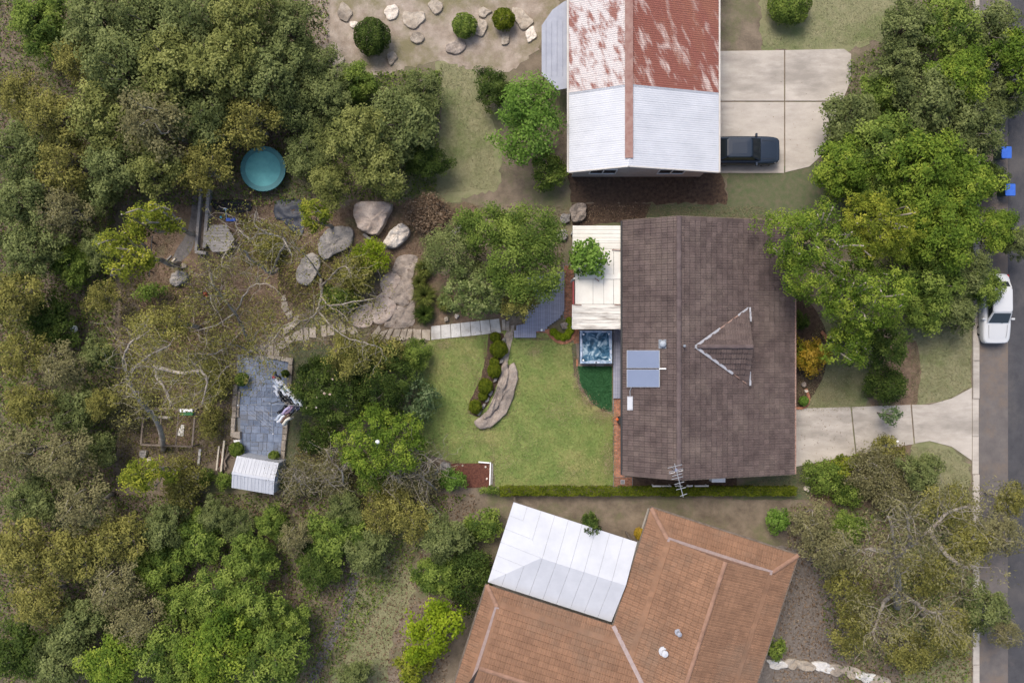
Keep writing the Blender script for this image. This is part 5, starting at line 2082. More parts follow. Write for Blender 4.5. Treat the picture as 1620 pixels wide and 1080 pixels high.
for i, (px, py, r_, mtl, lab) in enumerate([
        (915, 335, 15, M_rock, 'rough grey brown rock behind the pergola by the tiled house'), (890, 372, 9, M_rock2, 'dark grey rock between big tree and pergola'),
        (895, 345, 8, M_rock2, 'low grey stone behind the pergola beside the rough rock'), (893, 515, 7, M_rock, 'brown rock inside the curved brick edging'),
        (800, 495, 7, M_stone, 'flat stone beside the deck and the slab path'), (706, 505, 4, M_stone, 'pale stone in the bed above the slab path'),
        (722, 500, 4, M_pale, 'cream stone in the bed next to the slab path'), (227, 718, 7, M_rock2, 'pale grey rock below the wire enclosure'),
        (237, 727, 4, M_pale, 'cream stone below the wire enclosure'), (1276, 743, 3.5, M_pale, 'white stone edging the south front bed, nearest the driveway'),
        (1278, 757, 3.5, M_pale, 'white stone edging the south front bed, middle one'), (1277, 773, 4.5, M_pale, 'white stone edging the south front bed, nearest the hedge'),
        (1272, 608, 4, M_rock, 'brown stone at the end of the brick edging by the yellow shrub'), (1275, 618, 3, M_pale, 'white stone on the brick edging by the yellow shrub'),
        (490, 690, 5, M_stone, 'grey stone at the edge of the rough grass strip'), (485, 710, 5, M_stone, 'tan stone at the edge of the rough grass by the twiggy shrubs'),
        (705, 738, 9, M_rock2, 'grey rocks at the corner of the red mulch bed'), (690, 742, 6, M_rock, 'brown stone beside the red mulch bed'),
        (700, 330, 6, M_rock2, 'grey stone on the litter beside the leaning timber plank'), (680, 334, 5, M_stone, 'pinkish stone on the litter beside the leaning timber plank')]):
    rock(blob(px, py, r_, 80 + i), .12 + r_ * .025, lab, mtl, 50 + i, 'stone' if r_ < 6 else 'boulder')
NR = [(655, 30, 22, M_stone), (690, 12, 16, M_stone), (760, 45, 16, M_stone), (765, 20, 14, M_stone), (825, 30, 22, M_stone), (840, 55, 14, M_pale), (530, 95, 18, M_stone), (545, 20, 20, M_stone), (620, 90, 14, M_stone), (720, 75, 18, M_rock), (560, 40, 10, M_pale), (800, 62, 12, M_stone), (620, 20, 15, M_pale), (660, 60, 14, M_stone)]
for i, (px, py, r_, mtl) in enumerate(NR):
    rock(blob(px, py, r_ * .85, 120 + i, 8, 1, .75, i), .16, 'pale sandstone outcrop on sandy ground, %s nearest the grey lean-to' % ORD[sorted(NR, key=lambda q: (q[0] - 878) ** 2 + (q[1] - 60) ** 2).index((px, py, r_, mtl))], mtl, 80 + i, 'rock_outcrop', group='outcrops on the sandy ground')
for i, (px, py) in enumerate([(1228, 1050), (1252, 1049), (1275, 1052), (1300, 1055), (1322, 1058), (1345, 1063), (1368, 1070), (1392, 1078)]):
    rock(blob(px, py, 15, 140 + i, 9, 1.15, .62, .2), 0.22, 'pale stone of the rough wall, %s from the orange tiled house' % ORD[i], M_stone if i % 3 else M_slab, 100 + i, 'wall_stone', group='stones of the rough wall')

# ------------------------------------------------------------------ garden things
hx, hy = P(346.5, 378, .6).x, P(346.5, 378, .6).y
hex_ = thing('hexagonal_table', 'weathered grey hexagonal timber table top beside the timber trough', 'table', (hx, hy, 0))
HP = pxpoly([(322, 378), (333, 356), (358, 355.5), (371, 378), (358, 398), (336, 398.5)], .62)
ysm = [p[1] for p in HP]
nb_ = 9
for k in range(nb_):
    lo_, hi_ = min(ysm) + (max(ysm) - min(ysm)) * k / nb_, min(ysm) + (max(ysm) - min(ysm)) * (k + 1) / nb_
    band = [(hx - 3, lo_ + .004), (hx + 3, lo_ + .004), (hx + 3, hi_ - .004), (hx - 3, hi_ - .004)]
    A = sum(HP[i][0] * HP[(i + 1) % 6][1] - HP[(i + 1) % 6][0] * HP[i][1] for i in range(6))
    q = clip_convex(band, HP if A > 0 else HP[::-1])
    if len(q) < 3:
        continue
    mb = MB()
    mb.prism(q, .58, .62, .004)
    part(mb, 'plank', M_timber, hex_)
for k in range(6):
    p = HP[k]
    mb = MB()
    mb.box((hx + (p[0] - hx) * .75, hy + (p[1] - hy) * .75, .28), (.09, .09, .60))
    part(mb, 'leg', M_brown, hex_)
tr = thing('timber_trough', 'long weathered timber trough beside the hexagonal table', 'trough', P(320, 360))
for (a, b, w_, z0, z1) in (((318.5, 300), (310.5, 396), .16, 0, .5), ((330.5, 300), (324, 392), .20, 0, .45)):
    p, q = P(*a, .4), P(*b, .4)
    mb = MB()
    mb.bar((p.x, p.y, .24), (q.x, q.y, .24), w_, .52)
    part(mb, 'side_board', M_timber, tr)
p, q = P(309, 398, .4), P(326, 400.5, .4)
mb = MB()
mb.bar((p.x, p.y, .22), (q.x, q.y, .22), .2, .5)
part(mb, 'end_board', M_timber, tr)
for k in range(3):
    mb = MB()
    p, q = P(321.4 + k * 3.2, 300, .2), P(313.8 + k * 3.2, 395, .2)
    mb.bar((p.x, p.y, .16), (q.x, q.y, .16), .12, .05)
    part(mb, 'base_board', M_brown, tr)
sct = thing('toy_scooter', 'bright blue toy scooter with pale handle lying by the hexagonal table', 'scooter', P(364, 346))
mb = MB()
mb.prism(rrect(*P(365, 347.5, .08)[:2], .31, .10, .05, 3), .06, .10, .01)
part(mb, 'deck', mat('scooter_blue', (0.01, 0.10, 0.55), rough=.4), sct)
M_lb = mat('pale_blue_metal', (0.42, 0.58, 0.70), rough=.4)
mb = MB()
mb.tube([P(358.5, 346, .1), P(356.6, 331, .3)], .024, 6)
part(mb, 'stem', M_lb, sct)
mb = MB()
mb.tube([P(353.3, 330.6, .3), P(359.6, 330.2, .3)], .03, 6)
part(mb, 'handlebar', M_lb, sct)
for x_ in (358, 372):
    mb = MB()
    c_ = P(x_, 347.5, .05)
    mb.tube([c_ - Vector((0, .025, 0)), c_ + Vector((0, .025, 0))], .05, 10)
    part(mb, 'wheel', M_tyre, sct)
mb = MB()
mb.lathe(P(350.5, 344, .0), [(.06, 0), (.075, .12), (.078, .13), (.05, .12)], 10)
solo(mb, 'plastic_cup', mat('teal_plastic', (0.02, 0.33, 0.45), rough=.4), 'small teal plastic bucket beside the blue scooter', 'bucket', P(350.5, 344))
mb = MB()
mb.lathe(P(325.5, 464.5), [(.1, 0), (.12, .1), (.07, .2)], 8)
mb.lathe(P(327.5, 468.5), [(.06, 0), (.07, .06), (.03, .1)], 8)
solo(mb, 'toy_ball', mat('red_plastic', (0.55, 0.02, 0.03), rough=.4), 'small bright red toy lying on the littered grass', 'toy', P(326, 466))
# dark navy tarpaulin, then a low black patch on the ground
for i, (pts, lab) in enumerate(([[(437, 318), (480, 318), (484, 345), (477, 372), (462, 366), (448, 350), (436, 345)], 'dark navy tarpaulin on the ground under the gum branches'],
                               [[(338, 318), (395, 318), (394, 334), (366, 337), (342, 333)], 'low black patch on the ground behind the blue scooter'])):
    poly = pxpoly(pts)
    mb, c_ = rock_geo(poly, .10, 150 + i, rough=.5, seg=40)
    solo(mb, 'tarpaulin', mat('tarp' + 'ab'[i], *(((.018, .022, .035), (.035, .042, .06)) if i == 0 else ((.008, .008, .01), (.02, .02, .022))), scale=5, rough=.5), lab, 'tarpaulin', (c_[0], c_[1], 0), smooth=True)
# loose timber: poles by the shed, planks, sleepers
TB = [((353, 697), (347, 752), .10, .5, M_palet, 'pale timber pole beside the shed, the longer one'), ((345, 706), (341, 744), .09, .4, M_palet, 'pale timber pole beside the shed, the shorter one'),
      ((317, 710), (314, 735), .14, .06, M_slab, 'short white plank in the grass near the wire enclosure'), ((268, 418), (278, 408), .09, .08, M_palet, 'pale stick on the litter left of the grey path end'),
      ((260, 415), (271, 404), .08, .08, M_timber, 'grey stick on the litter beyond the grey path end'), ((705, 382), (733, 352), .34, .35, M_timber, 'wide weathered grey plank poking out of the tree'),
      ((575, 370), (586, 379), .16, .12, M_timber, 'short grey log behind the bright green bush'), ((600, 391), (614, 392.5), .08, .08, M_timber, 'thin grey log at the foot of the pale boulder'),
      ((236, 372), (231, 438), .05, .9, M_dark, 'thin dark rail under the yellow green gum'), ((360, 706), (354, 740), .07, .2, M_brown, 'brown pole in the woodpile by the shed')]
for (a, b, w_, z_, m_, lab) in TB:
    p, q = P(*a, z_), P(*b, z_)
    mb = MB()
    mb.bar((p.x, p.y, z_ / 2 + .03), (q.x, q.y, z_ / 2 + .03), w_, min(.14, w_))
    if z_ > .2:
        for s in (.15, .85):
            c_ = p.lerp(q, s)
            mb.box((c_.x, c_.y, z_ / 4), (.07, .07, z_ / 2))
    c_ = (p + q) / 2
    solo(mb, 'timber_plank' if m_ != M_dark else 'steel_rail', m_, lab, 'timber' if m_ != M_dark else 'rail', (c_.x, c_.y, 0))
wp = thing('wood_pile', 'dark brown pile of old timbers between courtyard and shed', 'wood pile', P(357, 725))
rr = random.Random(9)
for k in range(9):
    a, b = (rr.uniform(350, 366), rr.uniform(708, 716)), (rr.uniform(346, 360), rr.uniform(736, 752))
    p, q = P(*a, .1), P(*b, .1)
    z_ = .05 + .07 * (k // 3)
    mb = MB()
    mb.bar((p.x, p.y, z_), (q.x, q.y, z_ + .02), rr.uniform(.06, .14), .08)
    part(mb, 'timber', M_brown if k % 3 else M_mulch, wp)

# wire enclosure
coop = thing('wire_enclosure', 'old square timber framed wire enclosure under the gum branches', 'enclosure', P(266, 676))
ch = 1.1
cq = [P(228, 645, ch), P(309, 648, ch), P(304, 706, ch), P(223, 703, ch)]
for i in range(4):
    a, b = cq[i], cq[(i + 1) % 4]
    mb = MB()
    mb.bar(a, b, .10, .08)
    part(mb, 'rail', M_brown, coop)
    mb = MB()
    mb.box((a.x, a.y, ch / 2 - .04), (.09, .09, ch))
    part(mb, 'post', M_brown, coop)
for f in (.35, .68):
    mb = MB()
    mb.bar(cq[0].lerp(cq[1], f), cq[3].lerp(cq[2], f), .07, .06)
    part(mb, 'crossbar', M_brown, coop)
mb = MB()
for k in range(1, 28):
    f = k / 28
    a, b = cq[0].lerp(cq[1], f), cq[3].lerp(cq[2], f)
    mb.tube([a + Vector((0, 0, .05)), b + Vector((0, 0, .05))], .0025, 3, cap=False)
for k in range(1, 20):
    f = k / 20
    a, b = cq[0].lerp(cq[3], f), cq[1].lerp(cq[2], f)
    mb.tube([a + Vector((0, 0, .055)), b + Vector((0, 0, .055))], .0025, 3, cap=False)
part(mb, 'wire_mesh', M_brown, coop)
mb = MB()
mb.prism(pxpoly([(249, 657), (268, 659), (267, 663), (248, 661)], .5), .3, .42, .01)
part(mb, 'perch', M_palet, coop)
mb = MB()
mb.prism(pxpoly([(279, 688), (290, 690), (292, 672), (287, 671)], .1), .0, .12, .01)
part(mb, 'feed_board', M_slab, coop)
sheet('enclosure_floor', [(229, 647), (308, 650), (303, 705), (224, 702)], .008, M_litterg, jitter=.03, seed=51)
cb = thing('cool_box', 'white lidded green box on the corner of the wire enclosure', 'box', P(297, 650))
p = P(297, 651, 1.2)
mb = MB()
mb.prism(rrect(p.x, p.y - .05, .38, .16, .04, 3), ch + .062, ch + .30, .02)
part(mb, 'body', mat('green_plastic', (0.02, 0.13, 0.045), rough=.5), cb)
mb = MB()
mb.prism(rrect(p.x, p.y + .09, .39, .09, .03, 3), ch + .31, ch + .36, .015)
part(mb, 'lid', M_white, cb)

# red mulch bed with white edging
sheet('mulch_bed', [(712, 733), (777, 731), (775, 770), (735, 771), (720, 752)], .010, M_mulch, jitter=.02, seed=52)
we = thing('white_edging', 'white painted timber edging on two sides of the red mulch bed', 'edging', P(776, 745))
for a, b in (((757, 730.5), (774.5, 732)), ((776, 731), (774.8, 767))):
    mb = MB()
    p, q = P(*a, .15), P(*b, .15)
    mb.bar((p.x, p.y, .08), (q.x, q.y, .08), .07, .2)
    part(mb, 'edging_board', M_white, we)
mb = MB()
p, q = P(779, 733, .1), P(778, 766, .1)
mb.bar((p.x, p.y, .05), (q.x, q.y, .05), .09, .12)
part(mb, 'edging_board', M_timber, we)
for i, (px, py, c_) in enumerate(((768, 738, 'cream'), (770, 757, 'cream'), (732, 736, 'y'))):
    rock(blob(px, py, 1.6, 170 + i, 6), .08, ['white pebble in the mulch near the edging corner', 'white pebble in the mulch halfway down the white edging', 'tan pebble near the grassy edge of the mulch'][i], M_pale if i < 2 else M_stone, 160 + i, 'pebble')

# trampoline behind the trees to the north
tz = .85
tc = P(416, 267, tz)
tramp = thing('trampoline', 'round teal trampoline with black rim among the trees', 'trampoline', (tc.x, tc.y, 0))
M_teal = mat('teal_mat', (0.075, 0.26, 0.28), (0.10, 0.32, 0.34), scale=3, rough=.7)
mb = MB()
mb.lathe((tc.x, tc.y, tz - .02), [(1.12, 0), (1.12, .012)], 36)
part(mb, 'jumping_mat', M_teal, tramp)
mb = MB()
mb.lathe((tc.x, tc.y, tz - .03), [(1.10, .045), (1.40, .045), (1.42, .0), (1.12, .0), (1.10, .045)], 36, cap=False)
part(mb, 'pad', mat('teal_pad', (0.05, 0.17, 0.19), rough=.6), tramp)
for k in range(6):
    a = k * math.pi / 3
    mb = MB()
    mb.tube([(tc.x + 1.38 * math.cos(a), tc.y + 1.38 * math.sin(a), 0), (tc.x + 1.38 * math.cos(a), tc.y + 1.38 * math.sin(a), tz - .03)], .025, 6)
    part(mb, 'leg', M_steel, tramp)
# garden lights and small white globes
for i, (px, py, z_, lab) in enumerate(((857, 522, .45, 'small white garden light on the brick edge of the deck'), (1420, 698, 1.2, 'white round globe on a stake among the front shrubs'), (117, 520, 1.0, 'white round globe on a stake in the bush'))):
    p = P(px, py, z_)
    g = thing('garden_light', lab, 'light', (p.x, p.y, 0))
    mb = MB()
    mb.tube([(p.x, p.y, 0), (p.x, p.y, z_ - .05)], .02, 6)
    part(mb, 'stake', M_dark, g)
    mb = MB()
    rg = .08 if i < 2 else .22
    mb.lathe((p.x, p.y, z_ - rg), [(rg * math.sin(t_) + .001, rg - rg * math.cos(t_)) for t_ in np.linspace(0, math.pi, 8)], 12)
    part(mb, 'globe', M_white, g, smooth=True)
bird = P(598, 698, 5.2)
fd = thing('white_globe', 'white round ball sitting on top of the bright green tree', 'ball', bird)
mb = MB()
mb.lathe(bird, [(.13 * math.sin(t_) + .001, .13 - .13 * math.cos(t_)) for t_ in np.linspace(0, math.pi, 9)], 14)
part(mb, 'ball', M_white, fd, smooth=True)
mb = MB()
mb.tube([(bird.x, bird.y, 0), (bird.x, bird.y, bird.z + .03)], .03, 6)
part(mb, 'pole', M_steel, fd)

# ------------------------------------------------------------------ foliage
LM = {
    'bright': leafmat('leaf_bright', (0.036, 0.074, 0.008), (0.142, 0.222, 0.026), (0.305, 0.372, 0.052)),
    'yellow_green': leafmat('leaf_yellow_green', (0.060, 0.088, 0.008), (0.190, 0.228, 0.024), (0.385, 0.385, 0.050)),
    'olive': leafmat('leaf_olive', (0.075, 0.075, 0.020), (0.206, 0.200, 0.050), (0.375, 0.350, 0.098)),
    'grey_olive': leafmat('leaf_grey_olive', (0.110, 0.103, 0.047), (0.213, 0.202, 0.092), (0.319, 0.293, 0.143)),
    'mid': leafmat('leaf_mid', (0.045, 0.080, 0.015), (0.140, 0.206, 0.035), (0.275, 0.344, 0.070)),
    'dark': leafmat('leaf_dark', (0.018, 0.037, 0.007), (0.060, 0.097, 0.018), (0.136, 0.184, 0.037)),
    'blue': leafmat('leaf_blue_green', (0.055, 0.094, 0.037), (0.123, 0.182, 0.073), (0.215, 0.270, 0.130)),
    'vivid': leafmat('leaf_vivid', (0.055, 0.117, 0.016), (0.145, 0.255, 0.039), (0.241, 0.366, 0.076)),
    'pale': leafmat('leaf_pale', (0.072, 0.108, 0.029), (0.180, 0.228, 0.072), (0.348, 0.384, 0.156)),
    'gold': leafmat('leaf_gold', (0.147, 0.142, 0.013), (0.378, 0.257, 0.026), (0.525, 0.347, 0.058)),
    'lime': leafmat('leaf_lime', (0.100, 0.160, 0.008), (0.220, 0.300, 0.014), (0.330, 0.400, 0.030)),
    'hedge': leafmat('leaf_hedge', (0.050, 0.078, 0.005), (0.115, 0.150, 0.010), (0.190, 0.215, 0.020)),
    'strap': leafmat('leaf_strap', (0.060, 0.085, 0.018), (0.145, 0.175, 0.036), (0.25, 0.26, 0.08)),
    'bushgreen': leafmat('leaf_bush_green', (0.070, 0.086, 0.022), (0.190, 0.212, 0.058), (0.330, 0.345, 0.110)),
    'bushmid': leafmat('leaf_bush_mid', (0.056, 0.076, 0.024), (0.145, 0.178, 0.058), (0.255, 0.290, 0.105)),
    'brown': leafmat('leaf_brown', (0.086, 0.052, 0.032), (0.178, 0.121, 0.078), (0.299, 0.230, 0.161), transl=.1),
    'grass': leafmat('leaf_grass', (0.100, 0.165, 0.042), (0.200, 0.240, 0.072), (0.350, 0.305, 0.135), transl=.15, hue=.75),
    'drygrass': leafmat('leaf_dry_grass', (0.128, 0.135, 0.061), (0.209, 0.196, 0.105), (0.317, 0.277, 0.169), transl=.15, hue=.4),
    'turf': leafmat('leaf_turf', (0.017, 0.072, 0.024), (0.031, 0.108, 0.038), (0.054, 0.150, 0.058), transl=.1),
}


def foliage_tree(name, label, cat, px, py, rpx, h, kind, seed, group=None, ry=None, base=.35, dens=1.0, leaf=.17, asp=.55, clump=None, bark=None, stem=.13, lobes=.22, flat=.65, shell=.6, limbs=9, limbup=0.0):
    """A tree or shrub whose crown covers rpx photograph pixels at its own height."""
    rng = np.random.default_rng(seed)
    rnd = random.Random(seed)
    zm = h * .75
    c = P(px, py, zm)
    k = (H - zm) / H / PPM
    rx, ry_ = rpx * k, (ry or rpx) * k
    z0 = h * base
    # tall crowns lean in the view; the stem stands under the crown
    root = thing(name, label, cat, (c.x, c.y, 0), group)
    rm = (rx + ry_) / 2
    cr = clump or max(.16, min(.62, rm * .27))
    area = math.pi * rx * ry_
    ncl = int(max(12, 1.75 * area / (cr * cr)))
    ncl = min(ncl, 560)
    nleaf = 4.6 * area * dens * (1 + .35 * (h * (1 - base)) / max(.6, rm)) / (leaf * leaf * asp * .5) * .42
    nleaf = int(min(nleaf, 19000))
    C, N, t, cc = crown_points(rng, max(.05, rx - cr * .75), max(.05, ry_ - cr * .75), z0, h - cr * .3, ncl, nleaf / ncl, cr, lobes, shell, flat)
    C[:, 2] = np.maximum(C[:, 2], .04)
    me = leaf_mesh('crown', C, N, leaf, leaf * asp, t, rng)
    o = link('crown', me, LM[kind], root)
    mb = MB()
    bark = bark or M_bark
    tr_ = max(.02, stem * h / 7)
    fork = Vector((rnd.uniform(-.1, .1) * rx, rnd.uniform(-.1, .1) * ry_, max(.05, z0 * rnd.uniform(.7, .95))))
    limb(mb, (0, 0, -.05), fork, tr_ * 1.25, tr_ * .8, rnd, .05, 4, 8)
    order = np.argsort(-cc[:, 2] + rng.normal(size=len(cc)) * h * .3)[:limbs]
    for i in order:
        e = Vector(cc[i])
        limb(mb, fork, e + Vector((0, 0, cr * limbup)), tr_ * .6, tr_ * (.14 if not limbup else .26), rnd, .12, 5, 5)
    me = mb.mesh('trunk', (0, 0, 0), True)
    link('trunk', me, bark, root)
    return root


def gum(name, label, limbs_px, kind, seed, r0=.22, leaf=.14, per=110, cr=.5, group=None, bark=M_gumbark, dens=1.0, cat='tree', twigs=3, asp=.4):
    """An open gum: explicit crooked limbs given as [(px, py, height), ...] plus twigs and loose leaf clusters."""
    rng = np.random.default_rng(seed)
    rnd = random.Random(seed)
    b = P(*limbs_px[0][0][:2], limbs_px[0][0][2])
    root = thing(name, label, cat, (b.x, b.y, 0), group)
    mb = MB()
    ends = []
    for li, l in enumerate(limbs_px):
        pts = smooth_path([P(x, y, z) for x, y, z in l], 5)
        pts = [p + Vector((rnd.uniform(-.04, .04), rnd.uniform(-.04, .04), 0)) for p in pts]
        ra = r0 if li == 0 else r0 * .55
        if len(l) and li > 0 and len(l) > 4:
            ra = r0 * .65
        rad = [ra * (1 - .72 * i / (len(pts) - 1)) for i in range(len(pts))]
        if li == 0:
            pts[0].z = -.05
        mb.tube(pts, rad, 7)
        for i in range(len(pts) // 3, len(pts)):
            for _ in range(twigs if i > len(pts) * .55 else max(1, twigs - 2)):
                d = Vector((rnd.uniform(-1, 1), rnd.uniform(-1, 1), rnd.uniform(.0, .8))).normalized()
                L = rnd.uniform(.5, 1.5)
                e = pts[i] + d * L
                limb(mb, pts[i], e, max(.012, rad[i] * .3), .008, rnd, .2, 4, 4)
                ends.append(e)
                if rnd.random() < .6:
                    d2 = (d + Vector((rnd.uniform(-.8, .8), rnd.uniform(-.8, .8), rnd.uniform(-.2, .4)))).normalized()
                    e2 = e + d2 * L * .6
                    limb(mb, e, e2, .012, .006, rnd, .2, 3, 4)
                    ends.append(e2)
    o = part(mb, 'trunk', bark, root, smooth=True)
    E = np.array([tuple(e - root.location) for e in ends])
    n = int(len(E) * per * dens)
    idx = rng.integers(0, len(E), n)
    keep = rng.random(len(E)) < .85
    idx = idx[keep[idx]]
    n = len(idx)
    C = E[idx] + rng.normal(size=(n, 3)) * np.array([cr * .5, cr * .5, cr * .28])
    N = rng.normal(size=(n, 3)) * .6 + np.array([0, 0, .8])
    ct_ = np.clip(rng.normal(.5, .2, len(E)), 0, 1)
    t = ct_[idx] + rng.normal(size=n) * .16
    link('crown', leaf_mesh('crown', C, N, leaf, leaf * asp, t, rng), LM[kind], root)
    return root


def twiggy(name, label, px, py, rpx, h, seed, kind='grey_olive', dens=.35, group=None, cat='shrub', leaf=.13, n=9, ry=None, bark=None):
    """Half bare shrub: many pale crooked stems with thin foliage between them."""
    rng = np.random.default_rng(seed)
    rnd = random.Random(seed)
    c = P(px, py, h * .6)
    k = (H - h * .6) / H / PPM
    rx, ry_ = rpx * k, (ry or rpx) * k
    root = thing(name, label, cat, (c.x, c.y, 0), group)
    mb = MB()
    tips_ = []
    for i in range(n):
        a = rnd.uniform(0, 2 * math.pi)
        f = rnd.uniform(.35, 1)
        e = Vector((math.cos(a) * rx * f, math.sin(a) * ry_ * f, h * rnd.uniform(.6, 1.0)))
        s = Vector((rnd.uniform(-.3, .3) * rx, rnd.uniform(-.3, .3) * ry_, 0))
        pts = limb(mb, s - Vector((0, 0, .05)), e, .075, .03, rnd, .24, 7, 6)
        for p in pts[2:]:
            for _ in range(2):
                d = Vector((rnd.uniform(-1, 1), rnd.uniform(-1, 1), rnd.uniform(-.1, .7))).normalized()
                L = rnd.uniform(.3, .9)
                q = limb(mb, p, p + d * L, .022, .007, rnd, .3, 4, 4)
                tips_.append(q[-1])
                tips_.append(q[2])
    link('stems', mb.mesh('stems', (0, 0, 0), True), bark or M_gumbark, root)
    E = np.array([tuple(p) for p in tips_])
    m = int(len(E) * 60 * dens)
    idx = rng.integers(0, len(E), m)
    C = E[idx] + rng.normal(size=(m, 3)) * .20
    C[:, 2] = np.maximum(C[:, 2], .05)
    N = rng.normal(size=(m, 3)) * .6 + np.array([0, 0, .8])
    t = np.clip(rng.normal(.5, .22, m), 0, 1)
    link('leaves', leaf_mesh('leaves', C, N, leaf, leaf * .5, t, rng), LM[kind], root)
    return root


def ball(name, label, cat, px, py, rpx, h, kind, seed, group=None, ry=None, leaf=.075, z0=.02, dens=1.0):
    """Clipped, close-leaved shrub."""
    rng = np.random.default_rng(seed)
    rnd = random.Random(seed)
    c = P(px, py, h * .6)
    k = (H - h * .6) / H / PPM
    rx, ry_ = rpx * k, (ry or rpx) * k
    root = thing(name, label, cat, (c.x, c.y, 0), group)
    n = int(min(6000, dens * 2 * math.pi * ((rx + ry_) / 2) * max(h * .6, (rx + ry_) / 2) * 3.6 / (leaf * leaf * .33)))
    e = unit(rng.normal(size=(n, 3)))
    e[:, 2] = np.where(rng.random(n) < .75, np.abs(e[:, 2]), e[:, 2])
    bump = np.array([noise.noise(Vector((float(a) * 2.2 + seed, float(b), float(d)))) for a, b, d in e * 1.6])
    rr_ = (1 - rng.random(n) ** 2 * .35) * (1 + bump * .16)
    C = e * rr_[:, None] * np.array([rx, ry_, h * .5]) + np.array([0, 0, h * .5])
    C[:, 2] = np.maximum(C[:, 2], .03)
    N = e + rng.normal(size=(n, 3)) * .5 + np.array([0, 0, .3])
    t = .5 + bump * .5 + rng.normal(size=n) * .2
    link('crown', leaf_mesh('crown', C, N, leaf, leaf * .62, t, rng), LM[kind], root)
    mb = MB()
    for i in range(6):
        a = i * 1.05 + rnd.random()
        limb(mb, (0, 0, -.03), (math.cos(a) * rx * .7, math.sin(a) * ry_ * .7, h * rnd.uniform(.5, .8)), .025, .008, rnd, .1, 3, 4)
    link('trunk', mb.mesh('trunk', (0, 0, 0), True), M_bark, root)
    return root


def tuft(label, px, py, rpx, h, kind, seed, group=None, n=420, name='grass_clump', cat='plant', wid=.035):
    """Arching strap leaves from one base; every blade bends in three steps."""
    rnd = random.Random(seed)
    c = P(px, py, h * .4)
    root = thing(name, label, cat, (c.x, c.y, 0), group)
    r_ = rpx / PPM * (H - h * .4) / H
    mb = MB()
    for i in range(n):
        a = rnd.uniform(0, 2 * math.pi)
        L = r_ * rnd.uniform(.45, 1.1)
        hh = h * rnd.uniform(.6, 1.1)
        d = Vector((math.cos(a), math.sin(a), 0))
        s = Vector((-d.y, d.x, 0)) * wid * rnd.uniform(.6, 1.2) * .5
        o = d * rnd.uniform(0, .15) * r_
        mb.tint = min(1, max(0, rnd.gauss(.5, .25)))
        pts = [o, o + d * L * .35 + Vector((0, 0, hh * .8)), o + d * L * .7 + Vector((0, 0, hh)), o + d * L + Vector((0, 0, hh * .55))]
        vs = []
        for j, p in enumerate(pts):
            w_ = s * (1, .95, .7, .1)[j]
            vs += [p + w_, p - w_]
        mb.add(vs, [(0, 1, 3, 2), (2, 3, 5, 4), (4, 5, 7, 6)])
    link('leaves', mb.mesh('leaves'), LM[kind], root)
    mb = MB()
    mb.lathe((0, 0, -.03), [(.06, 0), (.09, .04), (.05, .1)], 8)
    link('base', mb.mesh('base'), M_bark, root)
    return root


# ---- the front trees by the street
foliage_tree('street_tree', 'bright green tree with pale limbs spreading over the tiled roof corner', 'tree', 1290, 402, 76, 8.0, 'bright', 1, ry=90, base=.45, leaf=.135, bark=M_gumbark, limbs=26, limbup=.55, lobes=.34, dens=.8, clump=.36)
foliage_tree('street_tree', 'yellow green crown in the front yard corner farthest from the driveway', 'tree', 1386, 362, 62, 8.5, 'yellow_green', 2, base=.5, leaf=.135, clump=.36, bark=M_gumbark, limbs=16, limbup=.3)
foliage_tree('street_tree', 'bright green front yard tree between the spreading tree and the street', 'tree', 1374, 470, 70, 8.0, 'bright', 3, base=.45, leaf=.135, clump=.36, bark=M_gumbark, limbs=20, limbup=.5, dens=.8)
foliage_tree('street_tree', 'smaller light green tree overhanging the front lawn', 'tree', 1342, 545, 42, 5.5, 'bright', 4, base=.4, leaf=.13, clump=.32, bark=M_gumbark, limbs=16, limbup=.5, dens=.8)
foliage_tree('street_tree', 'dark green tree behind the front lawn beside the garden bed', 'tree', 1405, 540, 42, 5.0, 'dark', 5, base=.2, leaf=.15)
foliage_tree('shrub', 'dense dark green shrub on the front bed next to the driveway', 'shrub', 1404, 606, 38, 2.4, 'dark', 6, base=.05, leaf=.12)
foliage_tree('shrub', 'small pale green sapling overhanging the driveway edge', 'shrub', 1412, 657, 17, 2.6, 'blue', 7, base=.3, leaf=.15, dens=.5)
foliage_tree('shrub', 'golden yellow leaved shrub in the dark bed against the house', 'shrub', 1285, 562, 29, 2.2, 'gold', 8, ry=36, base=.1, leaf=.14, lobes=.4)
foliage_tree('shrub', 'low green shrub growing behind the golden shrub', 'shrub', 1272, 556, 16, 1.5, 'yellow_green', 9, base=.05, leaf=.13)
foliage_tree('shrub', 'dark glossy shrub against the house wall below the spreading tree', 'shrub', 1268, 508, 17, 1.6, 'dark', 10, base=.05, leaf=.14)
ball('shrub', 'small green shrub inside the brick edging beside the driveway', 'shrub', 1272, 634, 8, .6, 'vivid', 11)
foliage_tree('shrub', 'dense deep green shrub at the corner between driveway and hedge', 'shrub', 1308, 757, 34, 1.8, 'mid', 12, base=.05, leaf=.12)
foliage_tree('shrub', 'yellow flecked green shrub along the lower driveway edge', 'shrub', 1334, 739, 21, 1.6, 'yellow_green', 13, base=.05, leaf=.14)
foliage_tree('shrub', 'small yellow shrub at the driveway joint', 'shrub', 1360, 727, 11, 1.0, 'lime', 14, base=.05, leaf=.12)
twiggy('shrub', 'tangled brown twiggy shrub in the south front bed', 1385, 760, 44, 2.0, 15, 'grey_olive', .7, n=14)
twiggy('shrub', 'pale bare branched shrub at the street corner of the south front bed', 1418, 778, 34, 2.2, 16, 'grey_olive', .25, n=14)
foliage_tree('shrub', 'olive shrub spilling over the driveway beside the white globe', 'shrub', 1408, 715, 30, 1.6, 'olive', 17, base=.05, leaf=.12, dens=.7)
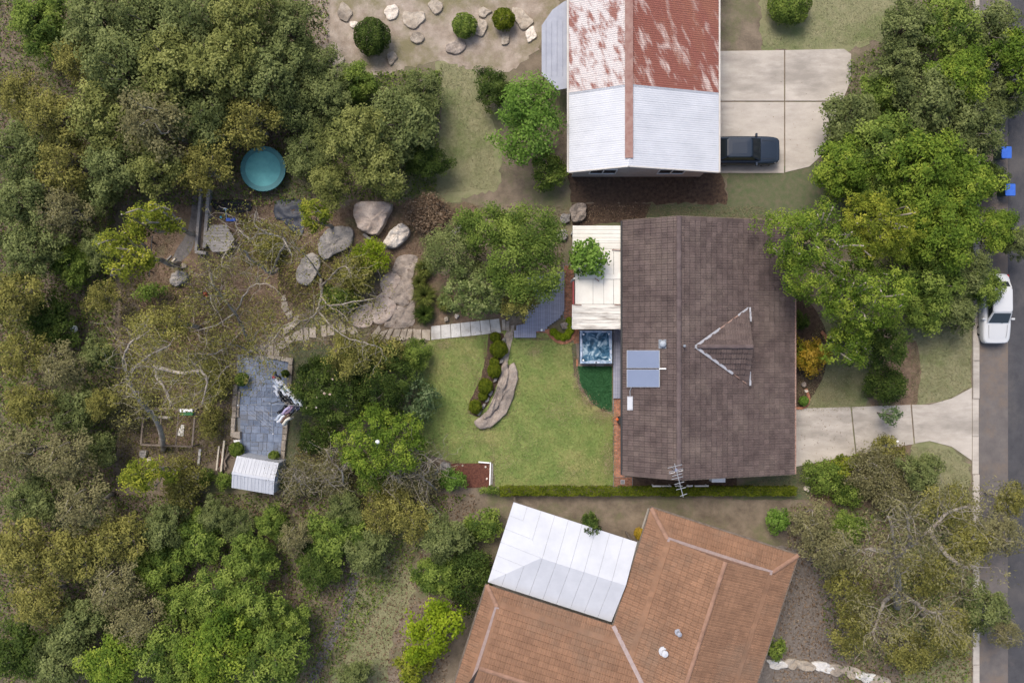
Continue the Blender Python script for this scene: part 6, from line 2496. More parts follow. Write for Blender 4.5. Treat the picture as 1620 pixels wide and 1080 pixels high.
foliage_tree('shrub', 'dark green shrub at the foot of the tangled twiggy shrub', 'shrub', 1345, 782, 26, 1.4, 'mid', 18, base=.05, leaf=.12)

# ---- trees by the pergola and the slab path
foliage_tree('small_tree', 'fresh green round tree reaching over the white pergola roof', 'tree', 931, 407, 34, 4.6, 'vivid', 20, base=.5, leaf=.22, asp=.6, clump=.36, lobes=.15)
foliage_tree('garden_tree', 'broad mid green tree shading the grey timber deck', 'tree', 834, 402, 74, 6.5, 'mid', 21, ry=82, base=.4, leaf=.14, clump=.6)
foliage_tree('garden_tree', 'green tree growing on the boundary above the deck tree', 'tree', 775, 362, 58, 5.6, 'mid', 22, ry=42, base=.4, leaf=.14)
foliage_tree('garden_tree', 'feathery blue green tree beside the weathered plank', 'tree', 716, 396, 60, 4.4, 'bushmid', 23, ry=46, base=.3, leaf=.12, dens=.75)
foliage_tree('garden_tree', 'tree tipped with pale cream green leaf rosettes above the slab path', 'tree', 756, 458, 60, 4.2, 'pale', 24, ry=54, base=.25, leaf=.17, asp=.5, clump=.28)
foliage_tree('garden_tree', 'light green tree limb hanging over the deck steps', 'tree', 822, 478, 32, 4.5, 'olive', 25, base=.5, leaf=.13, dens=.7)
for i, (px, py, r_, kd, lab) in enumerate(((672, 425, 17, 'strap', 'arching grassy clump at the top of the row beside the rock shelf'), (672, 468, 21, 'strap', 'largest arching grassy clump beside the rock shelf'), (705, 480, 15, 'strap', 'arching grassy clump under the pale tipped tree'), (664, 447, 13, 'strap', 'small arching grassy clump in the row beside the rock shelf'))):
    tuft(lab, px, py, r_, .8, kd, 30 + i, 'grassy clumps by the rock shelf')
tuft('dark green spiky clump where the rock shelf meets the slab path', 671, 497, 18, .8, 'dark', 35, n=520)
foliage_tree('shrub', 'vivid lime green bush above the rock shelf', 'shrub', 583, 405, 34, 2.2, 'lime', 36, base=.05, leaf=.13, clump=.35)
foliage_tree('shrub', 'olive green bush growing against the lime green bush', 'shrub', 560, 430, 42, 2.6, 'olive', 37, ry=36, base=.1, leaf=.13)
foliage_tree('shrub', 'mid green low bush beside the stone path below the olive bush', 'shrub', 535, 472, 36, 1.8, 'mid', 38, ry=26, base=.05, leaf=.13)
for i, (px, py, r_, ry_, hh) in enumerate(((783, 533, 9, 8, .7), (789, 552, 14.5, 14, .95), (782, 573, 8, 8, .6), (782, 586, 11.5, 12, .85), (768, 611, 12, 13, .9), (764, 626, 8, 8, .6), (752, 643, 11, 11.5, .8))):
    ball('clipped_shrub', ['small clipped shrub against the slab path end', 'largest round clipped shrub in the lawn bed', 'low clipped shrub linking the two biggest balls', 'round clipped shrub halfway along the lawn bed', 'round clipped shrub beside the dry brown gap in the bed', 'low clipped shrub between the last two balls', 'round clipped shrub at the lower tip of the lawn bed'][i], 'shrub', px, py, r_, hh, 'hedge', 40 + i, 'clipped shrubs beside the rock ledge', ry=ry_)
# small curved hedge inside brick edging
for i, (px, py) in enumerate(((876, 525), (883, 531), (891, 533), (898, 530), (902, 523), (903, 515), (901, 508))):
    ball('low_hedge_plant', 'low bright green hedge plant inside the curved brick edging, %s from the deck' % ORD[i], 'shrub', px, py, 6.5, .4, 'lime', 50 + i, 'low hedge inside the curved brick edging', leaf=.07)
for i, (px, py, r_, lab) in enumerate(((382, 600, 11, 'round dark green shrub on the bushy edge of the courtyard'), (374, 711, 12, 'round green shrub next to the white box'), (433, 722, 9, 'round green shrub at the courtyard corner by the shed'), (451, 591, 6, 'small dark round shrub beside the clothesline'))):
    ball('round_shrub', lab, 'shrub', px, py, r_, .95, 'mid' if i != 3 else 'dark', 60 + i, leaf=.08)

# ---- the dense group between courtyard and lawn
foliage_tree('camellia', 'dark flowering camellia tree beside the courtyard grass strip', 'tree', 520, 618, 60, 4.6, 'dark', 70, ry=72, base=.15, leaf=.13, clump=.4)
foliage_tree('garden_tree', 'large bright green tree with the white ball on top', 'tree', 600, 702, 76, 5.2, 'bright', 71, ry=62, base=.3, leaf=.15, clump=.36)
foliage_tree('garden_tree', 'very dark green tree between camellia and bright green tree', 'tree', 598, 606, 62, 3.8, 'dark', 72, base=.15, leaf=.13, clump=.35)
foliage_tree('garden_tree', 'blue green leaved shrub at the lawn edge', 'shrub', 660, 632, 36, 2.6, 'blue', 73, ry=46, base=.1, leaf=.17, dens=.6, clump=.3)
foliage_tree('garden_tree', 'olive yellow tree top overhanging the camellia', 'tree', 550, 565, 40, 5.5, 'olive', 74, base=.5, leaf=.14, dens=.7)
foliage_tree('garden_tree', 'olive yellow bush below the stone path fan', 'shrub', 605, 562, 36, 3.2, 'olive', 75, base=.2, leaf=.14, dens=.8)
foliage_tree('garden_tree', 'soft dark green shrub where the lawn meets the slab path', 'shrub', 655, 562, 30, 2.0, 'mid', 76, base=.05, leaf=.11)
foliage_tree('garden_tree', 'dark shrub hugging the lower side of the camellia', 'shrub', 500, 690, 34, 2.0, 'dark', 77, base=.05, leaf=.12)
twiggy('shrub', 'grey brown bare limbed shrub by the hedge end of the white shed', 470, 762, 28, 1.6, 78, 'grey_olive', .35, n=7)
twiggy('shrub', 'bare crooked limbed shrub below the dark camellia', 535, 755, 42, 2.0, 79, 'grey_olive', .3, n=8)
twiggy('shrub', 'bare crooked limbed shrub below the bright green tree', 612, 768, 28, 1.9, 80, 'olive', .3, n=7)
twiggy('shrub', 'brown twiggy shrub with looping pale limbs near the mulch bed', 668, 758, 42, 1.9, 81, 'grey_olive', .3, n=8)
foliage_tree('shrub', 'mid green shrub at the base of the bright green tree', 'shrub', 590, 762, 30, 2.0, 'mid', 82, base=.05, leaf=.13)
foliage_tree('shrub', 'blue green shrub beside the red mulch bed', 'shrub', 716, 760, 25, 1.4, 'vivid', 83, ry=20, base=.05, leaf=.13)
for i_, (lab, L_) in enumerate((('bare pale limbed small tree below the dark camellia', [[(546, 778, 0), (544, 765, 1.6), (540, 746, 2.6), (526, 729, 3.1), (513, 709, 3.4)], [(540, 746, 2.6), (549, 728, 3.1), (553, 711, 3.4)], [(544, 765, 1.6), (528, 768, 2.4), (518, 758, 2.8)]]),
        ('bare pale limbed small tree at the foot of the bright green tree', [[(636, 780, 0), (634, 766, 1.6), (628, 757, 2.4), (616, 745, 2.9), (609, 731, 3.2), (599, 714, 3.4)], [(616, 745, 2.9), (612, 735, 3.1), (618, 726, 3.3)]]),
        ('bare tree with looping pale limbs next to the mulch bed', [[(692, 778, 0), (684, 768, 1.4), (668, 755, 2.4), (656, 749, 2.8), (644, 757, 3.0)], [(668, 755, 2.4), (678, 742, 2.8), (681, 732, 3.0), (675, 722, 3.2), (662, 716, 3.3), (648, 720, 3.3), (642, 735, 3.2)], [(681, 732, 3.0), (690, 726, 3.2), (700, 724, 3.3)]]),
        ('bare pale forked shrub between the shed and the rough grass', [[(500, 778, 0), (488, 770, 1.2), (474, 762, 1.9), (478, 748, 2.3)], [(474, 762, 1.9), (466, 752, 2.2), (470, 742, 2.4)]]))):
    gum('bare_tree', lab, L_, 'grey_olive', 160 + i_, r0=.085, per=9, cr=.4, leaf=.11, twigs=2)
# camellia flowers
rng = np.random.default_rng(5)
for i in range(16):
    a, f = rng.uniform(0, 6.28), rng.uniform(.2, 1)
    px, py = 516 + math.cos(a) * 34 * f, 630 + math.sin(a) * 38 * f
    p = P(px, py, 4.55 - 1.2 * f * f)
    mb = MB()
    for k in range(6):
        t_ = k * 1.047
        mb.box((p.x + .035 * math.cos(t_), p.y + .035 * math.sin(t_), p.z), (.05, .038, .015), (0, -.3, t_))
    solo(mb, 'flower', mat('pink_petal', (.50, .36, .30), (.62, .53, .45), scale=3, rough=.7, rand=.15), 'pale pink flower on the dark camellia', 'flower', p, 'pale flowers on the camellia')

# ---- boundary hedge
def hedge(label, x0, x1, y0, y1, h, seed, kind='hedge', n=9000, leaf=.10):
    rng = np.random.default_rng(seed)
    a, b = P(x0, y0, h), P(x1, y1, h)
    cx_, cy_ = (a.x + b.x) / 2, (a.y + b.y) / 2
    w_, d_ = abs(b.x - a.x) / 2, abs(a.y - b.y) / 2
    root = thing('hedge', label, 'hedge', (cx_, cy_, 0))
    s = rng.random(n)
    X = rng.uniform(-w_, w_, n)
    wob = np.array([noise.noise(Vector((float(x) * 1.3, seed, 0))) for x in X])
    top = s < .6
    Y = np.where(top, rng.uniform(-d_, d_, n), np.sign(rng.random(n) - .5) * d_ * (1 - rng.random(n) ** 2 * .3)) * (1 + wob * .25)
    Z = np.where(top, h * (1 - rng.random(n) ** 2 * .25) * (1 + wob * .12), rng.uniform(.05, h, n))
    N = np.stack([rng.normal(size=n) * .5, np.where(top, 0, np.sign(Y)) * .6 + rng.normal(size=n) * .5, np.where(top, .9, .4) + rng.normal(size=n) * .3], 1)
    cl_ = np.array([noise.noise(Vector((float(x) * 2.4, float(y) * 2.4, seed + 3.0))) for x, y in zip(X, Y)])
    link('foliage', leaf_mesh('foliage', np.stack([X, Y, Z], 1), N, leaf, leaf * .6, .5 + cl_ * .55 + rng.normal(size=n) * .18, rng), LM[kind], root)
    mb = MB()
    rnd = random.Random(seed)
    x = -w_ + .3
    while x < w_:
        limb(mb, (x, 0, -.03), (x + rnd.uniform(-.2, .2), rnd.uniform(-.1, .1), h * .8), .03, .012, rnd, .1, 3, 5)
        x += .7
    link('stems', mb.mesh('stems', (0, 0, 0), True), M_bark, root)['kind'] = 'stuff'


hedge('long clipped yellow green boundary hedge from the mulch bed to the front corner', 790, 1262, 771, 784.5, .85, 90, n=11000, leaf=.11)
foliage_tree('shrub', 'low dark shrub between mulch bed and the boundary hedge', 'shrub', 775, 776, 18, .9, 'mid', 91, ry=9, base=.05, leaf=.10)

# ---- gums over the back yard, with their crooked limbs where the picture shows them
gum('gum_tree', 'leaning pale gum curving over the wire enclosure', [[(258, 712, 0), (257, 690, 2.2), (250, 670, 3.6), (240, 655, 4.6), (228, 640, 5.6), (212, 618, 6.6), (203, 596, 7.4), (215, 580, 8.0), (245, 580, 8.6)],
     [(245, 580, 8.6), (250, 600, 8.9), (264, 620, 9.2), (270, 645, 9.3)], [(215, 580, 8), (240, 560, 8.8), (270, 545, 9.2)], [(203, 596, 7.4), (196, 570, 8.2), (205, 545, 8.8), (240, 520, 9.2)],
     [(245, 580, 8.6), (285, 590, 9.0), (318, 588, 9.2), (327, 605, 9.2), (318, 640, 9.0)]], 'olive', 101, r0=.18, per=19, cr=.55, twigs=2)
gum('gum_tree', 'open gum with a forked grey trunk over the littered ground', [[(395, 545, 0), (385, 520, 3.0), (372, 495, 5.0), (350, 468, 6.5), (338, 450, 7.3), (332, 430, 7.8)],
     [(350, 468, 6.5), (334, 470, 7.2), (338, 485, 7.6), (345, 495, 7.8)], [(372, 495, 5.0), (395, 455, 6.6), (420, 448, 7.2)], [(372, 495, 5), (340, 515, 6.6), (300, 525, 7.4)], [(385, 520, 3), (350, 555, 5.8), (310, 560, 7)], [(395, 545, 1), (415, 520, 4), (445, 510, 5.5)]], 'olive', 102, r0=.10, per=20, cr=.5, twigs=2)
gum('gum_tree', 'gum with crooked white limbs above the hexagonal table', [[(440, 425, 0), (430, 432, 1.8), (415, 422, 3.2), (398, 412, 4.4), (388, 398, 5.2), (376, 392, 5.6), (367, 390, 5.8)],
     [(430, 432, 1.8), (440, 405, 4), (452, 385, 5.2), (448, 376, 5.6), (432, 372, 5.8), (408, 370, 6.0), (395, 380, 6.2)], [(395, 380, 6.2), (385, 370, 6.4), (375, 360, 6.5), (374, 345, 6.6)], [(448, 376, 5.6), (455, 390, 5.8), (462, 405, 5.6)],
     [(432, 372, 5.8), (405, 358, 6.3), (404, 335, 6.5)], [(367, 390, 5.8), (354, 405, 6.0), (350, 425, 6.0)]], 'olive', 103, r0=.12, per=13, cr=.42, twigs=1)
gum('gum_tree', 'pale limbed gum overhanging the stone path and lime bush', [[(508, 440, 0), (508, 452, 1.8), (508, 470, 3.0), (502, 490, 4.0), (490, 505, 4.8), (480, 520, 5.2)],
     [(508, 452, 1.8), (522, 440, 3.4), (536, 424, 4.4), (552, 424, 5.0), (556, 440, 5.2)], [(508, 470, 3), (520, 484, 4.2), (540, 495, 5.2), (558, 515, 5.6)], [(508, 440, 1.6), (495, 418, 3), (478, 400, 4.2), (465, 390, 5)],
     [(502, 490, 4), (540, 530, 5.0), (575, 540, 5.6), (605, 552, 6.0)], [(490, 505, 4.8), (450, 515, 5.6), (430, 540, 6.2), (412, 555, 6.4)], [(520, 484, 4.2), (570, 476, 5.0), (600, 470, 5.4)]], 'olive', 104, r0=.105, per=18, cr=.5, twigs=2)
gum('gum_tree', 'thin gum branch hanging over the courtyard corner', [[(392, 560, 0), (396, 555, 3.0), (410, 552, 4.2), (425, 545, 5.0), (440, 530, 5.4)], [(396, 555, 3), (380, 570, 4.4), (358, 582, 5.2), (345, 600, 5.6)], [(410, 552, 4.2), (418, 570, 5.0), (424, 585, 5.4)], [(396, 555, 3), (370, 545, 4.6), (345, 540, 5.4)]], 'olive', 105, r0=.11, per=20, cr=.42, twigs=2)
foliage_tree('gum_tree', 'yellow green leafy gum in the back corner by the grey path', 'tree', 243, 347, 48, 8.0, 'yellow_green', 110, ry=30, base=.5, leaf=.16, bark=M_gumbark, dens=.6, limbs=18, limbup=.3)
foliage_tree('gum_tree', 'green gum along the rear boundary beside the steel rail', 'tree', 208, 400, 42, 8.5, 'yellow_green', 111, ry=52, base=.5, leaf=.16, bark=M_gumbark, dens=.6, limbs=18, limbup=.3)
foliage_tree('gum_tree', 'dull olive gum crown between rear boundary and leaning gum', 'tree', 258, 515, 52, 7.0, 'olive', 112, ry=40, base=.5, leaf=.14, bark=M_gumbark, dens=.5, limbs=16)
foliage_tree('shrub', 'green vine leafed shrub below the lichen boulder', 'shrub', 232, 462, 26, 1.8, 'mid', 113, ry=18, base=.1, leaf=.16, dens=.6)
foliage_tree('gum_tree', 'yellow green gum sprig over the dark tarpaulin', 'tree', 498, 342, 27, 6.0, 'yellow_green', 114, base=.5, leaf=.15, bark=M_gumbark, dens=.7)
foliage_tree('gum_tree', 'grey olive gum at the lower rear corner below the wire enclosure', 'tree', 232, 752, 46, 6.0, 'yellow_green', 115, ry=30, base=.35, leaf=.15, dens=.6, bark=M_gumbark)
twiggy('shrub', 'bare grey shrub between the lower rear corner and the white plank', 288, 758, 34, 2.2, 116, 'olive', .7, n=10)
foliage_tree('shrub', 'dark green shrub beside the pale poles near the shed', 'shrub', 352, 762, 16, 1.2, 'mid', 117, base=.05, leaf=.12)
foliage_tree('shrub', 'green shrub between white plank and pale poles', 'shrub', 322, 756, 16, 1.2, 'mid', 118, base=.05, leaf=.12)
foliage_tree('shrub', 'dark shrub growing inside the fence line by the courtyard wall', 'shrub', 330, 668, 20, 1.6, 'olive', 119, ry=34, base=.05, leaf=.12, dens=.7)
foliage_tree('shrub', 'green shrub at the shed corner by the rough grass', 'shrub', 443, 765, 11, .9, 'mid', 120, base=.05, leaf=.11)
foliage_tree('shrub', 'olive undergrowth shrub between leaning gum and courtyard', 'shrub', 335, 605, 34, 2.0, 'olive', 121, base=.05, leaf=.12, dens=.7)
foliage_tree('shrub', 'scrubby olive bush near the back of the dark tarpaulin', 'shrub', 420, 388, 28, 1.6, 'olive', 122, base=.05, leaf=.12, dens=.7)
twiggy('shrub', 'rusty brown dead shrub beside the pale boulder', 676, 340, 17, .8, 123, 'brown', .7, n=12)
twiggy('shrub', 'grey tangled shrub along the rear boundary by the leaning gum', 205, 640, 26, 1.8, 124, 'grey_olive', .6, n=10)

# ---- neighbours' named plants
ball('round_shrub', 'dark round clipped bush standing on the sandy ground', 'shrub', 588, 57, 29, 1.9, 'dark', 130, leaf=.12)
ball('round_shrub', 'small green bush among the sandstone outcrops', 'shrub', 735, 40, 20, 1.2, 'mid', 131, leaf=.11)
ball('round_shrub', 'yellowish bush beside the grey lean-to on sandy ground', 'shrub', 797, 30, 18, 1.2, 'hedge', 132, leaf=.11)
ball('round_shrub', 'clipped dark bush on the lawn behind the rusty roofed house', 'shrub', 1250, 5, 34, 1.8, 'mid', 133, leaf=.12)
foliage_tree('garden_tree', 'vivid green tree against the rusty roofed house below the lean-to', 'tree', 833, 188, 64, 5.5, 'vivid', 134, ry=72, base=.3, leaf=.19)
foliage_tree('shrub', 'green shrub at the lower corner of the rusty roofed house', 'shrub', 868, 268, 34, 2.2, 'mid', 135, base=.1, leaf=.15)
foliage_tree('garden_tree', 'lime yellow tree beside the angled orange tiled house', 'tree', 684, 1002, 48, 4.0, 'lime', 136, ry=58, base=.25, leaf=.22, lobes=.4)
foliage_tree('shrub', 'dark shrub wedged against the angled orange tiled house', 'shrub', 742, 905, 40, 2.4, 'dark', 137, ry=70, base=.05, leaf=.15)
foliage_tree('shrub', 'green shrub between boundary and the white patio roof', 'shrub', 765, 832, 34, 2.2, 'mid', 138, ry=28, base=.05, leaf=.15)
foliage_tree('shrub', 'dark green conical shrub poking over the white patio roof edge', 'shrub', 937, 833, 16, 3.4, 'dark', 139, ry=22, base=.05, leaf=.12)
ball('shrub', 'small golden bush at the corner of white patio roof and orange tiles', 'shrub', 1013, 845, 9, 1.8, 'gold', 140, leaf=.09)
foliage_tree('shrub', 'yellow green bush between lime tree and grey path', 'shrub', 655, 1060, 34, 2.2, 'yellow_green', 141, base=.05, leaf=.17)
foliage_tree('shrub', 'green shrub between the hedge and the angled orange tiled house', 'shrub', 1235, 825, 22, 1.8, 'vivid', 142, base=.05, leaf=.14)
foliage_tree('shrub', 'green shrub at the pale rough stone wall', 'shrub', 1228, 1028, 20, 1.4, 'mid', 143, base=.05, leaf=.14)
gum('gum_tree', 'big pale limbed gum spreading over the verge beside the orange house', [[(1420, 960, 0), (1420, 935, 3), (1419, 905, 6), (1416, 880, 8), (1405, 872, 9)], [(1416, 880, 8), (1440, 862, 9), (1470, 838, 10), (1500, 810, 10.5), (1530, 800, 11)],
     [(1405, 872, 9), (1380, 868, 10), (1355, 870, 10.5)], [(1416, 880, 8), (1412, 845, 9.5), (1405, 815, 10.5)], [(1420, 935, 3), (1400, 950, 6), (1390, 975, 8), (1380, 1000, 9)], [(1420, 935, 3), (1445, 950, 6), (1465, 965, 8), (1490, 970, 9)],
     [(1440, 862, 9), (1438, 840, 10), (1436, 815, 11)], [(1470, 838, 10), (1500, 880, 10.5), (1540, 900, 11)]], 'grey_olive', 150, r0=.27, per=26, cr=.6, leaf=.17, twigs=3)

# ---- the bush all round: a few crowns, copied
def variant(seed, kind, h, base, dens, lobes, leaf=.25, bark=M_bark):
    rng = np.random.default_rng(seed)
    rnd = random.Random(seed)
    r_ = 2.6
    cr = .62
    ncl = 110
    C, N, t, cc = crown_points(rng, r_ - .4, r_ - .4, h * base, h - .2, ncl, 7200 * dens / ncl, cr, lobes, .5, .6)
    cm = leaf_mesh('crown', C, N, leaf, leaf * .5, t, rng)
    cm.materials.append(LM[kind])
    mb = MB()
    fork = Vector((.1, .1, h * base * .8))
    limb(mb, (0, 0, -.1), fork, .2, .14, rnd, .05, 4, 8)
    for i in np.argsort(-cc[:, 2] + rng.normal(size=ncl) * 2)[:16]:
        limb(mb, fork, cc[i], .10, .02, rnd, .14, 5, 5)
    tm = mb.mesh('trunk', (0, 0, 0), True)
    tm.materials.append(bark)
    return cm, tm, h


VAR = {}
for k_, args in {'bright': ((201, 'bushgreen', 7.5, .45, .8, .35), (202, 'bushgreen', 8.0, .45, .65, .4), (212, 'bushmid', 6.5, .4, .7, .35)), 'green': ((221, 'bright', 7.5, .45, .9, .3), (222, 'bright', 8.0, .45, .8, .35), (223, 'mid', 6.5, .4, .8, .3)), 'mid': ((203, 'bushmid', 7.0, .4, .75, .35), (204, 'bushmid', 6.0, .35, .7, .3)),
                 'olive': ((205, 'olive', 8.0, .5, .5, .4), (206, 'olive', 7.0, .5, .4, .4), (207, 'grey_olive', 7.5, .5, .38, .4)), 'dark': ((208, 'dark', 5.5, .3, .9, .3), (209, 'mid', 5.0, .25, .9, .3))}.items():
    VAR[k_] = [variant(*a, bark=M_gumbark if k_ == 'olive' else M_bark) for a in args]
DESC = {'bright': 'light green', 'green': 'bright green', 'mid': 'mid green', 'olive': 'olive grey', 'dark': 'dark green'}


def bush_row(rows, landmark, place, group, rnd, short=1.0):
    for r_ in rows:
        same = sorted((q for q in rows if q[3] == r_[3]), key=lambda q: (q[0] - landmark[0]) ** 2 + (q[1] - landmark[1]) ** 2)
        n_ = same.index(r_)
        bush(*r_, place % (('the %s nearest' % ORD[n_]) if n_ else 'nearest'), group, rnd, short)


def bush(px, py, rpx, kind, where, group, rnd, short=1.0):
    cm, tm, h = rnd.choice(VAR[kind])
    s = rpx / PPM * .86 / 2.6 * .95
    sz = max(.45, min(1.15, s * rnd.uniform(.9, 1.1))) * short
    zm = h * sz * .75
    p = P(px, py, zm)
    k = (H - zm) / H
    root = thing('bush_tree', '%s tree %s' % (DESC[kind], where), 'tree', (p.x, p.y, 0), group + ', ' + DESC[kind])
    s *= k / .86
    a = rnd.uniform(0, 6.28)
    for nm, me in (('crown', cm), ('trunk', tm)):
        o = bpy.data.objects.new(nm, me)
        COL.objects.link(o)
        o.parent = root
        o.scale = (s, s, sz)
        o.rotation_euler = (0, 0, a)
    return root


rnd = random.Random(77)
NW = [(60, 40, 55, 'dark'), (150, 30, 60, 'mid'), (225, 30, 60, 'bright'), (305, 35, 62, 'bright'), (385, 30, 58, 'bright'), (455, 40, 50, 'mid'), (120, 95, 42, 'olive'), (190, 105, 65, 'bright'), (270, 110, 65, 'bright'), (350, 105, 62, 'bright'), (430, 110, 62, 'mid'), (490, 100, 42, 'bright'),
      (30, 150, 42, 'olive'), (85, 185, 50, 'olive'), (160, 180, 60, 'bright'), (240, 190, 62, 'olive'), (320, 185, 60, 'bright'), (395, 190, 52, 'olive'), (465, 170, 45, 'bright'), (30, 235, 52, 'mid'), (100, 255, 55, 'olive'), (175, 260, 55, 'mid'), (250, 265, 50, 'bright'), (320, 265, 48, 'olive'), (485, 245, 42, 'mid'),
      (520, 150, 45, 'mid'), (560, 215, 55, 'bright'), (560, 130, 38, 'dark'), (630, 195, 66, 'mid'), (600, 270, 48, 'bright'), (665, 150, 42, 'mid'), (520, 290, 38, 'bright'), (672, 250, 36, 'dark'), (780, 140, 34, 'dark')]
bush_row(NW, (416, 267), 'in thick bush, %s to the teal trampoline', 'trees behind the trampoline', rnd)
WW = [(30, 320, 52, 'mid'), (100, 335, 45, 'olive'), (150, 310, 36, 'mid'), (45, 400, 52, 'mid'), (110, 415, 40, 'dark'), (155, 390, 34, 'mid'), (25, 475, 50, 'olive'), (75, 505, 44, 'dark'), (160, 470, 30, 'olive'), (30, 560, 46, 'olive'), (100, 585, 42, 'olive'), (155, 560, 30, 'mid'), (115, 645, 46, 'mid'), (45, 640, 40, 'olive'), (160, 640, 28, 'olive'),
      (30, 715, 48, 'olive'), (105, 725, 48, 'olive'), (155, 715, 32, 'mid'), (50, 790, 48, 'mid'), (130, 800, 50, 'olive')]
bush_row(WW, (117, 520), 'beyond the rear boundary, %s to the white globe', 'trees beyond the rear boundary', rnd)
SW = [(35, 870, 55, 'olive'), (110, 875, 52, 'olive'), (185, 850, 50, 'olive'), (255, 830, 42, 'mid'), (180, 930, 50, 'olive'), (60, 950, 50, 'olive'), (250, 900, 46, 'dark'), (315, 850, 48, 'dark'), (340, 815, 28, 'mid'), (120, 985, 50, 'mid'), (30, 1030, 52, 'dark'), (220, 985, 46, 'olive'), (95, 1055, 52, 'mid'), (180, 1050, 55, 'green'), (290, 960, 46, 'dark'),
      (265, 1040, 55, 'green'), (345, 945, 50, 'green'), (400, 965, 50, 'green'), (345, 1020, 60, 'green'), (425, 1040, 58, 'green'), (320, 1075, 45, 'green'), (395, 885, 46, 'dark'), (460, 985, 34, 'green'), (370, 830, 30, 'mid'), (430, 830, 30, 'dark'),
      (530, 850, 50, 'dark'), (580, 870, 40, 'mid'), (500, 900, 40, 'dark'), (545, 810, 34, 'mid'), (650, 820, 42, 'olive'), (705, 850, 42, 'mid'), (690, 910, 42, 'dark'), (605, 815, 34, 'olive'), (465, 850, 30, 'olive'), (560, 1070, 30, 'mid')]
bush_row(SW, (402, 749), 'in the gully, %s to the white shed', 'trees in the gully beyond the shed', rnd, short=.85)
NE = [(1345, 185, 52, 'mid'), (1330, 265, 50, 'green'), (1400, 150, 46, 'dark'), (1405, 230, 62, 'green'), (1385, 300, 45, 'green'), (1470, 165, 58, 'mid'), (1460, 255, 60, 'green'), (1520, 120, 52, 'green'), (1540, 205, 56, 'mid'), (1525, 290, 56, 'green'), (1460, 330, 52, 'green'), (1590, 150, 42, 'mid'), (1570, 50, 56, 'mid'), (1500, 40, 56, 'green'), (1440, 40, 52, 'mid'), (1425, 95, 42, 'mid'), (1615, 90, 50, 'green'),
      (1570, 360, 42, 'green'), (1500, 370, 58, 'green'), (1480, 440, 52, 'green'), (1530, 425, 46, 'mid'), (1465, 490, 42, 'green'), (1515, 490, 38, 'mid'), (1440, 385, 40, 'green'), (1612, 385, 26, 'mid'), (1570, 285, 30, 'dark'), (1556, 452, 36, 'green')]
bush_row(NE, (1574, 488), 'along the street frontage, %s to the white car', 'trees along the street frontage', rnd)
SE = [(1280, 830, 40, 'olive'), (1310, 870, 44, 'olive'), (1345, 930, 44, 'olive'), (1460, 745, 36, 'mid'), (1500, 800, 44, 'olive'), (1465, 910, 46, 'olive'), (1530, 860, 42, 'olive'), (1585, 845, 42, 'olive'), (1500, 1000, 44, 'olive'), (1560, 960, 42, 'mid'), (1350, 1000, 40, 'olive'), (1440, 1030, 44, 'olive'), (1600, 790, 30, 'olive'), (1590, 1000, 30, 'olive'), (1340, 840, 34, 'dark')]
bush_row(SE, (1420, 900), 'on the dry verge, %s to the big pale gum trunk', 'trees on the dry verge', rnd)

# ------------------------------------------------------------------ grass, litter, undergrowth
def strew(name, label, cat, regions, kind, size, asp, seed, lift=(.01, .05), up=.5, hold=None):
    """Many small loose leaves or blades over pixel regions as one uncountable mass."""
    rng = np.random.default_rng(seed)
    Cs = []
    for pts, n in regions:
        q = scatter(pxpoly(pts), n, rng)
        Cs.append(q)
    q = np.concatenate(Cs)
    if hold:
        keep = np.ones(len(q), bool)
        for hp_ in hold:
            keep &= ~inside(pxpoly(hp_), q[:, 0], q[:, 1])
        q = q[keep]
    n = len(q)
    C = np.stack([q[:, 0], q[:, 1], rng.uniform(*lift, n)], 1)
    N = rng.normal(size=(n, 3)) * (1 - up) + np.array([0, 0, up])
    t = np.clip(rng.normal(.5, .25, n), 0, 1)
    o = link(name, leaf_mesh(name, C, N, size, size * asp, t, rng), LM[kind])
    return stuff(o, label, cat)


HOLES = [[(800, 572), (818, 580), (822, 595), (808, 645), (785, 670), (755, 678), (742, 655), (744, 632), (768, 560), (772, 526), (812, 526)], [(906, 520), (972, 520), (972, 655), (940, 650), (906, 600)]]
strew('lawn_grass', 'short mown green and straw coloured lawn grass', 'grass', [(LAWN, 45000)], 'grass', .065, .45, 301, (.035, .07), .45, HOLES)
strew('front_grass', 'dry mown grass of the front yard and verges', 'grass', [(FRONT, 6000), ([(1440, 520), (1536, 520), (1536, 612), (1500, 632), (1440, 640)], 5000), ([(1440, 705), (1500, 710), (1534, 735), (1536, 1100), (1440, 1100)], 12000), ([(695, 100), (745, 105), (775, 180), (788, 298), (650, 310), (700, 200)], 6000), ([(560, 905), (640, 885), (652, 940), (615, 1010), (600, 1100), (520, 1100), (550, 990)], 5000), ([(1205, -20), (1420, -20), (1410, 58), (1340, 75), (1205, 78)], 4000), ([(455, 545), (520, 550), (560, 640), (505, 700), (470, 770), (450, 770), (465, 570)], 6000), ([(1020, 326), (1210, 326), (1210, 345), (1020, 343)], 1500), ([(1260, 740), (1282, 738), (1280, 785), (1170, 770)], 1000)], 'drygrass', .07, .42, 302, (.035, .08), .45)
strew('turf_pile', 'short dense deep green artificial turf pile beside the spa', 'turf', [([(914, 579), (967, 579), (967, 650), (955, 649), (935, 635), (917, 605)], 5000)], 'turf', .07, .4, 303, (.035, .055), .4)
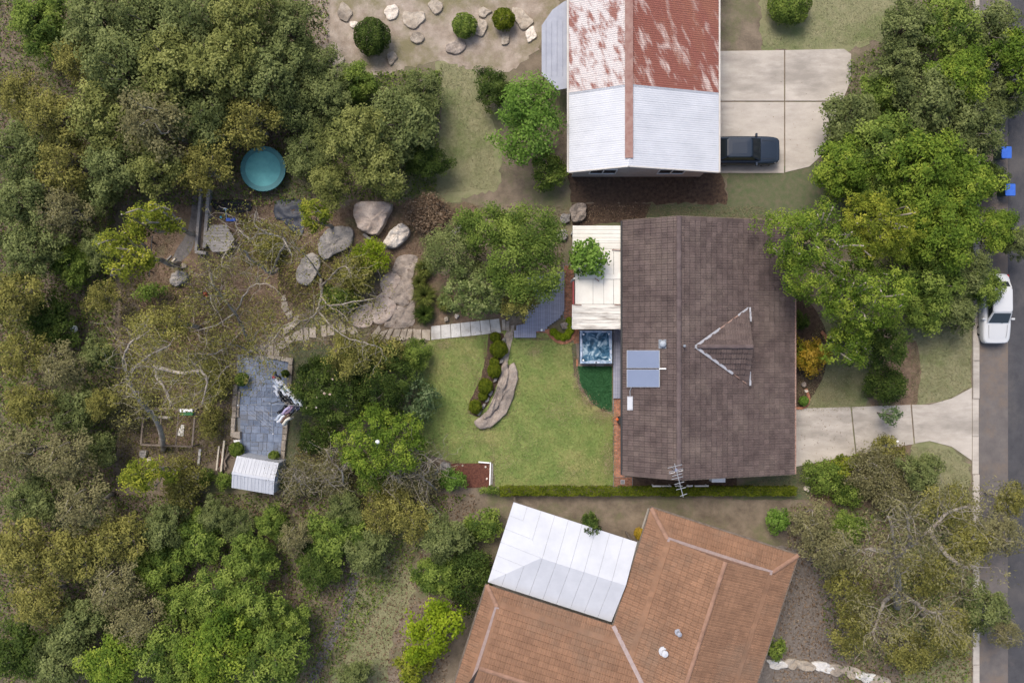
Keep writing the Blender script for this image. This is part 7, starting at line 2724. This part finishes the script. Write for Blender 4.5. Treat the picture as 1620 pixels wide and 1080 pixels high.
strew('leaf_litter', 'brown fallen leaves and bark over the back yard ground', 'leaf litter', [([(190, 325), (660, 325), (655, 520), (560, 545), (420, 560), (375, 570), (370, 725), (190, 770)], 26000), ([(655, 325), (900, 325), (890, 420), (655, 430)], 3000), ([(1284, 737), (1430, 700), (1430, 795), (1284, 795)], 1500), ([(1380, 550), (1430, 550), (1430, 640), (1380, 642)], 500), ([(905, 325), (1020, 325), (1010, 345), (905, 354)], 700), ([(468, 700), (700, 735), (710, 775), (460, 775)], 2500)], 'brown', .10, .5, 304, (.035, .07), .6, [[(265, 418), (308, 300), (372, 355), (372, 400), (280, 425)]])
strew('bush_litter', 'fallen leaves and bark under the surrounding bush', 'leaf litter', [([(-20, -20), (520, -20), (520, 325), (-20, 325)], 14000), ([(-20, 325), (185, 325), (185, 780), (-20, 780)], 9000), ([(-20, 780), (760, 780), (700, 1100), (-20, 1100)], 18000), ([(1250, 800), (1540, 800), (1540, 1100), (1220, 1100)], 9000)], 'brown', .16, .5, 305, (.03, .07), .55)
strew('undergrowth', 'low scrubby green undergrowth over the back yard ground', 'undergrowth', [([(190, 560), (372, 560), (365, 720), (190, 770)], 6000), ([(190, 440), (440, 470), (420, 560), (190, 570)], 5000), ([(440, 380), (540, 400), (520, 500), (440, 470)], 2500), ([(380, 340), (480, 370), (440, 430), (380, 420)], 2000), ([(470, 700), (720, 740), (700, 775), (470, 775)], 2500), ([(1290, 740), (1430, 705), (1430, 790), (1290, 790)], 2500)], 'olive', .13, .45, 306, (.03, .28), .45)
strew('bush_undergrowth', 'low scrubby growth between the trees of the surrounding bush', 'undergrowth', [([(-20, -20), (520, -20), (520, 325), (-20, 325)], 15000), ([(-20, 325), (185, 325), (185, 780), (-20, 780)], 11000), ([(-20, 780), (740, 780), (640, 900), (500, 1100), (-20, 1100)], 20000), ([(520, 120), (700, 110), (690, 310), (520, 320)], 6000), ([(1340, 100), (1540, -20), (1540, 520), (1440, 520), (1320, 300)], 9000), ([(1260, 800), (1530, 800), (1530, 1100), (1330, 1100)], 4000)], 'mid', .18, .5, 307, (.03, .45), .45)


def patches(name, label, cat, spots, kind, size, asp, seed, z=(.05, .085)):
    """Loose drifts of straw, soil or leaves thinning out from each spot: (px, py, spread px, count)."""
    rng = np.random.default_rng(seed)
    C = []
    for px, py, sx, sy, n in spots:
        q = rng.normal(size=(n, 2)) * np.array([sx, sy]) + np.array([px, py])
        C.append(q)
    q = np.concatenate(C)
    W = np.stack([(q[:, 0] - 810) / PPM, (540 - q[:, 1]) / PPM], 1)
    n = len(W)
    N = rng.normal(size=(n, 3)) * .4 + np.array([0, 0, .6])
    o = link(name, leaf_mesh(name, np.stack([W[:, 0], W[:, 1], rng.uniform(*z, n)], 1), N, size, size * asp, np.clip(rng.normal(.6, .25, n), 0, 1), rng), LM[kind])
    return stuff(o, label, cat)


LM['straw'] = leafmat('leaf_straw', (0.20, 0.165, 0.085), (0.31, 0.26, 0.145), (0.42, 0.36, 0.22), transl=.1)
patches('dry_grass', 'bleached straw coloured patches worn into the back lawn', 'grass', [(962, 728, 6, 16, 900), (950, 660, 14, 6, 500), (846, 557, 7, 4, 260), (885, 650, 16, 12, 500), (700, 545, 9, 5, 420), (800, 730, 8, 10, 200), (905, 750, 22, 7, 300), (745, 575, 10, 16, 300), (960, 655, 8, 2.5, 300), (925, 632, 6, 5, 300), (912, 605, 3, 9, 260), (825, 700, 18, 14, 300), (740, 690, 16, 10, 250), (780, 732, 3, 14, 260), (1330, 600, 20, 20, 700), (1310, 625, 20, 10, 400)], 'straw', .065, .45, 401)
patches('soil_crumbs', 'dark soil crumbs along the edges of lawn, turf and beds', 'soil', [(910, 570, 2, 10, 160), (910, 590, 2, 8, 160), (922, 622, 4, 4, 160), (936, 638, 5, 3, 160), (952, 649, 5, 2, 160), (970, 600, 1, 24, 200), (970, 700, 1.2, 30, 300), (768, 560, 2, 14, 240), (757, 610, 4, 12, 240), (745, 650, 4, 6, 160), (815, 600, 3, 14, 160), (800, 655, 8, 6, 160), (765, 677, 10, 2, 160), (720, 731, 20, 1.5, 160), (880, 768, 50, 2, 300), (850, 536, 16, 1.5, 200), (730, 533, 24, 1.5, 200), (690, 700, 10, 16, 200), (668, 640, 5, 30, 260)], 'brown', .06, .6, 402, (.045, .075))
patches('lawn_leaves', 'scattered fallen leaves on the back lawn and paving', 'leaf litter', [(830, 650, 60, 55, 170), (720, 620, 30, 50, 150), (415, 645, 22, 45, 140), (1300, 690, 40, 25, 60), (735, 522, 35, 5, 40), (640, 530, 30, 6, 90), (855, 490, 22, 20, 90), (945, 440, 25, 50, 50), (1180, 420, 50, 60, 90), (1240, 200, 60, 40, 60), (1330, 690, 30, 20, 60)], 'brown', .075, .5, 403, (.06, .09))

# ------------------------------------------------------------------ windows and doors in the walls
M_wglass = mat('window_glass', (0.03, 0.035, 0.04), rough=0.1, spec=0.5)


def opening(parent, a, b, z0, z1, name='window'):
    """A framed opening on a wall between plan points a and b (outward normal to the right of a->b)."""
    a, b = Vector((*a, 0)), Vector((*b, 0))
    d = (b - a).normalized()
    nn = Vector((d.y, -d.x, 0))
    L = (b - a).length
    mb = MB()
    for (p, q, w_, h_) in (((0, z0), (L, z0), .06, .08), ((0, z1), (L, z1), .06, .08)):
        mb.bar(a + d * p[0] + Vector((0, 0, p[1])) + nn * .02, a + d * q[0] + Vector((0, 0, q[1])) + nn * .02, w_, h_)
    for s in (0, .5, 1):
        mb.bar(a + d * (L * s) + Vector((0, 0, z0)) + nn * .021, a + d * (L * s) + Vector((0, 0, z1)) + nn * .021, .06, .06, up=tuple(nn))
    w = part(mb, name, M_white, parent)
    mb = MB()
    q = [a + nn * .012 + Vector((0, 0, z0)), b + nn * .012 + Vector((0, 0, z0)), b + nn * .012 + Vector((0, 0, z1)), a + nn * .012 + Vector((0, 0, z1))]
    mb.add(q, [(0, 1, 2, 3)])
    part(mb, 'pane', M_wglass, w)


hx0, hx1, hy0, hy1 = xw + .5, xe - .5, ys + .4, yn - .4
for x in (8.2, 11.0, 14.0):
    opening(house, (x, hy0), (x + 1.5, hy0), 1.0, 2.1)
for y in (-6.5, -3.2, 2.6):
    opening(house, (hx1, y), (hx1, y + 1.8), .9, 2.1)
for y in (-2.4, -5.0):
    opening(house, (hx0, y), (hx0, y - 1.5), .9, 2.1)
opening(house, (hx0, 0.9), (hx0, -1.1), .06, 2.15, 'sliding_door')
wx0, wx1, wy = nx0 + .4, nx1 - .4, ny0 + .35
for x in (wx0 + 1.0, wx0 + 5.2):
    opening(nh, (x, wy), (x + 1.6, wy), 1.0, 2.2)
for y in (11.5, 15.5):
    opening(nh, (nx1 - .4, y), (nx1 - .4, y + 1.8), 1.0, 2.2)
for s_ in (2.5, 6.0):
    p_, q_ = F(s_ + 1.6, .5, 0), F(s_, .5, 0)
    opening(sh, (p_.x, p_.y), (q_.x, q_.y), 1.0, 2.2)
